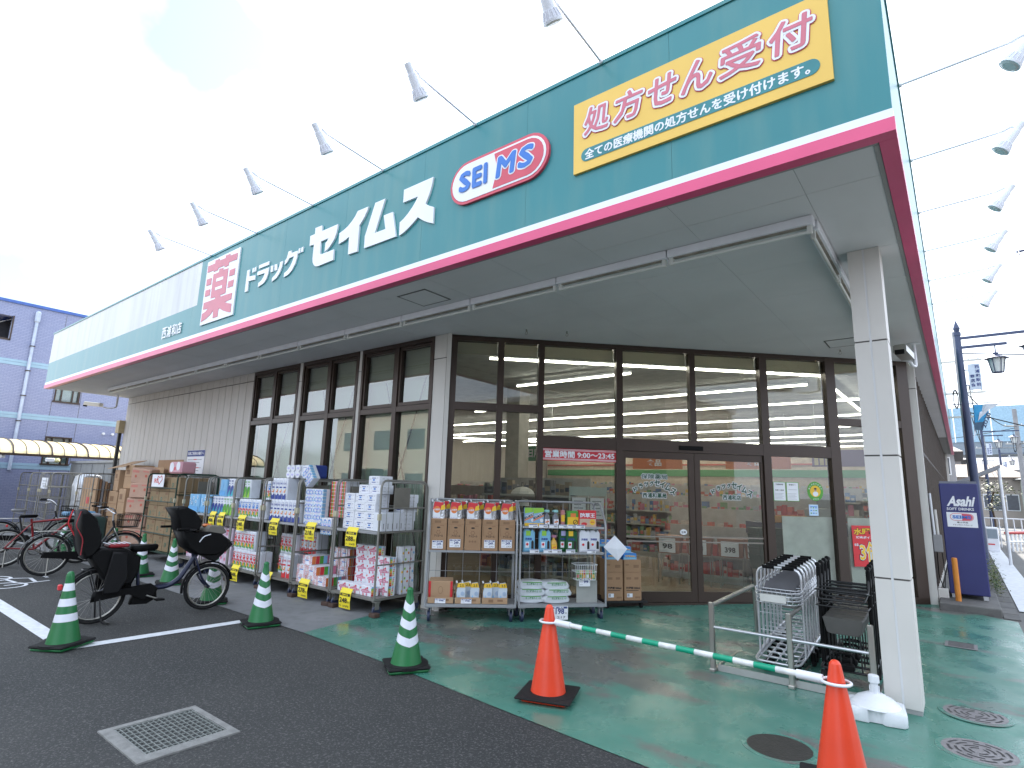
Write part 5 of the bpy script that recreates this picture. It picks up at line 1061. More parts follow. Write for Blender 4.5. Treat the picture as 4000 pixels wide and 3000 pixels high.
one('handlebar', lambda b: (b.cyl((0, .97, .76), (0, .93, .98), .014, M_steel, 8), b.bend([(-.28, .70, 1.03), (-.27, .86, 1.02), (-.12, .95, 1.0), (.12, .95, 1.0), (.27, .86, 1.02), (.28, .70, 1.03)], .011, M_dark, .06), [b.cyl((s_*.28, .66, 1.03), (s_*.28, .80, 1.03), .016, M_black, 10) for s_ in (-1, 1)]), None, None, t)
one('kickstand', lambda b: b.bend([(.09, .02, .28), (.13, .06, .02), (.13, .14, .008), (-.13, .14, .008), (-.13, .06, .02), (-.09, .02, .28)], .009, M_dark, .04), None, None, t)
one('rear_lamp', lambda b: b.rbox((-.03, -.36, .40), (.03, -.32, .46), P_rd, .01), None, None, t)
one('front_lamp', lambda b: b.rbox((-.10, 1.06, .44), (-.05, 1.16, .50), M_black, .01), None, None, t)
def city_bike(label, loc, rz, col, bas, tube_m=None, mtb=False, rimm=M_steel, child=False):
    t = thing('bicycle', label, 'bicycle', loc, rz); r = .335; WB = 1.08; c = col
    wheel(t, 0, r, rimm); wheel(t, WB, r, rimm)
    if not mtb: fender(t, 0, r, 20, 200, M_dark); fender(t, WB, r, 20, 170, M_dark)
    if mtb: one('frame', lambda b: (b.cyl((0, .33, .78), (0, .88, .84), .020, c, 8), b.cyl((0, .90, .80), (0, .42, .30), .024, c, 8), b.cyl((0, .42, .29), (0, .31, .84), .017, c, 8), [b.cyl((s_*.05, 0, r), (s_*.02, .42, .29), .011, c, 6) for s_ in (-1, 1)], [b.cyl((s_*.05, 0, r), (s_*.02, .33, .76), .010, c, 6) for s_ in (-1, 1)], b.cyl((0, .90, .76), (0, .87, .90), .022, c, 10)), None, None, t)
    else: one('frame', lambda b: (b.bend([(0, .90, .78), (0, .70, .42), (0, .42, .29)], .018, c, .15, 8), b.cyl((0, .42, .29), (0, .29, .76), .016, c, 8), [b.cyl((s_*.05, 0, r), (s_*.02, .42, .29), .010, c, 6) for s_ in (-1, 1)], [b.cyl((s_*.05, 0, r), (s_*.02, .31, .66), .009, c, 6) for s_ in (-1, 1)], b.cyl((0, .91, .72), (0, .87, .88), .020, c, 10)), None, None, t)
    one('fork', lambda b: [b.bend([(s_*.02, .90, .74), (s_*.05, .92, .68), (s_*.05, WB-.03, .42), (s_*.05, WB, r)], .011, c if mtb else M_steel, .04, 6) for s_ in (-1, 1)], None, None, t)
    one('saddle', lambda b: b.loft([(.14, 0), (.13, .03), (.04, .05), (-.06, .10), (-.12, .09), (-.13, 0), (-.12, -.09), (-.06, -.10), (.04, -.05), (.13, -.03)], (0, .26, .86), Y3, X3, [(0, .8), (-.02, .96), (-.04, 1), (-.055, .9)], mat('saddle_grey', (.22, .22, .23), .5) if child else M_black), None, None, t)
    hm = M_chrome if not mtb else M_black
    if mtb: one('handlebar', lambda b: (b.cyl((0, .87, .88), (0, .90, .97), .013, M_dark, 8), b.bend([(-.30, .84, 1.02), (-.06, .92, .99), (.06, .92, .99), (.30, .84, 1.02)], .012, M_black, .04), [b.cyl((s_*.24, .86, 1.01), (s_*.33, .83, 1.025), .017, M_rubber, 8) for s_ in (-1, 1)]), None, None, t)
    else: one('handlebar', lambda b: (b.cyl((0, .87, .86), (0, .86, 1.0), .013, hm, 8), b.bend([(-.30, .62, 1.12), (-.27, .78, 1.10), (-.10, .88, 1.0), (.10, .88, 1.0), (.27, .78, 1.10), (.30, .62, 1.12)], .011, hm, .07), [b.cyl((s_*.30, .58, 1.12), (s_*.295, .70, 1.12), .016, M_black, 8) for s_ in (-1, 1)], [b.cyl((s_*.24, .80, 1.07), (s_*.24, .68, 1.05), .005, hm, 6) for s_ in (-1, 1)]), None, None, t)
    if bas:
        bk = one('basket', lambda b: [b.bend([(-.18+g, .96, z), (.18-g, .96, z), (.18-g, 1.26-g, z), (-.18+g, 1.26-g, z)], .006, M_black, .03, 6, True) for z, g in ((.98, 0), (.88, .015), (.76, .03))], None, None, t)
        one('basket_wires', lambda b: [b.cyl((-.17+.34*i/10, .96, .98), (-.15+.30*i/10, .97, .76), .003, M_black, 4, caps=False) for i in range(11)]+[b.cyl((-.17+.34*i/10, 1.26, .98), (-.15+.30*i/10, 1.23, .76), .003, M_black, 4, caps=False) for i in range(11)]+[b.cyl((s_*.18, .97+.29*i/8, .98), (s_*.15, .98+.25*i/8, .76), .003, M_black, 4, caps=False) for i in range(9) for s_ in (-1, 1)]+[b.box((-.15, .97, .755), (.15, 1.23, .76), M_black)], None, None, bk)['kind'] = 'stuff'
    one('chain_case', lambda b: b.loft([(-.08, .30), (.30, .26), (.50, .22), (.54, .30), (.48, .38), (.2, .38), (-.06, .39)], (.05, 0, 0), Y3, Z3, [(0, .96), (.008, 1), (.025, 1), (.03, .95)], M_black) if not mtb else b.tube([(.05, .42+.09*math.cos(a), .29+.09*math.sin(a)) for a in [i*math.pi/8 for i in range(16)]], .006, M_dark, 6, True), None, None, t)
    one('crank', lambda b: (b.cyl((.09, .42, .29), (.09, .54, .22), .009, M_steel, 8), b.rbox((.085, .50, .21), (.17, .59, .23), M_black, .004), b.cyl((-.09, .42, .29), (-.09, .30, .36), .009, M_steel, 8), b.rbox((-.17, .26, .355), (-.09, .35, .375), M_black, .004)), None, None, t)
    if not mtb: one('rear_rack', lambda b: (b.bend([(-.06, .28, .72), (-.06, -.20, .72), (.06, -.20, .72), (.06, .28, .72)], .006, M_steel, .03), b.cyl((.06, -.12, .72), (.06, 0, r), .005, M_steel, 6), b.cyl((-.06, -.12, .72), (-.06, 0, r), .005, M_steel, 6), b.cyl((-.06, 0, .72), (.06, 0, .72), .005, M_steel, 6)), None, None, t)
    one('kickstand', lambda b: b.cyl((.07, .02, .30), (.12, .02, .004), .008, M_steel, 6), None, None, t)
    if mtb: one('red_reflector', lambda b: b.rbox((-.02, -.03, .70), (.02, .0, .74), P_rd, .006), None, None, t)
    return t
city_bike('silver rimmed city bicycle parked behind the black electric bicycle', (-12.05, 2.93, 0), R(-4), M_dark, True)
M_rbike = mat('bike_red_paint', (.20, .006, .01), .3, .1, .05)
city_bike('red mountain bicycle parked left of the silver rimmed bicycle', (-13.6, 2.68, 0), R(-8), M_rbike, False, mtb=True)
city_bike('black city bicycle with grey saddle farthest left', (-15.9, 3.0, 0), R(-14), M_dark, True, child=True)

# ================================================================== TROLLEY BAY, TROLLEYS
t = thing('trolley_bay', 'stainless rail frame holding shopping trolleys beside the corner column', 'rail')
PX = [-1.985, -1.305, -.69]
for i, x in enumerate(PX):
    one('post', lambda b: (b.rbox((x-.022, 5.66, .0), (x+.022, 5.705, .615), M_steel, .006), b.rbox((x-.026, 5.64, 0), (x+.026, 5.76, .03), M_steel, .005)), None, None, t)
    if i < 2:
        one('side_rail', lambda b: b.bend([(x, 5.70, .585), (x-.03, 7.22, .60), (x-.03, 7.27, .02)], .021, M_steel, .07, 10), None, None, t)
    one('floor_rail', lambda b: b.box((x-.02, 5.76, .002), (x-.002, 7.3, .022), M_steel), None, None, t)
for (a, c) in ((PX[0], PX[1]), (PX[1], PX[2])): one('cross_rail', lambda b: b.cyl((a+.02, 5.682, .395), (c-.02, 5.682, .395), .0135, M_chrome, 12), None, None, t)
one('kick_bar', lambda b: b.box((PX[0]+.03, 5.715, .004), (-.56, 5.728, .062), mat('aluminium', (.45, .45, .44), .45, .8)), None, None, t)
def trolley():
    t = thing('shopping_trolley', 'x', 'trolley'); W = .40; m = M_chrome
    one('frame', lambda b: b.bend([(-W/2, 0, .14), (-W/2, 0, .93), (W/2, 0, .93), (W/2, 0, .14)], .0125, m, .10), None, None, t)
    one('base', lambda b: (b.bend([(-W/2, 0, .14), (-W/2+.01, -.20, .12), (-W/2+.05, -.27, .12), (W/2-.05, -.27, .12), (W/2-.01, -.20, .12), (W/2, 0, .14), (W/2+.01, .45, .22), (-W/2-.01, .45, .22)], .0115, m, .06, 8, True), [b.cyl((-W/2+.04+.08*i, -.26, .125), (-W/2+.04+.08*i, .44, .215), .004, m, 5, caps=False) for i in range(5)], b.tube([(.06*math.cos(a)-.02, -.20, .13+.07*math.sin(a)) for a in [i*math.pi/8 for i in range(9)]], .005, m, 6)), None, None, t)
    bk = one('basket_tray', lambda b: [b.bend([(-W/2-g*.5, .20, z2), (-W/2-g*.5, -.06, z), (-W/2+.05, -.17-g, z), (W/2-.05, -.17-g, z), (W/2+g*.5, -.06, z), (W/2+g*.5, .20, z2)], .006, m, .04, 6) for z, z2, g in ((.62, .66, 0), (.655, .70, .006), (.69, .74, .012), (.725, .80, .02))], None, None, t)
    one('basket_wires', lambda b: [b.cyl((-W/2+.05+i*(W-.1)/7, -.17, .62), (-W/2+.05+i*(W-.1)/7, -.19, .725), .0035, m, 4, caps=False) for i in range(8)]+[b.cyl((-W/2+.02+i*(W-.04)/8, -.165, .62), (-W/2+.02+i*(W-.04)/8, .20, .65), .0035, m, 4, caps=False) for i in range(9)]+[b.cyl((s_*W/2, -.05+.06*i, .63), (s_*(W/2+.008), -.05+.06*i, .74), .0035, m, 4, caps=False) for i in range(4) for s_ in (-1, 1)], None, None, bk)['kind'] = 'stuff'
    one('name_plate', lambda b: b.rbox((-.13, -.197, .632), (.10, -.192, .70), mat('plate_pale', (.6, .6, .57), .5), .004), None, None, bk)
    one('child_flap', lambda b: b.add([(-.14, -.05, .69), (.14, -.05, .69), (.14, .08, .79), (-.14, .08, .79), (-.14, -.04, .685), (.14, -.04, .685), (.14, .09, .785), (-.14, .09, .785)], [(0, 1, 2, 3), (7, 6, 5, 4), (0, 3, 7, 4), (1, 5, 6, 2), (3, 2, 6, 7), (0, 4, 5, 1)], mat('grey_plastic', (.10, .10, .11), .5)), None, None, t)
    for s_ in (-1, 1): one('grip', lambda b: b.cyl((s_*.035, 0, .93), (s_*.145, 0, .93), .0175, M_black, 10), None, None, t)
    one('cross_wire', lambda b: [b.cyl((-W/2, 0, z), (W/2, 0, z), .004, m, 5) for z in (.34, .50)], None, None, t)
    for s_ in (-1, 1):
        c_ = one('castor', lambda b: (b.cyl((s_*.20, .33, .19), (s_*.20, .33, .12), .012, m, 8), b.rbox((s_*.20-.022, .29, .05), (s_*.20+.022, .37, .13), M_black, .008)), None, None, t)
        one('castor_wheel', lambda b: b.cyl((s_*.20-.014, .34, .05), (s_*.20+.014, .34, .05), .05, M_rubber, 14), None, None, c_)
        one('front_wheel', lambda b: b.cyl((s_*.13-.014, -.12, .05), (s_*.13+.014, -.12, .05), .05, M_rubber, 14), None, None, t)
    return t
tp = trolley()
for i in range(7):
    l = tp if i == 0 else dup(tp)
    l.location = (-1.475-.006*i, 6.13+.165*i, .004+hz(6.1+.17*i)); l['label'] = 'chrome shopping trolley nested in the bay, %s from the front' % ORD[i]; l['group'] = 'nested chrome trolleys'
def btrolley():
    t = thing('black_trolley', 'x', 'trolley'); m = M_dark; W = .40
    for s_ in (-1, 1):
        one('upright', lambda b: (b.rbox((s_*W/2-.018, -.02, .10), (s_*W/2+.018, .02, .98), M_black, .01), b.cyl((s_*W/2, -.05, 1.0), (s_*W/2, .05, .985), .020, M_black, 10)), None, None, t)
        c_ = one('castor', lambda b: b.rbox((s_*.19-.02, .24, .05), (s_*.19+.02, .34, .14), M_black, .01), None, None, t)
        one('castor_wheel', lambda b: b.cyl((s_*.19-.015, .29, .058), (s_*.19+.015, .29, .058), .058, M_rubber, 14), None, None, c_)
        one('front_wheel', lambda b: b.cyl((s_*.19-.015, -.12, .05), (s_*.19+.015, -.12, .05), .05, M_rubber, 14), None, None, t)
    one('upper_ring', lambda b: (b.bend([(-W/2, 0, .92), (-W/2, -.05, .80), (-W/2+.02, -.22, .72), (W/2-.02, -.22, .72), (W/2, -.05, .80), (W/2, 0, .92)], .009, m, .04), b.bend([(-W/2, -.22, .80), (W/2, -.22, .80), (W/2, .18, .74), (-W/2, .18, .74)], .008, m, .04, 6, True), b.bend([(-W/2, -.20, .66), (W/2, -.20, .66), (W/2, .2, .66), (-W/2, .2, .66)], .007, m, .04, 6, True), [b.cyl((-W/2+.08*i, -.20, .66), (-W/2+.08*i, .2, .66), .004, m, 5) for i in range(6)]), None, None, t)
    one('tray', lambda b: b.loft([(-.16, 0), (-.13, -.12), (-.10, -.13), (.10, -.13), (.13, -.12), (.16, 0), (.15, .01), (-.15, .01)], (0, -.19, .56), X3, Z3, [(0, .96), (-.01, 1), (-.24, 1), (-.25, .96)], mat('grey_tray', (.075, .073, .068), .5), False), None, None, t)
    one('lower_frame', lambda b: (b.bend([(-W/2, -.16, .13), (W/2, -.16, .13), (W/2, .32, .16), (-W/2, .32, .16)], .011, m, .05, 8, True), [b.cyl((-.12+.08*i, -.16, .13), (-.12+.08*i, -.16, .45), .006, m, 6) for i in range(4)], b.bend([(-.07, -.18, .20), (-.06, -.20, .28), (.06, -.20, .28), (.07, -.18, .20)], .008, M_black, .03), b.rbox((-.07, -.24, .15), (.07, -.16, .20), M_black, .01)), None, None, t)
    return t
tp = btrolley()
for i in range(4):
    l = tp if i == 0 else dup(tp)
    l.location = (-.93-.004*i, 6.16+.19*i, .004+hz(6.1+.17*i)); l['label'] = 'black trolley with grey tray behind the corner column, %s from the front' % ORD[i]; l['group'] = 'nested black trolleys'
# white sign stand base
t = thing('sign_stand_base', 'white plastic water filled stand base beside the foot of the column', 'stand base', (-.66, 5.40, 0), R(8))
one('tank', lambda b: b.loft([(-.19, -.15), (-.06, -.16), (-.05, -.13), (.03, -.13), (.05, -.16), (.17, -.15), (.19, -.12), (.19, .13), (.16, .15), (-.16, .15), (-.19, .12)], (0, 0, .0), X3, Y3, [(.004, .97), (.015, 1), (.085, 1), (.10, .95)], M_white), None, None, t)
one('dome', lambda b: b.lathe([(.17, .095), (.155, .115), (.15, .118), (.12, .145), (.06, .175), (.045, .18)], M_white, 24), None, None, t)
one('tube_socket', lambda b: (b.lathe([(.026, .17), (.026, .25), (.034, .25), (.038, .255), (.036, .30), (.030, .305)], M_white, 18), [b.box((-.004+.03*math.cos(a), -.004+.03*math.sin(a), .18), (.004+.03*math.cos(a), .004+.03*math.sin(a), .23), M_white) for a in (0, 1.57, 3.14, 4.71)]), None, None, t)

# ================================================================== IN THE GROUND: GRATE, COVERS
t = thing('drain_grate', 'rectangular steel drain grating in a concrete surround, in the foreground asphalt', 'drain')
b = MB()
for (p, q) in (((-4.555, 1.535), (-3.885, 1.61)), ((-4.555, 2.095), (-3.885, 2.14)), ((-4.555, 1.61), (-4.505, 2.095)), ((-3.975, 1.61), (-3.885, 2.095))): b.box((p[0], p[1], -.05), (q[0], q[1], .006), mat('grate_concrete', (.20, .20, .195), .85, 0, .2, 14, .6, 60))
b.build('surround', t)
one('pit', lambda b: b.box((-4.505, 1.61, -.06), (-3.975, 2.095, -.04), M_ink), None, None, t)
gm = mat('galvanised_grate', (.27, .29, .28), .45, .6, .15, 20)
one('grate_frame', lambda b: (b.box((-4.50, 1.612, -.03), (-4.492, 2.092, .004), gm), b.box((-3.985, 1.612, -.03), (-3.978, 2.092, .004), gm), b.box((-4.492, 1.612, -.03), (-3.985, 1.619, .004), gm), b.box((-4.492, 2.085, -.03), (-3.985, 2.092, .004), gm)), None, None, t)
for i in range(9): one('bar', lambda b: b.box((-4.489+.5*(i+.5)/9-.004, 1.62, -.026), (-4.489+.5*(i+.5)/9+.004, 2.084, .002), gm), None, None, t)
for i in range(14): one('bar', lambda b: b.box((-4.488, 1.624+.46*(i+.5)/14-.0035, -.020), (-3.988, 1.624+.46*(i+.5)/14+.0035, .0032), gm), None, None, t)
def manhole(label, x, y, r, m, pat, rim=True):
    t = thing('manhole_cover', label, 'manhole cover', (x, y, hz(y)))
    if rim: one('rim', lambda b: b.lathe([(r+.002, .0), (r+.035, .0005), (r+.033, .003), (r+.002, .003)], greenfl, 32), None, None, t)
    one('cover', lambda b: b.lathe([(.001, .0035), (r-.01, .0035), (r, .004), (r, .0)][::-1], m, 36), None, None, t)
    if pat:
        for ri in pat:
            n = max(4, int(ri*50))
            for k in range(n):
                a0 = 2*math.pi*k/n; a1 = a0+2*math.pi/n*.72
                one('groove', lambda b: b.add([((ri+d)*math.cos(a0+(a1-a0)*q/4), (ri+d)*math.sin(a0+(a1-a0)*q/4), .0046) for d in (-.008, .008) for q in range(5)], [(q, q+1, q+6, q+5) for q in range(4)][::1], mat('groove_dark', (.03, .028, .03), .8)), None, None, t)
manhole('plain dark round manhole cover in the green floor before the near orange cone', -1.10, 4.345, .20, mat('iron_dark', (.035, .033, .03), .6, .2, .2, 20, .4, 60), None)
iron = mat('iron_grey', (.22, .21, .22), .45, .5, .15, 20, .3, 60)
manhole('grey patterned manhole cover right of the corner column', -.075, 6.0, .20, iron, (.05, .085, .125, .165))
manhole('grey patterned manhole cover at the lower right corner', -.065, 5.19, .205, iron, (.05, .085, .125, .165))
t = thing('drain_plate', 'small rectangular metal inspection plate in the green floor at the right', 'drain cover', (-.30, 8.15, hz(8.3)))
one('plate', lambda b: b.box((0, 0, 0), (.285, .45, .004), iron), None, None, t)
for i in range(9): one('groove', lambda b: b.box((.03, .04+.042*i, .0042), (.255, .058+.042*i, .0052), mat('groove_dark', (.03, .028, .03), .8)), None, None, t)


# ================================================================== DELIVERY CLUTTER AT THE FAR LEFT
M_gcage = mat('cage_dark_green', (.012, .045, .03), .5, .2)
ic = cage(1.46, .78, 1.74, M_gcage, plates=False, shelf=None, wires=4); ic.location = (-13.65, 4.86, 0); ic['label'] = 'dark green roll cage stacked with tan cartons, left of the poster'
for z in (.55, .86, 1.18, 1.45): one('front_bar', lambda b: b.cyl((0, -.01, z), (1.46, -.01, z), .012, M_gcage, 6), None, None, ic)
one('name_board', lambda b: (b.box((.28, -.03, 1.47), (.88, -.022, 1.72), M_paper), b.text('IRIS', (.40, -.032, 1.55), X3, Z3, .22, .09, P_rd, .02), b.tube([(.66, -.033, 1.53), (.56, -.033, 1.62), (.58, -.033, 1.69), (.66, -.033, 1.65), (.75, -.033, 1.70), (.80, -.033, 1.62), (.66, -.033, 1.52)], .006, P_rd, 5)), None, None, ic)
def k_tan(b):
    b.rbox((0, 0, 0), (.46, .55, .285), mat('cardboard_olive', (.27, .19, .105), .8, 0, .08, 4), .006); disc(b, .14, .13, .045, cmat((.03, .12, .08)), -.003, 14); b.text('12', (.115, -.005, .108), X3, Z3, .05, .042, M_kraft2, .03); b.text('エリエール', (.24, -.003, .15), X3, Z3, .17, .04, cmat((.10, .12, .06)), .02); disc(b, .32, .10, .05, M_kraftd, -.002, 10, .015); fr(b, .30, .22, .42, .27, M_kraftd, -.001); fr(b, .455, 0, .459, .285, M_kraftd, -.001)
for r_ in range(5):
    for c_ in range(3): put('tanc', k_tan, 'carton', 'tan carton in the dark green cage, %s layer up, %s' % (ORD[r_], ('left', 'middle', 'right')[c_]), 'carton', (-13.62+.475*c_, 4.92, .217+.292*r_), 0, 'tan cartons in the dark green cage')
put('pinkpk', lambda b: (b.rbox((0, 0, 0), (.58, .3, .24), cmat((.60, .32, .38)), .03), disc(b, .14, .13, .1, P_w, -.002, 12), disc(b, .45, .15, .09, P_w, -.002, 12), disc(b, .3, .1, .04, P_rd, -.003, 9)), 'toilet_roll_pack', 'pink and white pack on top of the dark green cage', 'toilet rolls', (-13.05, 5.0, 1.75))
def k_wrap(b):
    b.loft([(0, 0), (.48, 0), (.5, .02), (.5, .46), (.48, .48), (0, .48), (-.02, .46), (-.02, .02)], (0, 0, 0), X3, Y3, [(0, .94), (.015, 1), (.31, 1), (.33, .93)], M_paperp, False); disc(b, .12, .15, .03, cmat((.5, .12, .08)), -.003, 10, .033); disc(b, .40, .18, .033, cmat((.5, .12, .08)), -.003, 10); fr(b, .02, .23, .20, .28, cmat((.55, .2, .16)), -.002); fr(b, .30, .26, .46, .29, cmat((.55, .2, .16)), -.002)
random.seed(8)
for i in range(5): put('wrapb', k_wrap, 'wrapped_box', 'brown paper wrapped box with red dots, %s' % ('at the bottom of the tall stack', 'second from the ground in its stack', 'in the middle of the tall stack', 'second from the top of its stack', 'tilted on top of the tall stack')[i], 'box', (-14.72+random.uniform(-.05, .05), 4.88, .20+.335*i), R(28)+random.uniform(-.1, .1), 'paper wrapped boxes', (R(4), R(5), R(25)) if i == 4 else None)
t = thing('platform_trolley', 'low platform trolley under the paper wrapped box stack', 'dolly', (-15.0, 4.85, 0), 0)
one('deck', lambda b: b.box((0, 0, .15), (.95, .8, .19), M_dark), None, None, t)
for (x, y) in ((.1, .1), (.85, .1), (.1, .7), (.85, .7)): one('wheel', lambda b: b.cyl((x-.02, y, .07), (x+.02, y, .07), .07, M_rubber, 12), None, None, t)
random.seed(9)
for i, (x, y, z, w_, d_, h_, rz, lab) in enumerate(((-15.9, 5.05, .2, .5, .5, .55, .05, 'plain brown carton at the bottom beside the wrapped boxes'), (-16.5, 5.1, .2, .5, .5, .5, -.06, 'plain brown carton at the bottom beside the grey wire cage'), (-15.85, 5.05, .76, .5, .5, .62, -.05, 'plain brown carton in the middle beside the wrapped boxes'),
    (-16.5, 5.05, .71, .45, .5, .6, .1, 'plain brown carton in the middle beside the grey wire cage'), (-15.8, 5.1, 1.39, .42, .45, .55, .08, 'tall brown carton on top beside the wrapped boxes'), (-16.45, 5.1, 1.32, .45, .45, .5, -.1, 'open brown carton on top beside the grey wire cage'))):
    o = put('car%d' % i, lambda b: (b.rbox((0, 0, 0), (w_, d_, h_), M_kraft2, .006), fr(b, w_*.2, h_*.6, w_*.6, h_*.8, M_kraftd, -.002), b.box((0, -.0015, h_*.48), (w_, -.0005, h_*.52), M_kraft)), 'carton', lab, 'carton', (x, y, z), rz, 'plain brown cartons at the far left')
put('flap1', lambda b: b.add([(0, 0, 0), (1.1, 0, .05), (1.0, .5, .22), (.1, .5, .2), (0, 0, .012), (1.1, 0, .062), (1.0, .5, .232), (.1, .5, .212)], [(3, 2, 1, 0), (4, 5, 6, 7), (0, 1, 5, 4), (1, 2, 6, 5), (2, 3, 7, 6), (3, 0, 4, 7)], M_kraft2), 'cardboard_sheet', 'flattened cardboard lid slanting over the brown cartons', 'cardboard', (-16.7, 5.0, 1.84))
put('flap2', lambda b: (b.box((0, 0, 0), (1.35, .012, .32), M_kraft), b.box((.2, -.2, -.15), (.9, -.19, .14), M_kraft2)), 'cardboard_sheet', 'upright cardboard sheet leaning behind the dark green cage', 'cardboard', (-15.0, 5.5, 1.75))
lc = cage(1.15, .75, 1.72, M_gal, plates=False, shelf=None); lc.location = (-17.75, 4.72, 0); lc['label'] = 'grey wire cage holding flattened cardboard and a red label'
for k in range(5): one('wire', lambda b: b.cyl((.19*(k+1), -.005, .2), (.19*(k+1), -.005, 1.70), .005, M_gal, 5, caps=False), None, None, lc)
for z in (.5, .9, 1.35): one('front_bar', lambda b: b.cyl((0, -.005, z), (1.15, -.005, z), .008, M_gal, 6), None, None, lc)
put('flat', lambda b: ([b.box((.05, .1+.06*i, .22), (1.08, .14+.06*i, 1.62-.03*i), (M_kraft2, M_kraftd, P_gy)[i % 3]) for i in range(8)], fr(b, .48, .98, .68, 1.14, P_rd, .095)), 'cardboard_bundle', 'bundle of flattened cardboard in the grey wire cage', 'cardboard', (-17.75, 4.72, 0))
put('silver', lambda b: b.loft([(0, 0), (.5, 0), (.52, .4), (.45, .5), (.05, .48), (-.04, .3)], (0, 0, 0), X3, Y3, [(0, .9), (.1, 1), (.8, .95), (1.2, 1.02), (1.45, .9), (1.5, .6)], mat('silver_sheet', (.5, .52, .56), .3, .6, .2, 5, .8, 9)), 'insulation_bag', 'silver insulated bag bulging beside the grey wire cage', 'bag', (-18.5, 4.8, .2), R(6))
for i, x in enumerate((-20.5, -21.75, -22.9)):
    l = dup(lc, (x, 4.6, 0), R(-3+2*i)); l['label'] = ['empty grey wire cage with a white notice, left of the silver bag', 'empty grey wire cage second left of the silver bag', 'empty grey wire cage cut by the left picture edge'][i]; l['group'] = 'empty grey wire cages'
put('notice', lambda b: (b.box((0, 0, 0), (.62, .006, .30), P_w), fr(b, .1, .2, .5, .22, P_gy), fr(b, .1, .12, .45, .14, P_gy), b.text('回収', (.2, -.003, .04), X3, Z3, .2, .06, P_gy)), 'notice_board', 'white notice sheet tied to an empty grey wire cage', 'notice', (-20.4, 4.57, 1.28))
t = thing('electric_cabinet', 'grey steel cabinet standing behind the wire cages', 'cabinet', (-22.6, 5.75, 0))
one('body', lambda b: (b.box((0, 0, .1), (4.2, .9, 2.05), mat('cabinet_grey', (.22, .23, .24), .5)), b.box((-.05, -.05, 2.05), (4.25, .95, 2.12), mat('cabinet_lid', (.30, .31, .32), .5))), None, None, t)
for i in range(4): one('door', lambda b: b.box((.03+1.05*i, -.015, .15), (1.03+1.05*i, 0, 2.02), mat('cabinet_grey', (.22, .23, .24), .5)), None, None, t)
put('bin', lambda b: (b.rbox((0, 0, .0), (1.0, .7, .75), mat('bin_dark_green', (.02, .05, .045), .5), .05), b.rbox((.05, .05, .75), (.5, .6, .85), cmat((.12, .3, .5)), .03), b.rbox((.5, .1, .75), (.9, .6, .82), P_gy, .03)), 'storage_bin', 'dark green bin with blue bundles behind the silver bicycle', 'bin', (-16.3, 4.05, 0))
t = thing('downpipe_box', 'dark cable duct with a beige box on the left corner of the store', 'cable duct', (-18.27, 5.62, 0))
one('duct', lambda b: b.rbox((-.045, -.04, 0), (.045, .04, 2.85), M_dark, .01), None, None, t); one('box', lambda b: b.rbox((-.13, -.08, 2.85), (.12, .10, 3.20), mat('beige_box', (.45, .36, .22), .6), .01), None, None, t)
# wall poster
t = thing('wall_notice', 'white and navy customer notice board on the cream siding', 'notice', (-13.88, WY, 1.55))
one('board', lambda b: b.box((0, -.012, 0), (.86, -.001, .74), M_paper), None, None, t)
b = MB(); b.box((0, -.014, .60), (.86, -.0122, .735), M_inkb); b.box((0, -.014, .005), (.86, -.0122, .12), M_inkb); b.text('当店ご利用のお客様へ', (.04, -.016, .63), X3, Z3, .78, .075, M_paper, .03); b.text('セイムス', (.42, -.016, .035), X3, Z3, .36, .06, M_paper, .03)
for i in range(6):
    b.box((.06, -.0135, .52-.06*i), (.75-.1*(i % 3), -.0125, .535-.06*i), P_gy)
b.box((.35, -.0137, .52), (.5, -.0126, .54), P_rd); b.box((.5, -.0137, .34), (.65, -.0126, .36), P_rd); b.build('lettering', t)

# ================================================================== BLUE TILED APARTMENT BLOCK, CANOPY
t = thing('apartment_building', 'three storey apartment block clad in blue violet tiles behind the parking', 'building')
BX = -26
def bwall(b):
    ops = [(5.74, 6.52, 4.34, 5.15), (5.70, 6.50, 2.05, 3.05), (3.79, 4.22, 6.33, 7.18)]
    ysg = sorted({3.76, 20} | {v for o in ops for v in o[:2]}); zsg = sorted({-.1, 7.66} | {v for o in ops for v in o[2:]})
    for i in range(len(ysg)-1):
        for j in range(len(zsg)-1):
            cy, cz = (ysg[i]+ysg[i+1])/2, (zsg[j]+zsg[j+1])/2
            if any(o[0] < cy < o[1] and o[2] < cz < o[3] for o in ops): continue
            b.box((BX-.3, ysg[i], zsg[j]), (BX, ysg[i+1], zsg[j+1]), M_tile)
    b.box((-42, 3.76, -.1), (BX-.301, 4.06, 6.30), M_tile); b.box((-42, 3.76, 7.2), (BX-.301, 4.06, 7.66), M_tile); b.box((-42, 4.5, 0), (BX-.31, 20, 7.6), mat('inside_dark', (.05, .05, .06), .9))
one('wall', bwall, None, None, t)
one('roof', lambda b: b.box((-42.1, 3.70, 7.66), (BX+.05, 20.1, 7.76), mat('blue_coping', (.06, .13, .42), .5)), None, None, t)
M_band = mat('pale_tile_band', (.30, .45, .58), .5, 0, .06, 3)
for z in (5.46, 3.60, 1.85): one('tile_band', lambda b: (b.box((BX-.01, 3.75, z), (BX+.012, 20, z+.105), M_band), b.box((BX-.01, 3.75, z+.115), (BX+.012, 20, z+.20), M_band)), None, None, t)
for yy in (5.7, 6.55, 8.4): one('control_joint', lambda b: b.box((BX, yy, 0), (BX+.004, yy+.012, 7.6), M_joint), None, None, t)
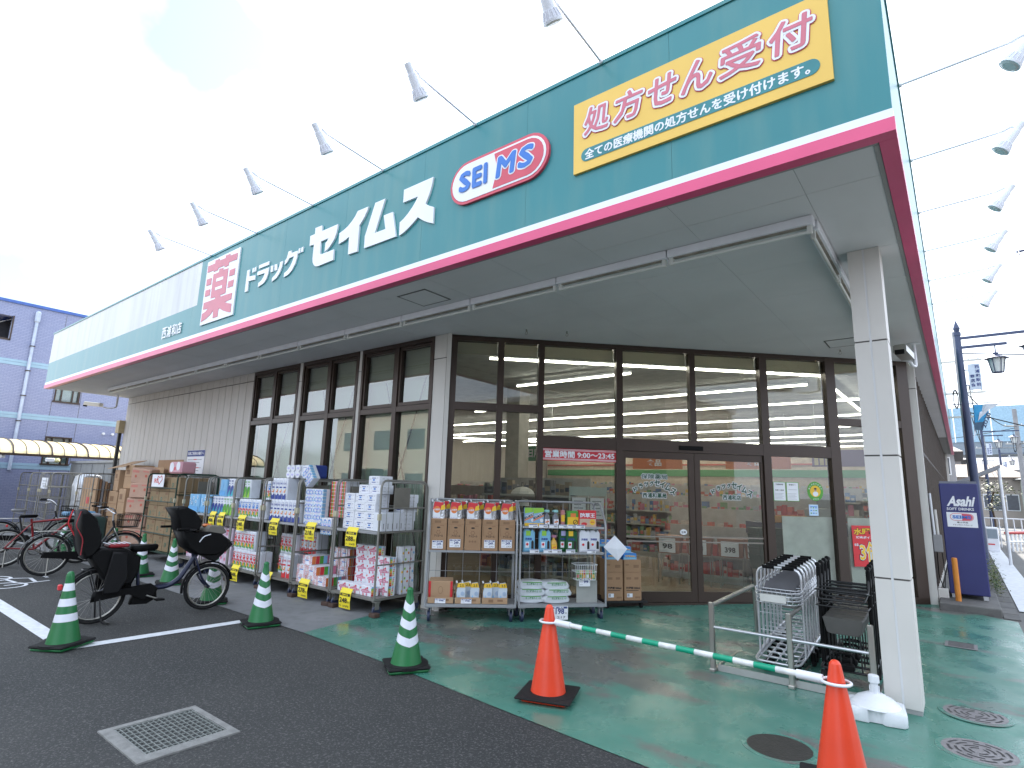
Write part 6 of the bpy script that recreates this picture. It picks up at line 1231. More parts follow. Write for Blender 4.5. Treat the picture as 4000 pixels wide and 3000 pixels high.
for (y0, y1, z0, z1) in ((5.74, 6.52, 4.34, 5.15), (5.70, 6.50, 2.05, 3.05)):
    wn = one('window', lambda b: (b.box((BX-.12, y0, z0), (BX+.02, y0+.05, z1), M_brown), b.box((BX-.12, y1-.05, z0), (BX+.02, y1, z1), M_brown), b.box((BX-.12, y0+.05, z1-.05), (BX+.02, y1-.05, z1), M_brown), b.box((BX-.14, y0-.03, z0-.03), (BX+.05, y1+.03, z0+.02), M_brown), b.box((BX-.10, y0+.2, z0+.02), (BX, y0+.24, z1-.05), M_brown), b.box((BX-.10, y1-.24, z0+.02), (BX, y1-.20, z1-.05), M_brown)), None, None, t)
    one('pane', lambda b: (b.box((BX-.10, y0+.05, z0+.02), (BX-.09, y1-.05, z1-.05), G_blue), b.box((BX-.2, y0, z0), (BX-.19, y1, z1), mat('curtain_pale', (.45, .55, .60), .8))), None, None, wn)
one('balcony_opening', lambda b: (b.box((BX-1.4, 3.80, 6.3), (BX-1.3, 4.4, 7.2), mat('inside_dark', (.05, .05, .06), .9)), b.box((BX-.03, 3.79, 6.30), (BX+.02, 4.22, 6.36), M_brown), b.box((BX-.03, 4.20, 6.3), (BX+.02, 4.24, 7.2), M_brown), b.cyl((BX-.6, 3.8, 6.9), (BX-.1, 4.2, 7.1), .02, M_steel, 6)), None, None, t)
one('drainpipe', lambda b: (b.bend([(BX+.05, 4.86, 1.8), (BX+.05, 4.86, 7.38), (BX-.05, 4.84, 7.50)], .052, mat('pipe_pale_blue', (.45, .52, .66), .4), .08, 10), b.rbox((BX, 4.78, 7.1), (BX+.13, 4.94, 7.52), mat('pipe_pale_blue', (.45, .52, .66), .4), .04), [b.box((BX, 4.79, z), (BX+.12, 4.93, z+.03), M_brown) for z in (2.6, 3.5, 4.4, 5.3, 6.2)]), None, None, t)
for y_ in (7.45, 7.75): one('vent_cap', lambda b: b.cyl((BX, y_, 3.30), (BX+.07, y_, 3.30), .05, M_white, 10), None, None, t)
t = thing('bicycle_shelter', 'long arched shelter roof of pale yellow panels with brown ribs', 'shelter')
def arcp(a): return (-22.0-2.0*(1-math.cos(a))-.0, 2.26+.50*math.sin(a))
M_yp = mat('yellow_polycarbonate', (.80, .66, .36), .35, 0, .04)
pts = [arcp(R(110)*i/9) for i in range(10)]
for k in range(13):
    y0 = -.5+k*.93
    one('roof_panel', lambda b: (b.add([(p[0], y0+.02, p[1]) for p in pts]+[(p[0], y0+.91, p[1]) for p in pts], [(i, i+10, i+11, i+1) for i in range(9)], M_yp, True), b.add([(p[0], y0+.02, p[1]-.006) for p in pts]+[(p[0], y0+.91, p[1]-.006) for p in pts], [(i, i+1, i+11, i+10) for i in range(9)], M_yp, True)), None, None, t)
    one('rib', lambda b: b.tube([(p[0], y0, p[1]+.01) for p in pts], .028, M_brown, 6), None, None, t)
    for q in (.31, .62): one('rib', lambda b: b.tube([(p[0], y0+q, p[1]+.006) for p in pts], .012, M_brown, 5), None, None, t)
one('eave_rail', lambda b: (b.box((-22.03, -.6, 2.20), (-21.96, 11.6, 2.27), M_brown), b.box((-24.75, -.6, 2.62), (-24.65, 11.6, 2.70), M_brown)), None, None, t)
for y_ in (3.95, 7.5): one('post', lambda b: (b.box((-23.0, y_-.05, 0), (-22.9, y_+.05, 2.5), M_white), b.box((-23.0, y_-.04, 2.12), (-22.05, y_+.04, 2.22), M_white)), None, None, t)
put('shlamp', lambda b: (b.rbox((0, 0, 0), (.12, .22, .12), M_white, .02), b.rbox((.02, .22, .0), (.12, .36, .13), cmat((.8, .75, .4)), .04)), 'shelter_lamp', 'small white lamp hanging under the yellow shelter eave', 'lamp', (-21.95, 4.9, 2.05))

# ================================================================== STREET SIDE: MACHINE, POST, LAMPS
t = thing('vending_machine', 'navy blue vending machine seen from its lettered side next to the store', 'vending machine', (-.275, 11.22, .205), 0)
M_vm = mat('vending_navy', (.028, .032, .145), .38, .1, .12, 2, .08, 20)
one('body', lambda b: (b.rbox((0, 0, .06), (.475, .98, 1.70), M_vm, .012), b.box((.01, .01, 1.70), (.465, .97, 1.735), mat('vending_top', (.16, .17, .22), .5))), None, None, t)
for (x, y) in ((.05, .06), (.42, .06), (.05, .9), (.42, .9)): one('foot', lambda b: b.box((x-.03, y-.03, 0), (x+.03, y+.03, .06), M_chrome), None, None, t)
b = MB()
b.text('Asahi', (.075, -.003, 1.355), X3, Z3, .32, .155, M_paper, .04, shear=.25); b.text('SOFT DRINKS', (.07, -.003, 1.295), X3, Z3, .33, .04, M_paper, .02)
b.box((.06, -.004, 1.045), (.425, -.001, 1.265), M_paper); b.prism(stadium(.10, .385, 1.14, 1.25), (0, -.005, 0), X3, Z3, .001, M_red); b.prism(stadium(.107, .378, 1.147, 1.243), (0, -.0065, 0), X3, Z3, .001, M_paper)
b.prism([(.245, 1.147), (.245, 1.243)]+[p for p in stadium(.107, .374, 1.15, 1.24) if p[0] > .26][::-1], (0, -.008, 0), X3, Z3, .001, M_red)
b.text('SEIMS', (.13, -.0105, 1.17), X3, Z3, .225, .05, M_blue, .04); b.text('富士薬品', (.18, -.005, 1.105), X3, Z3, .13, .022, M_ink, .02); b.text('ドラッグストアグループ', (.13, -.005, 1.068), X3, Z3, .23, .02, M_ink, .02)
b.build('lettering', t)
t = thing('orange_post', 'slim orange bollard post standing before the navy vending machine', 'bollard', (-.177, 10.93, .095))
one('post', lambda b: b.lathe([(.036, 0), (.036, .70), (.030, .715), (.001, .718)], mat('post_orange', (.62, .22, .03), .5, 0, .1, 8), 14), None, None, t)
t = thing('meter_box', 'grey meter box with cables on the wall between store and vending machine', 'meter box', (-.42, 11.16, 0))
one('box', lambda b: b.rbox((0, 0, .86), (.12, .10, 1.12), mat('box_grey', (.25, .25, .26), .5), .01), None, None, t)
one('pipes', lambda b: (b.cyl((.03, .05, 1.12), (.02, .05, 1.75), .018, M_white, 8), b.cyl((.075, .05, 1.12), (.07, .05, 1.5), .018, M_col, 8), b.bend([(.04, .03, .86), (.03, .03, .5), (.09, .03, .3), (.11, .03, .55), (.10, .03, .86)], .006, M_black, .06, 6)), None, None, t)
one('lower_box', lambda b: b.rbox((.0, -.02, .12), (.13, .10, .33), M_col, .01), None, None, t)
# kerbside weeds
def leaves(b, n, cx, cy, sx, sy, h, ms, z0=.1):
    for i in range(n):
        x = cx+random.gauss(0, sx); y = cy+random.gauss(0, sy); z = z0+abs(random.gauss(0, h)); a = random.random()*6.28; l = random.uniform(.02, .05)
        d = Vector((math.cos(a), math.sin(a), random.uniform(-.5, .8)))*l; e = Vector((-math.sin(a), math.cos(a), random.uniform(-.5, .5)))*l*.4; p = Vector((x, y, z))
        b.add([p-d*.5, p+e*.6, p+d*.6, p-e*.6], [(0, 1, 2, 3)], random.choice(ms))
Lg = [mat('leaf_green', (.06, .10, .02), .6, 0, .2), mat('leaf_yellow_green', (.12, .13, .03), .6, 0, .2), mat('leaf_dark', (.03, .06, .015), .6, 0, .2)]
random.seed(21); b = MB(); leaves(b, 900, .32, 13.6, .05, .7, .20, Lg, .15); leaves(b, 300, .35, 16.5, .05, 1.2, .15, Lg, .15); b.build('weeds', None, 'straggling green weeds growing along the kerb beside the vending machine', 'weeds', None, 'stuff')
M_lpole = mat('lamp_post_blue_grey', (.055, .07, .13), .5, .3, .1)
M_lant = mat('lantern_glass', (.62, .64, .62), .3)
def street_lamp(lab, x, y, top, sc=1., arms=True, sign=True):
    t = thing('street_lamp', lab, 'street lamp', (x, y, 0)); H = top
    one('pole', lambda b: (b.cyl((0, 0, 0), (0, 0, H-.35), .095*sc, M_lpole, 10, .06*sc), b.cyl((0, 0, H-.38), (0, 0, H-.30), .075*sc, M_lpole, 10), b.cyl((0, 0, H-.30), (0, 0, H-.2), .04*sc, M_lpole, 8, .07*sc), b.cyl((0, 0, H-.2), (0, 0, H), .07*sc, M_lpole, 8, .005)), None, None, t)
    ar = [(H-.45, 1.55), (H-.68, .88)]
    for (z, L_) in ar: one('arm', lambda b: b.box((.04, -.025, z-.03), (L_, .025, z+.03), M_lpole), None, None, t)
    for (z, L_) in ((H-.45, 1.30), (H-.68, .66)):
        ln = one('lantern', lambda b: (b.cyl((L_, 0, z), (L_, 0, z-.20), .012, M_lpole, 6), b.cyl((L_, 0, z-.20), (L_, 0, z-.24), .05, M_lpole, 10), b.cyl((L_, 0, z-.34), (L_, 0, z-.25), .24, M_lpole, 6, .07), b.cyl((L_, 0, z-.345), (L_, 0, z-.34), .25, M_lpole, 6)), None, None, t)
        one('lantern_glass', lambda b: b.cyl((L_, 0, z-.66), (L_, 0, z-.345), .10, M_lant, 6, .155), None, None, ln)
        one('lantern_ribs', lambda b: ([b.cyl((L_+.105*math.cos(a), .105*math.sin(a), z-.67), (L_+.16*math.cos(a), .16*math.sin(a), z-.345), .009, M_lpole, 5) for a in [i*math.pi/3 for i in range(6)]], b.cyl((L_, 0, z-.68), (L_, 0, z-.66), .105, M_lpole, 6)), None, None, ln)
    if sign:
        sn = one('name_board', lambda b: (b.box((.12, -.02, H-1.72), (.35, .02, H-1.10), mat('lamp_board', (.62, .68, .78), .5)), b.box((.0, -.01, H-1.25), (.12, .01, H-1.23), M_lpole), b.box((.0, -.01, H-1.62), (.12, .01, H-1.60), M_lpole)), None, None, t)
        b = MB()
        for i, ch in enumerate('西浦和駅前'): b.text(ch, (.25, -.024, H-1.20-.105*i-.02), X3, Z3, .08, .082, M_inkb, .02)
        for i, ch in enumerate('商店会'): b.text(ch, (.15, -.024, H-1.42-.105*i-.02), X3, Z3, .08, .082, M_inkb, .02)
        b.build('lettering', sn)
    return t
street_lamp('dark lantern street lamp with a white lettered board beyond the vending machine', .262, 17, 5.96)
for i, (x, y) in enumerate(((1.15, 40), (2.6, 58), (.9, 74))): street_lamp(['distant lantern street lamp in the middle of the side street', 'distant lantern street lamp by the white fence', 'farthest lantern street lamp before the viaduct'][i], x, y, 5.9, 1, sign=(i < 2))
t = thing('utility_pole', 'grey concrete utility pole just behind the dark street lamp', 'utility pole', (.335, 24, 0))
one('pole', lambda b: b.cyl((0, 0, 0), (0, 0, 7.35), .13, mat('pole_concrete', (.26, .26, .27), .8), 12, .11), None, None, t)
for z in (6.3, 5.2, 4.4): one('crossarm', lambda b: (b.box((-.6, -.04, z), (.6, .04, z+.06), M_steel), [b.cyl((x, 0, z+.06), (x, 0, z+.16), .025, M_white, 6) for x in (-.5, .5, .25)]), None, None, t)
one('cable_coil', lambda b: [b.tube([(-.2+.13*math.cos(a)*.5, -.1, 5.0+.3*math.sin(a)+.03*k) for a in [i*math.pi/8 for i in range(16)]], .012, M_black, 5, True) for k in range(3)], None, None, t)
for (x, y, lab, rz) in ((3.0, 46, 'distant concrete utility pole at the right edge of the side street', 0), (1.9, 64, 'farthest concrete utility pole near the viaduct', .2)):
    l = dup(t, (x, y, 0), rz, lab); 
random.seed(5)
WLAB = ['highest overhead wire crossing the side street sky', 'overhead wire sagging just below the highest one', 'overhead wire crossing above the distant lanterns', 'overhead wire crossing before the viaduct', 'slanting overhead wire near the right picture edge', 'lowest overhead wire over the side street', 'thin overhead wire running towards the viaduct', 'twisted overhead wire beside the concrete pole']
for i, (p, q) in enumerate((((.29, 23, 6.4), (12, 30, 7.6)), ((.29, 23, 5.3), (3.0, 46, 6.3)), ((3.0, 46, 6.2), (-6, 40, 5.4)), ((1.9, 64, 6.3), (14, 52, 7.0)), ((3.0, 46, 5.2), (11, 24, 6.6)), ((.29, 23, 4.5), (9, 40, 4.8)), ((.5, 23, 5.3), (1.9, 64, 5.2)), ((.29, 23, 5.6), (1.9, 64, 6.3)))):
    p, q = Vector(p), Vector(q)
    one('overhead_wire', lambda b: b.tube([p+(q-p)*t_/12-Vector((0, 0, .5*math.sin(math.pi*t_/12))) for t_ in range(13)], .018, M_black, 5), WLAB[i], 'wire', None, 'overhead wires of the side street')
t = thing('street_banner', 'white and blue shopping street banner hanging between two rods', 'banner', (0, 18.3, 0))
one('cloth', lambda b: (b.add([(.44+.13*i, .04*math.sin(i*2.1), 4.06) for i in range(5)]+[(.37+.05*i, .06*math.sin(i*1.7), 3.17+.2*i) for i in range(5)], [(i, i+5, i+6, i+1) for i in range(4)], mat('banner_white', (.62, .66, .72), .8)),
     b.add([(.44, -.012, 4.05), (.78, .02, 4.05), (.60, -.03, 3.60), (.42, -.03, 3.55)], [(0, 3, 2, 1)], mat('banner_cyan', (.05, .32, .60), .8)), b.add([(.42, -.035, 3.60), (.62, -.035, 3.62), (.56, -.05, 3.40), (.40, -.04, 3.42)], [(0, 3, 2, 1)], mat('banner_slate', (.07, .13, .2), .8))), None, None, t)
one('rod', lambda b: b.cyl((.0, 0, 4.09), (.98, 0, 4.10), .012, M_lpole, 6), None, None, t)
one('lettering', lambda b: b.text('2020', (.62, -.05, 3.45), (.35, 0, .93), (-.93, 0, .35), .4, .09, M_lpole, .03), None, None, t)
t = thing('shop_awning', 'folded grey awning frame and white post behind the vending machine', 'awning', (0, 19.5, 0))
one('awning_cloth', lambda b: b.add([(-.35, 0, 2.05), (.85, 0, 2.62), (.85, 1.4, 2.62), (-.35, 1.4, 2.05), (-.35, 0, 1.95), (.85, 0, 2.54), (.85, 1.4, 2.54), (-.35, 1.4, 1.95)], [(0, 1, 2, 3), (7, 6, 5, 4), (0, 4, 5, 1), (1, 5, 6, 2), (2, 6, 7, 3), (3, 7, 4, 0)], mat('awning_grey', (.30, .31, .34), .7)), None, None, t)
for x in (.82,): one('post', lambda b: b.cyl((x, .05, 0), (x, .05, 2.6), .035, M_white, 8), None, None, t)
# guard rail
t = thing('guard_rail', 'red topped white guard rail along the far side of the street', 'guard rail', (1.05, 25, .1))
for i in range(14): one('post', lambda b: b.cyl((.11*i, .9*i*-.0+.2*i, 0), (.11*i, .2*i, .55), .03, M_white, 6), None, None, t)
one('top_rail', lambda b: b.cyl((-.05, -.1, .58), (1.5, 2.7, .58), .045, mat('rail_red', (.35, .02, .02), .5), 8), None, None, t); one('mid_rail', lambda b: b.cyl((-.05, -.1, .3), (1.5, 2.7, .3), .03, M_white, 8), None, None, t)
# houses down the street
def house(lab, x0, y0, x1, y1, h, wallc, roofc, roofh=1.2, wins=()):
    t = thing('house', lab, 'house'); wm = cmat(wallc, .8); rm = cmat(roofc, .7)
    one('wall', lambda b: b.box((x0, y0, 0), (x1, y1, h), wm), None, None, t)
    xm = (x0+x1)/2; e = .4
    one('roof', lambda b: b.add([(x0-e, y0-e, h), (x1+e, y0-e, h), (x1+e, y1+e, h), (x0-e, y1+e, h), (x0+1, (y0+y1)/2, h+roofh), (x1-1, (y0+y1)/2, h+roofh)], [(0, 1, 5, 4), (1, 2, 5), (2, 3, 4, 5), (3, 0, 4), (0, 3, 2, 1)], rm), None, None, t)
    for (wx, wz, ww, wh) in wins:
        w_ = one('window', lambda b: b.box((wx-.05, y0-.04, wz-.05), (wx+ww+.05, y0-.001, wz+wh+.05), M_white), None, None, t)
        one('pane', lambda b: b.box((wx, y0-.05, wz), (wx+ww, y0-.041, wz+wh), mat('house_pane', (.07, .08, .10), .15)), None, None, w_)
    return t
house('grey house with a brown window just past the store end', -6, 36, -.15, 44, 4.1, (.30, .30, .32), (.10, .09, .09), 1.2, ((-.9, 3.0, .55, .8), (-1.0, 1.0, .6, 1.0)))
house('low house with brown tiled roof under the viaduct', -3, 52, 3.4, 60, 3.4, (.34, .30, .27), (.13, .09, .07), 1.1, ((1.2, 1.2, .9, 1.0), (2.4, 1.2, .6, 1.0)))
house('pale green fronted shop farther down on the right', 3.2, 50, 9, 58, 3.2, (.45, .52, .46), (.14, .15, .16), .5, ((3.4, .8, 1.4, 1.4),))
house('white walled house at the end of the side street', 1.2, 68, 8, 76, 4.6, (.50, .50, .52), (.12, .13, .17), 1.4, ((1.8, 2.9, 1, .9), (3.4, 2.9, 1, .9), (1.8, 1.0, 1, 1.2)))
house('grey house left behind the utility pole', -8, 62, .2, 70, 5.2, (.28, .27, .27), (.09, .09, .1), 1.4, ((-.9, 3.2, .7, .9),))
t = thing('railway_viaduct', 'pale blue grey elevated viaduct spanning the far end of the street', 'viaduct')
one('deck', lambda b: b.box((-80, 100, 8.1), (120, 108, 9.8), mat('viaduct_concrete', (.22, .26, .30), .8)), None, None, t)
for i in range(20): one('noise_panel', lambda b: b.box((-20+4.0*i+.04, 99.9, 9.8), (-16+4.0*i-.04, 100.0, 14.6), mat('noise_panel_blue', (.30, .46, .58), .4)), None, None, t)
for x in (-30, -12, 14, 32): one('pier', lambda b: b.box((x, 102, 0), (x+2, 106, 8.1), mat('viaduct_concrete', (.22, .26, .30), .8)), None, None, t)
put('vend2', lambda b: (b.rbox((0, 0, 0), (.32, .6, .75), M_paper, .02), fr(b, .03, .4, .29, .7, cmat((.25, .3, .35)), -.003), fr(b, .03, .2, .2, .24, P_rd, -.003)), 'white_vending_machine', 'small white vending machine beyond the navy one', 'vending machine', (.50, 24.5, 1.05-.95))
put('fence2', lambda b: ([b.cyl((x*.2, 0, 0), (x*.2, 0, 1.0), .02, M_white, 6) for x in range(6)], b.cyl((0, 0, 1.0), (1.1, 0, 1.0), .025, M_white, 6), b.cyl((0, 0, .6), (1.1, 0, .6), .02, M_white, 6)), 'white_fence', 'white pipe fence across the street corner', 'fence', (.55, 27, .1))
t = thing('street_tree', 'small yellow green garden tree beyond the vending machine', 'tree', (.95, 31, 0))
one('trunk', lambda b: b.bend([(0, 0, 0), (.03, 0, .9), (-.03, 0, 1.6), (.1, 0, 2.1)], .035, mat('bark', (.09, .06, .04), .9), .1, 7), None, None, t)
random.seed(6); b = MB()
for k in range(14):
    cx_, cy_, cz_ = random.gauss(0, .28), random.gauss(0, .3), 2.0+random.gauss(0, .28)
    for i in range(50):
        a = random.random()*6.28; l = random.uniform(.05, .10); p = Vector((cx_+random.gauss(0, .12), cy_+random.gauss(0, .12), cz_+random.gauss(0, .1))); d = Vector((math.cos(a), math.sin(a), random.uniform(-.6, .6)))*l; e = Vector((-math.sin(a), math.cos(a), random.uniform(-.5, .5)))*l*.4
        b.add([p-d*.5, p+e, p+d*.5, p-e], [(0, 1, 2, 3)], random.choice(Lg))
b.build('crown', t)
t = thing('tv_antenna', 'roof antenna with cross rods against the sky at the right edge', 'antenna', (1.9, 20, 0))
one('mast', lambda b: b.cyl((.12, 0, 3), (.12, 0, 8.6), .03, M_lpole, 6), None, None, t)
one('boom', lambda b: b.cyl((-.1, 0, 8.45), (.8, .3, 8.62), .03, M_lpole, 6), None, None, t)
for i in range(4): one('rod', lambda b: b.cyl((-.08+.22*i, .08*i-.35, 8.25+.04*i), (-.02+.22*i, .08*i+.35, 8.8+.04*i), .018, M_lpole, 5), None, None, t)

# ================================================================== BEHIND THE CAMERA: WHAT THE GLASS REFLECTS
def flat(lab, x0, y0, x1, y1, h, c, wins, face):
    t = thing('apartment_block', lab, 'building'); one('wall', lambda b: b.box((x0, y0, 0), (x1, y1, h), cmat(c, .8)), None, None, t)
    one('roof', lambda b: b.box((x0-.2, y0-.2, h), (x1+.2, y1+.2, h+.25), P_gy), None, None, t)
    for (a, z) in wins:
        if face == 'y': one('window', lambda b: b.box((a, y1, z), (a+1.5, y1+.04, z+1.2), mat('house_pane', (.07, .08, .10), .15)), None, None, t)
        else: one('window', lambda b: b.box((x0-.04, a, z), (x0, a+1.5, z+1.2), mat('house_pane', (.07, .08, .10), .15)), None, None, t)
flat('beige house across the parking reflected in the front windows', -34, -21, -20, -12, 6.2, (.42, .38, .32), [(-33+3.2*i, z) for i in range(4) for z in (1.2, 3.9)], 'y')
flat('grey house across the parking reflected in the front windows', -19, -22, -8, -13, 7.4, (.34, .34, .35), [(-18+3.2*i, z) for i in range(3) for z in (1.2, 4.2)], 'y')
flat('tan house across the side street reflected in the entrance glazing', 11, -26, 20, 2, 6.0, (.20, .17, .15), [(-24+4*i, z) for i in range(6) for z in (1.2, 3.8)], 'x')
put('rpole', lambda b: (b.cyl((0, 0, 0), (0, 0, 9.5), .17, M_soff, 12, .12), b.box((-.8, -.05, 8.4), (.8, .05, 8.5), M_steel), b.cyl((.3, 0, 6.8), (.3, 0, 7.6), .2, M_lampw, 12)), 'utility_pole', 'concrete utility pole reflected in the front windows', 'utility pole', (-15.5, -9.5, 0))

# ================================================================== SHOP INTERIOR SEEN THROUGH THE GLAZING
def lrow(lab, p, q):
    p, q = Vector(p), Vector(q); L_ = (q-p).length; n = max(1, round(L_/1.25)); d = (q-p)/n
    t = thing('fluorescent_row', lab, 'ceiling light', p); 
    one('rail', lambda b: b.cyl((0, 0, .03), q-p+Vector((0, 0, .03)), .03, M_lampw, 6), None, None, t)
    for k in range(n): one('lit_tube', lambda b: b.cyl(d*k+d.normalized()*.005, d*(k+1)-d.normalized()*.005, .023, M_light, 6), None, None, t)
LR = [(-6.7, 8.65, -4.26), (-10, 11.12, -2.01), (-16.5, 13.25, -1.2), (-17, 15.75, -1.1), (-17, 18.2, -1.1), (-17, 20.75, -1.1), (-17, 22.9, -1.1), (-17, 25.2, -1.1)]
for i, (a, y_, c_) in enumerate(LR): lrow('lit fluorescent row across the shop ceiling, %s behind the glazing' % ORD[i], (a, y_, 3.63), (c_, y_, 3.63))
lrow('lit fluorescent row running parallel to the entrance glazing', (-5.62, 6.53, 3.63), (-1.55, 10.52, 3.63)); lrow('lit fluorescent row running back along the street side of the shop', (-1.70, 10.85, 3.63), (-1.64, 17.0, 3.63))
lrow('slanting lit fluorescent row at the far left of the shop', (-15.5, 15.0, 3.5), (-11.0, 20.5, 3.5))
PAL = {'mix': [(.5, .12, .1), (.55, .5, .45), (.1, .2, .4), (.6, .4, .1), (.15, .3, .15), (.4, .42, .45), (.55, .2, .3)], 'red': [(.55, .06, .05), (.6, .25, .2), (.6, .5, .45), (.45, .1, .1), (.6, .12, .08)], 'dark': [(.06, .07, .09), (.15, .14, .13), (.3, .3, .32), (.1, .13, .2), (.35, .28, .2)]}
M_shelf = mat('shelf_white', (.45, .44, .42), .5)
def gondola(lab, x0, x1, y, h, pal, d=.45):
    t = thing('shop_shelf', lab, 'shelving', (x0, y, .098)); W = x1-x0; n = int(h/.33)
    one('back_panel', lambda b: (b.box((0, d, 0), (W, d+.04, h), M_shelf), b.box((0, 0, 0), (W, d, .10), M_shelf)), None, None, t)
    for k in range(n): one('shelf_board', lambda b: (b.box((0, .0, .10+.33*k), (W, d, .12+.33*k), M_shelf), b.box((0, -.012, .09+.33*k), (W, -.001, .125+.33*k), mat('price_rail', (.5, .5, .48), .5))), None, None, t)
    b = MB()
    for k in range(n):
        x = .02; z = .12+.33*k
        while x < W-.12:
            w_ = random.uniform(.05, .14); hh = random.uniform(.12, .27); c = random.choice(PAL[pal])
            for rr in range(random.randint(1, 2)): b.box((x, .03+.1*rr, z), (x+w_-.008, .11+.1*rr, z+hh), cmat(c))
            fr(b, x+.01, z+hh*.3, x+w_-.018, z+hh*.6, cmat(random.choice(PAL[pal])), .028); x += w_
    b.build('goods', t, kind='stuff'); return t
random.seed(12)
gondola('low red goods shelf close behind the left door', -4.6, -3.0, 10.55, .95, 'red'); gondola('dark goods shelf just inside the left glazing panels', -7.2, -5.1, 8.3, 1.75, 'dark'); gondola('shop shelf of red packaged goods behind the left door', -5.0, -2.9, 11.6, 1.25, 'red'); gondola('long mixed goods shelf in the middle of the shop', -16, -2.6, 13.4, 1.5, 'mix')
gondola('second long goods shelf deeper in the shop', -16, -2, 16.6, 1.8, 'mix'); gondola('shelf of boxes against the shop back', -17, -1, 25.2, 2.0, 'mix'); gondola('red packaged goods shelf behind the right door', -3.0, -2.1, 12.2, 1.6, 'red')
gondola('mixed goods shelf at the far left inside', -14, -7.6, 10.6, 1.6, 'mix')
one('green_wall_band', lambda b: (b.box((-17.8, 25.93, 2.45), (-.8, 25.99, 2.75), cmat((.05, .25, .09))), b.box((-17.8, 25.92, 2.95), (-.8, 25.98, 3.02), cmat((.45, .1, .08)))), None, None, store)
for i, (x, y_, c, tx, w_) in enumerate(((-7.6, 15.5, (.55, .16, .05), '食品', 1.5), (-4.9, 15.5, (.55, .16, .05), '食品', 1.6), (-2.6, 14.3, (.12, .07, .16), '', 1.3), (-8.6, 11.2, (.04, .25, .12), '日用', 1.1))):
    t = thing('hanging_sign', ['orange food sign hanging in the shop, left', 'orange food sign hanging behind the left door', 'dark purple picture board hanging behind the right glazing', 'green daily goods sign hanging behind the left glazing'][i], 'sign', (x, y_, 2.32))
    one('board', lambda b: b.box((0, 0, 0), (w_, .04, .36), cmat(c)), None, None, t)
    if tx: one('lettering', lambda b: b.text(tx, (w_*.3, -.004, .08), X3, Z3, w_*.3, .2, P_w, .03), None, None, t)
    else: one('picture', lambda b: [b.rbox((.05+.11*k, -.006, .03), (.13+.11*k, -.001, .33), cmat((.45, .38, .2)), .002) for k in range(4)], None, None, t)
    one('cords', lambda b: (b.cyl((.1, .02, .36), (.1, .02, 1.4), .006, P_w, 4), b.cyl((w_-.1, .02, .36), (w_-.1, .02, 1.4), .006, P_w, 4)), None, None, t)
t = thing('shop_pillar', 'square pillar inside the shop behind the second glazing panel', 'pillar'); one('shaft', lambda b: b.box((-7.55, 9.4, .1), (-7.2, 9.75, 3.78), mat('pillar_mirror', (.40, .38, .34), .3)), None, None, t)
for i, x in enumerate((-4.35, -3.85, -3.35, -2.95)):
    t = thing('bargain_basket', 'brown plastic basket with a white price card, %s behind the left door' % ('leftmost', 'second', 'third', 'rightmost')[i], 'basket', (x, 9.75+.12*i, .60), R(12), 'brown bargain baskets')
    one('basket', lambda b: b.loft([(0, 0), (.42, 0), (.42, .36), (0, .36)], (0, 0, 0), X3, Y3, [(0, .85), (.28, 1), (.30, 1.03)], cmat((.34, .13, .07)), False), None, None, t)
    one('card', lambda b: (b.box((.06, -.03, .02), (.34, -.02, .26), M_paper), b.text(('98', '458', '398', '343')[i], (.12, -.033, .08), X3, Z3, .17, .09, M_ink, .03)), None, None, t)
    one('stand', lambda b: [b.cyl((a, c_, 0), (a, c_, -.50), .01, M_steel, 6) for a in (.03, .39) for c_ in (.03, .33)], None, None, t)
t = thing('basket_trolley', 'dark green stacked baskets on a trolley inside the right door', 'trolley', (-2.55, 9.55, .1), R(45))
one('baskets', lambda b: [b.loft([(0, 0), (.42, 0), (.42, .34), (0, .34)], (0, 0, .40+.10*k), X3, Y3, [(0, .86), (.22, 1), (.235, 1.04)], cmat((.015, .05, .035)), False) for k in range(5)], None, None, t)
one('frame', lambda b: [b.cyl((a, c_, .05), (a, c_, .42), .012, M_dark, 6) for a in (.03, .39) for c_ in (.03, .31)], None, None, t)
t = thing('shop_counter', 'cashier counter with dark blue top behind the right hand glazing', 'counter'); b = cb(); b.box((5.30, .9, .1), (7.5, 1.4, 1.0), M_shelf); b.box((5.25, .85, 1.0), (7.55, 1.45, 1.20), cmat((.04, .045, .08))); b.build('counter_body', t)
b = cb(); [b.rbox((5.42+.16*i, .9, 1.205), (5.57+.16*i, 1.05, 1.32), cmat((.5, .22, .03)), .01) for i in range(4)]; b.build('orange_boxes', None, 'orange boxes lined up on the dark blue counter', 'boxes', None, 'stuff')
t = thing('cash_register', 'grey cash register on the counter behind the round sticker', 'cash register'); b = cb(); b.rbox((6.25, .95, 1.205), (6.6, 1.3, 1.45), cmat((.35, .35, .34)), .02); b.build('body', t); b = cb(); b.rbox((6.3, .98, 1.46), (6.55, 1.02, 1.70), cmat((.3, .3, .3)), .01); b.build('screen', t)
for i, (s0, s1) in enumerate(((5.09, 5.93), (6.16, 7.10))):
    b = cb(); b.box((s0, .10, .30), (s1, .112, 1.34), mat('white_board_panel', (.62, .64, .64), .5)); b.build('display_board', None, ['white panel standing inside the glazing behind the chrome trolleys', 'white panel inside the glazing behind the corner column'][i], 'panel')
def gl(name, lab, s0, z0, fn, y=.046): t = thing(name, lab, 'notice', (AX+s0*math.cos(R(45))+y*-math.sin(R(45)), AY+s0*math.sin(R(45))+y*math.cos(R(45)), z0), R(45)); fn(t); return t
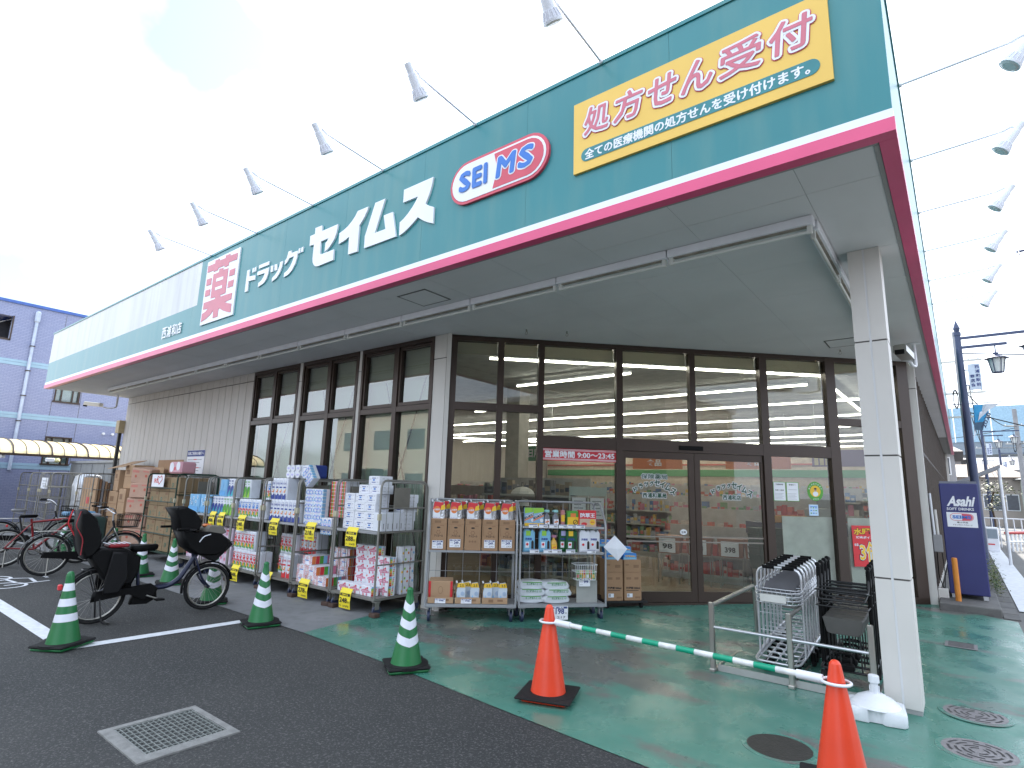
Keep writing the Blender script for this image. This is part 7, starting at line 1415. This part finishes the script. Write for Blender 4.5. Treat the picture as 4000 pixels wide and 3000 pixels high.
for i in range(2):
    gl('green_framed_notice', ['green framed paper notice on the glazing, left of two', 'green framed paper notice on the glazing, right of two'][i], 4.94+.212*i, 1.565, lambda t: (one('paper', lambda b: (b.box((0, 0, 0), (.20, .003, .285), P_gr), b.box((.008, -.001, .008), (.192, 0, .277), M_paper)), None, None, t),
        one('lettering', lambda b: (b.text(('薬局開局時間', '患者様へ')[i], (.04, -.002, .235), X3, Z3, .12, .022, M_ink, .02), b.text('9:00～18:00', (.03, -.002, .15), X3, Z3, .14, .022, M_ink, .02) if i == 0 else fr(b, .03, .17, .17, .175, P_gy, -.002), [fr(b, .02, .03+.02*k, .16-.02*(k % 2), .034+.02*k, P_gy, -.002) for k in range(5)]), None, None, t)))
def rs_(t):
    one('disc', lambda b: (b.prism([(.13*math.cos(a), .145*math.sin(a)) for a in [i*math.pi/16 for i in range(32)]], (0, 0, 0), X3, Z3, .002, P_gr), disc(b, 0, 0, .086, P_yl, -.003, 24), disc(b, 0, -.04, .045, P_w, -.004, 12, .038), disc(b, 0, .02, .020, cmat((.5, .32, .22)), -.005, 10, .026), disc(b, 0, .038, .022, M_ink, -.006, 10, .014)), None, None, t)
    b = MB()
    for i, ch in enumerate('富士薬品のお店へ'):
        a = R(160-20*i); b.text(ch, (.105*math.cos(a)-.011, -.004, .113*math.sin(a)-.011), X3, Z3, .022, .022, P_w, .02)
    b.text('ようこそ', (-.045, -.004, -.130), X3, Z3, .09, .026, P_w, .02); b.build('lettering', t)
gl('round_sticker', 'round green sticker with a yellow centre on the glazing', 5.62, 1.725, rs_)
gl('blue_notice', 'small pale blue notice below the round green sticker', 5.50, 1.36, lambda t: one('paper', lambda b: (b.box((0, 0, 0), (.15, .003, .165), cmat((.5, .66, .85))), fr(b, .02, .13, .13, .14, P_bl), [fr(b, .02+.04*k, .03+.04*j, .045+.04*k, .045+.04*j, (P_gr, P_bl, P_gy)[(k+j) % 3]) for k in range(3) for j in range(3)]), None, None, t))
def wed(t):
    one('poster_sheet', lambda b: b.box((0, 0, 0), (.46, .003, .60), P_rd), None, None, t)
    b = MB(); b.text('水曜日', (.02, -.002, .46), X3, Z3, .40, .11, M_ink, .07); b.text('水曜日', (.025, -.003, .463), X3, Z3, .39, .10, P_yl, .03); b.text('現金ポイント', (.06, -.002, .405), X3, Z3, .34, .04, P_w, .03)
    b.text('3倍', (.09, -.002, .06), X3, Z3, .36, .32, M_ink, .07); b.text('3倍', (.10, -.003, .07), X3, Z3, .34, .30, P_w, .05); b.text('3倍', (.105, -.004, .075), X3, Z3, .33, .29, P_yl, .02); b.text('全品', (.02, -.003, .30), X3, Z3, .07, .04, P_w, .02); b.build('lettering', t)
gl('points_poster', 'red poster with big yellow 3 on the glazing, partly behind the column', 6.17, .63, wed, .04)
t = thing('parasol', 'small white parasol displayed behind the left glazing', 'parasol'); b = cb(); c0 = (1.19, .6)
V = []; n = 16
for k in range(5):
    a = k/4*R(80); r_ = .19*math.sin(a)/math.sin(R(80)); z_ = 1.56+.11*(math.cos(a)-math.cos(R(80)))/(1-math.cos(R(80)))
    V += [(c0[0]+max(r_, .003)*(1+(.0 if i % 2 else -.07))*math.cos(2*math.pi*i/n), c0[1]+max(r_, .003)*(1+(.0 if i % 2 else -.07))*math.sin(2*math.pi*i/n), z_) for i in range(n)]
b.add(V, [(k*n+i, (k+1)*n+i, (k+1)*n+(i+1) % n, k*n+(i+1) % n) for k in range(4) for i in range(n)], cmat((.62, .60, .54)), False); b.build('canopy', t)
b = cb(); b.cyl((c0[0], c0[1], .6), (c0[0], c0[1], 1.72), .006, M_steel, 6); b.build('shaft', t)
t = thing('sun_hat', 'white sun hat on a stand below the parasol', 'hat'); b = cb(); b.lathe([(.09, 0), (.075, .01), (.07, .07), (.05, .10), (.005, .11)], cmat((.6, .58, .54)), 14, c=(1.22, .6, 1.38)); b.build('crown', t); b = cb(); b.cyl((1.22, .6, .1), (1.22, .6, 1.38), .02, M_dark, 6); b.build('stand', t)
t = thing('leaflet_stand', 'pale metal stand holding two printed sheets behind the wide glazing panel', 'stand'); b = cb()
for s_ in (1.88, 2.16, 2.44): b.cyl((s_, .4, .1), (s_, .4, 1.70), .012, cmat((.5, .55, .5)), 6)
b.box((1.88, .385, 1.56), (2.44, .40, 1.69), cmat((.45, .52, .48))); b.build('frame', t)
for i, s_ in enumerate((1.91, 2.19)):
    b = cb(); b.box((s_, .37, 1.22), (s_+.21, .373, 1.53), M_paper); [b.box((s_+.03, .368, 1.27+.05*k), (s_+.17-.03*(k % 2), .3695, 1.285+.05*k), P_gy) for k in range(5)]; b.build('sheet', t)
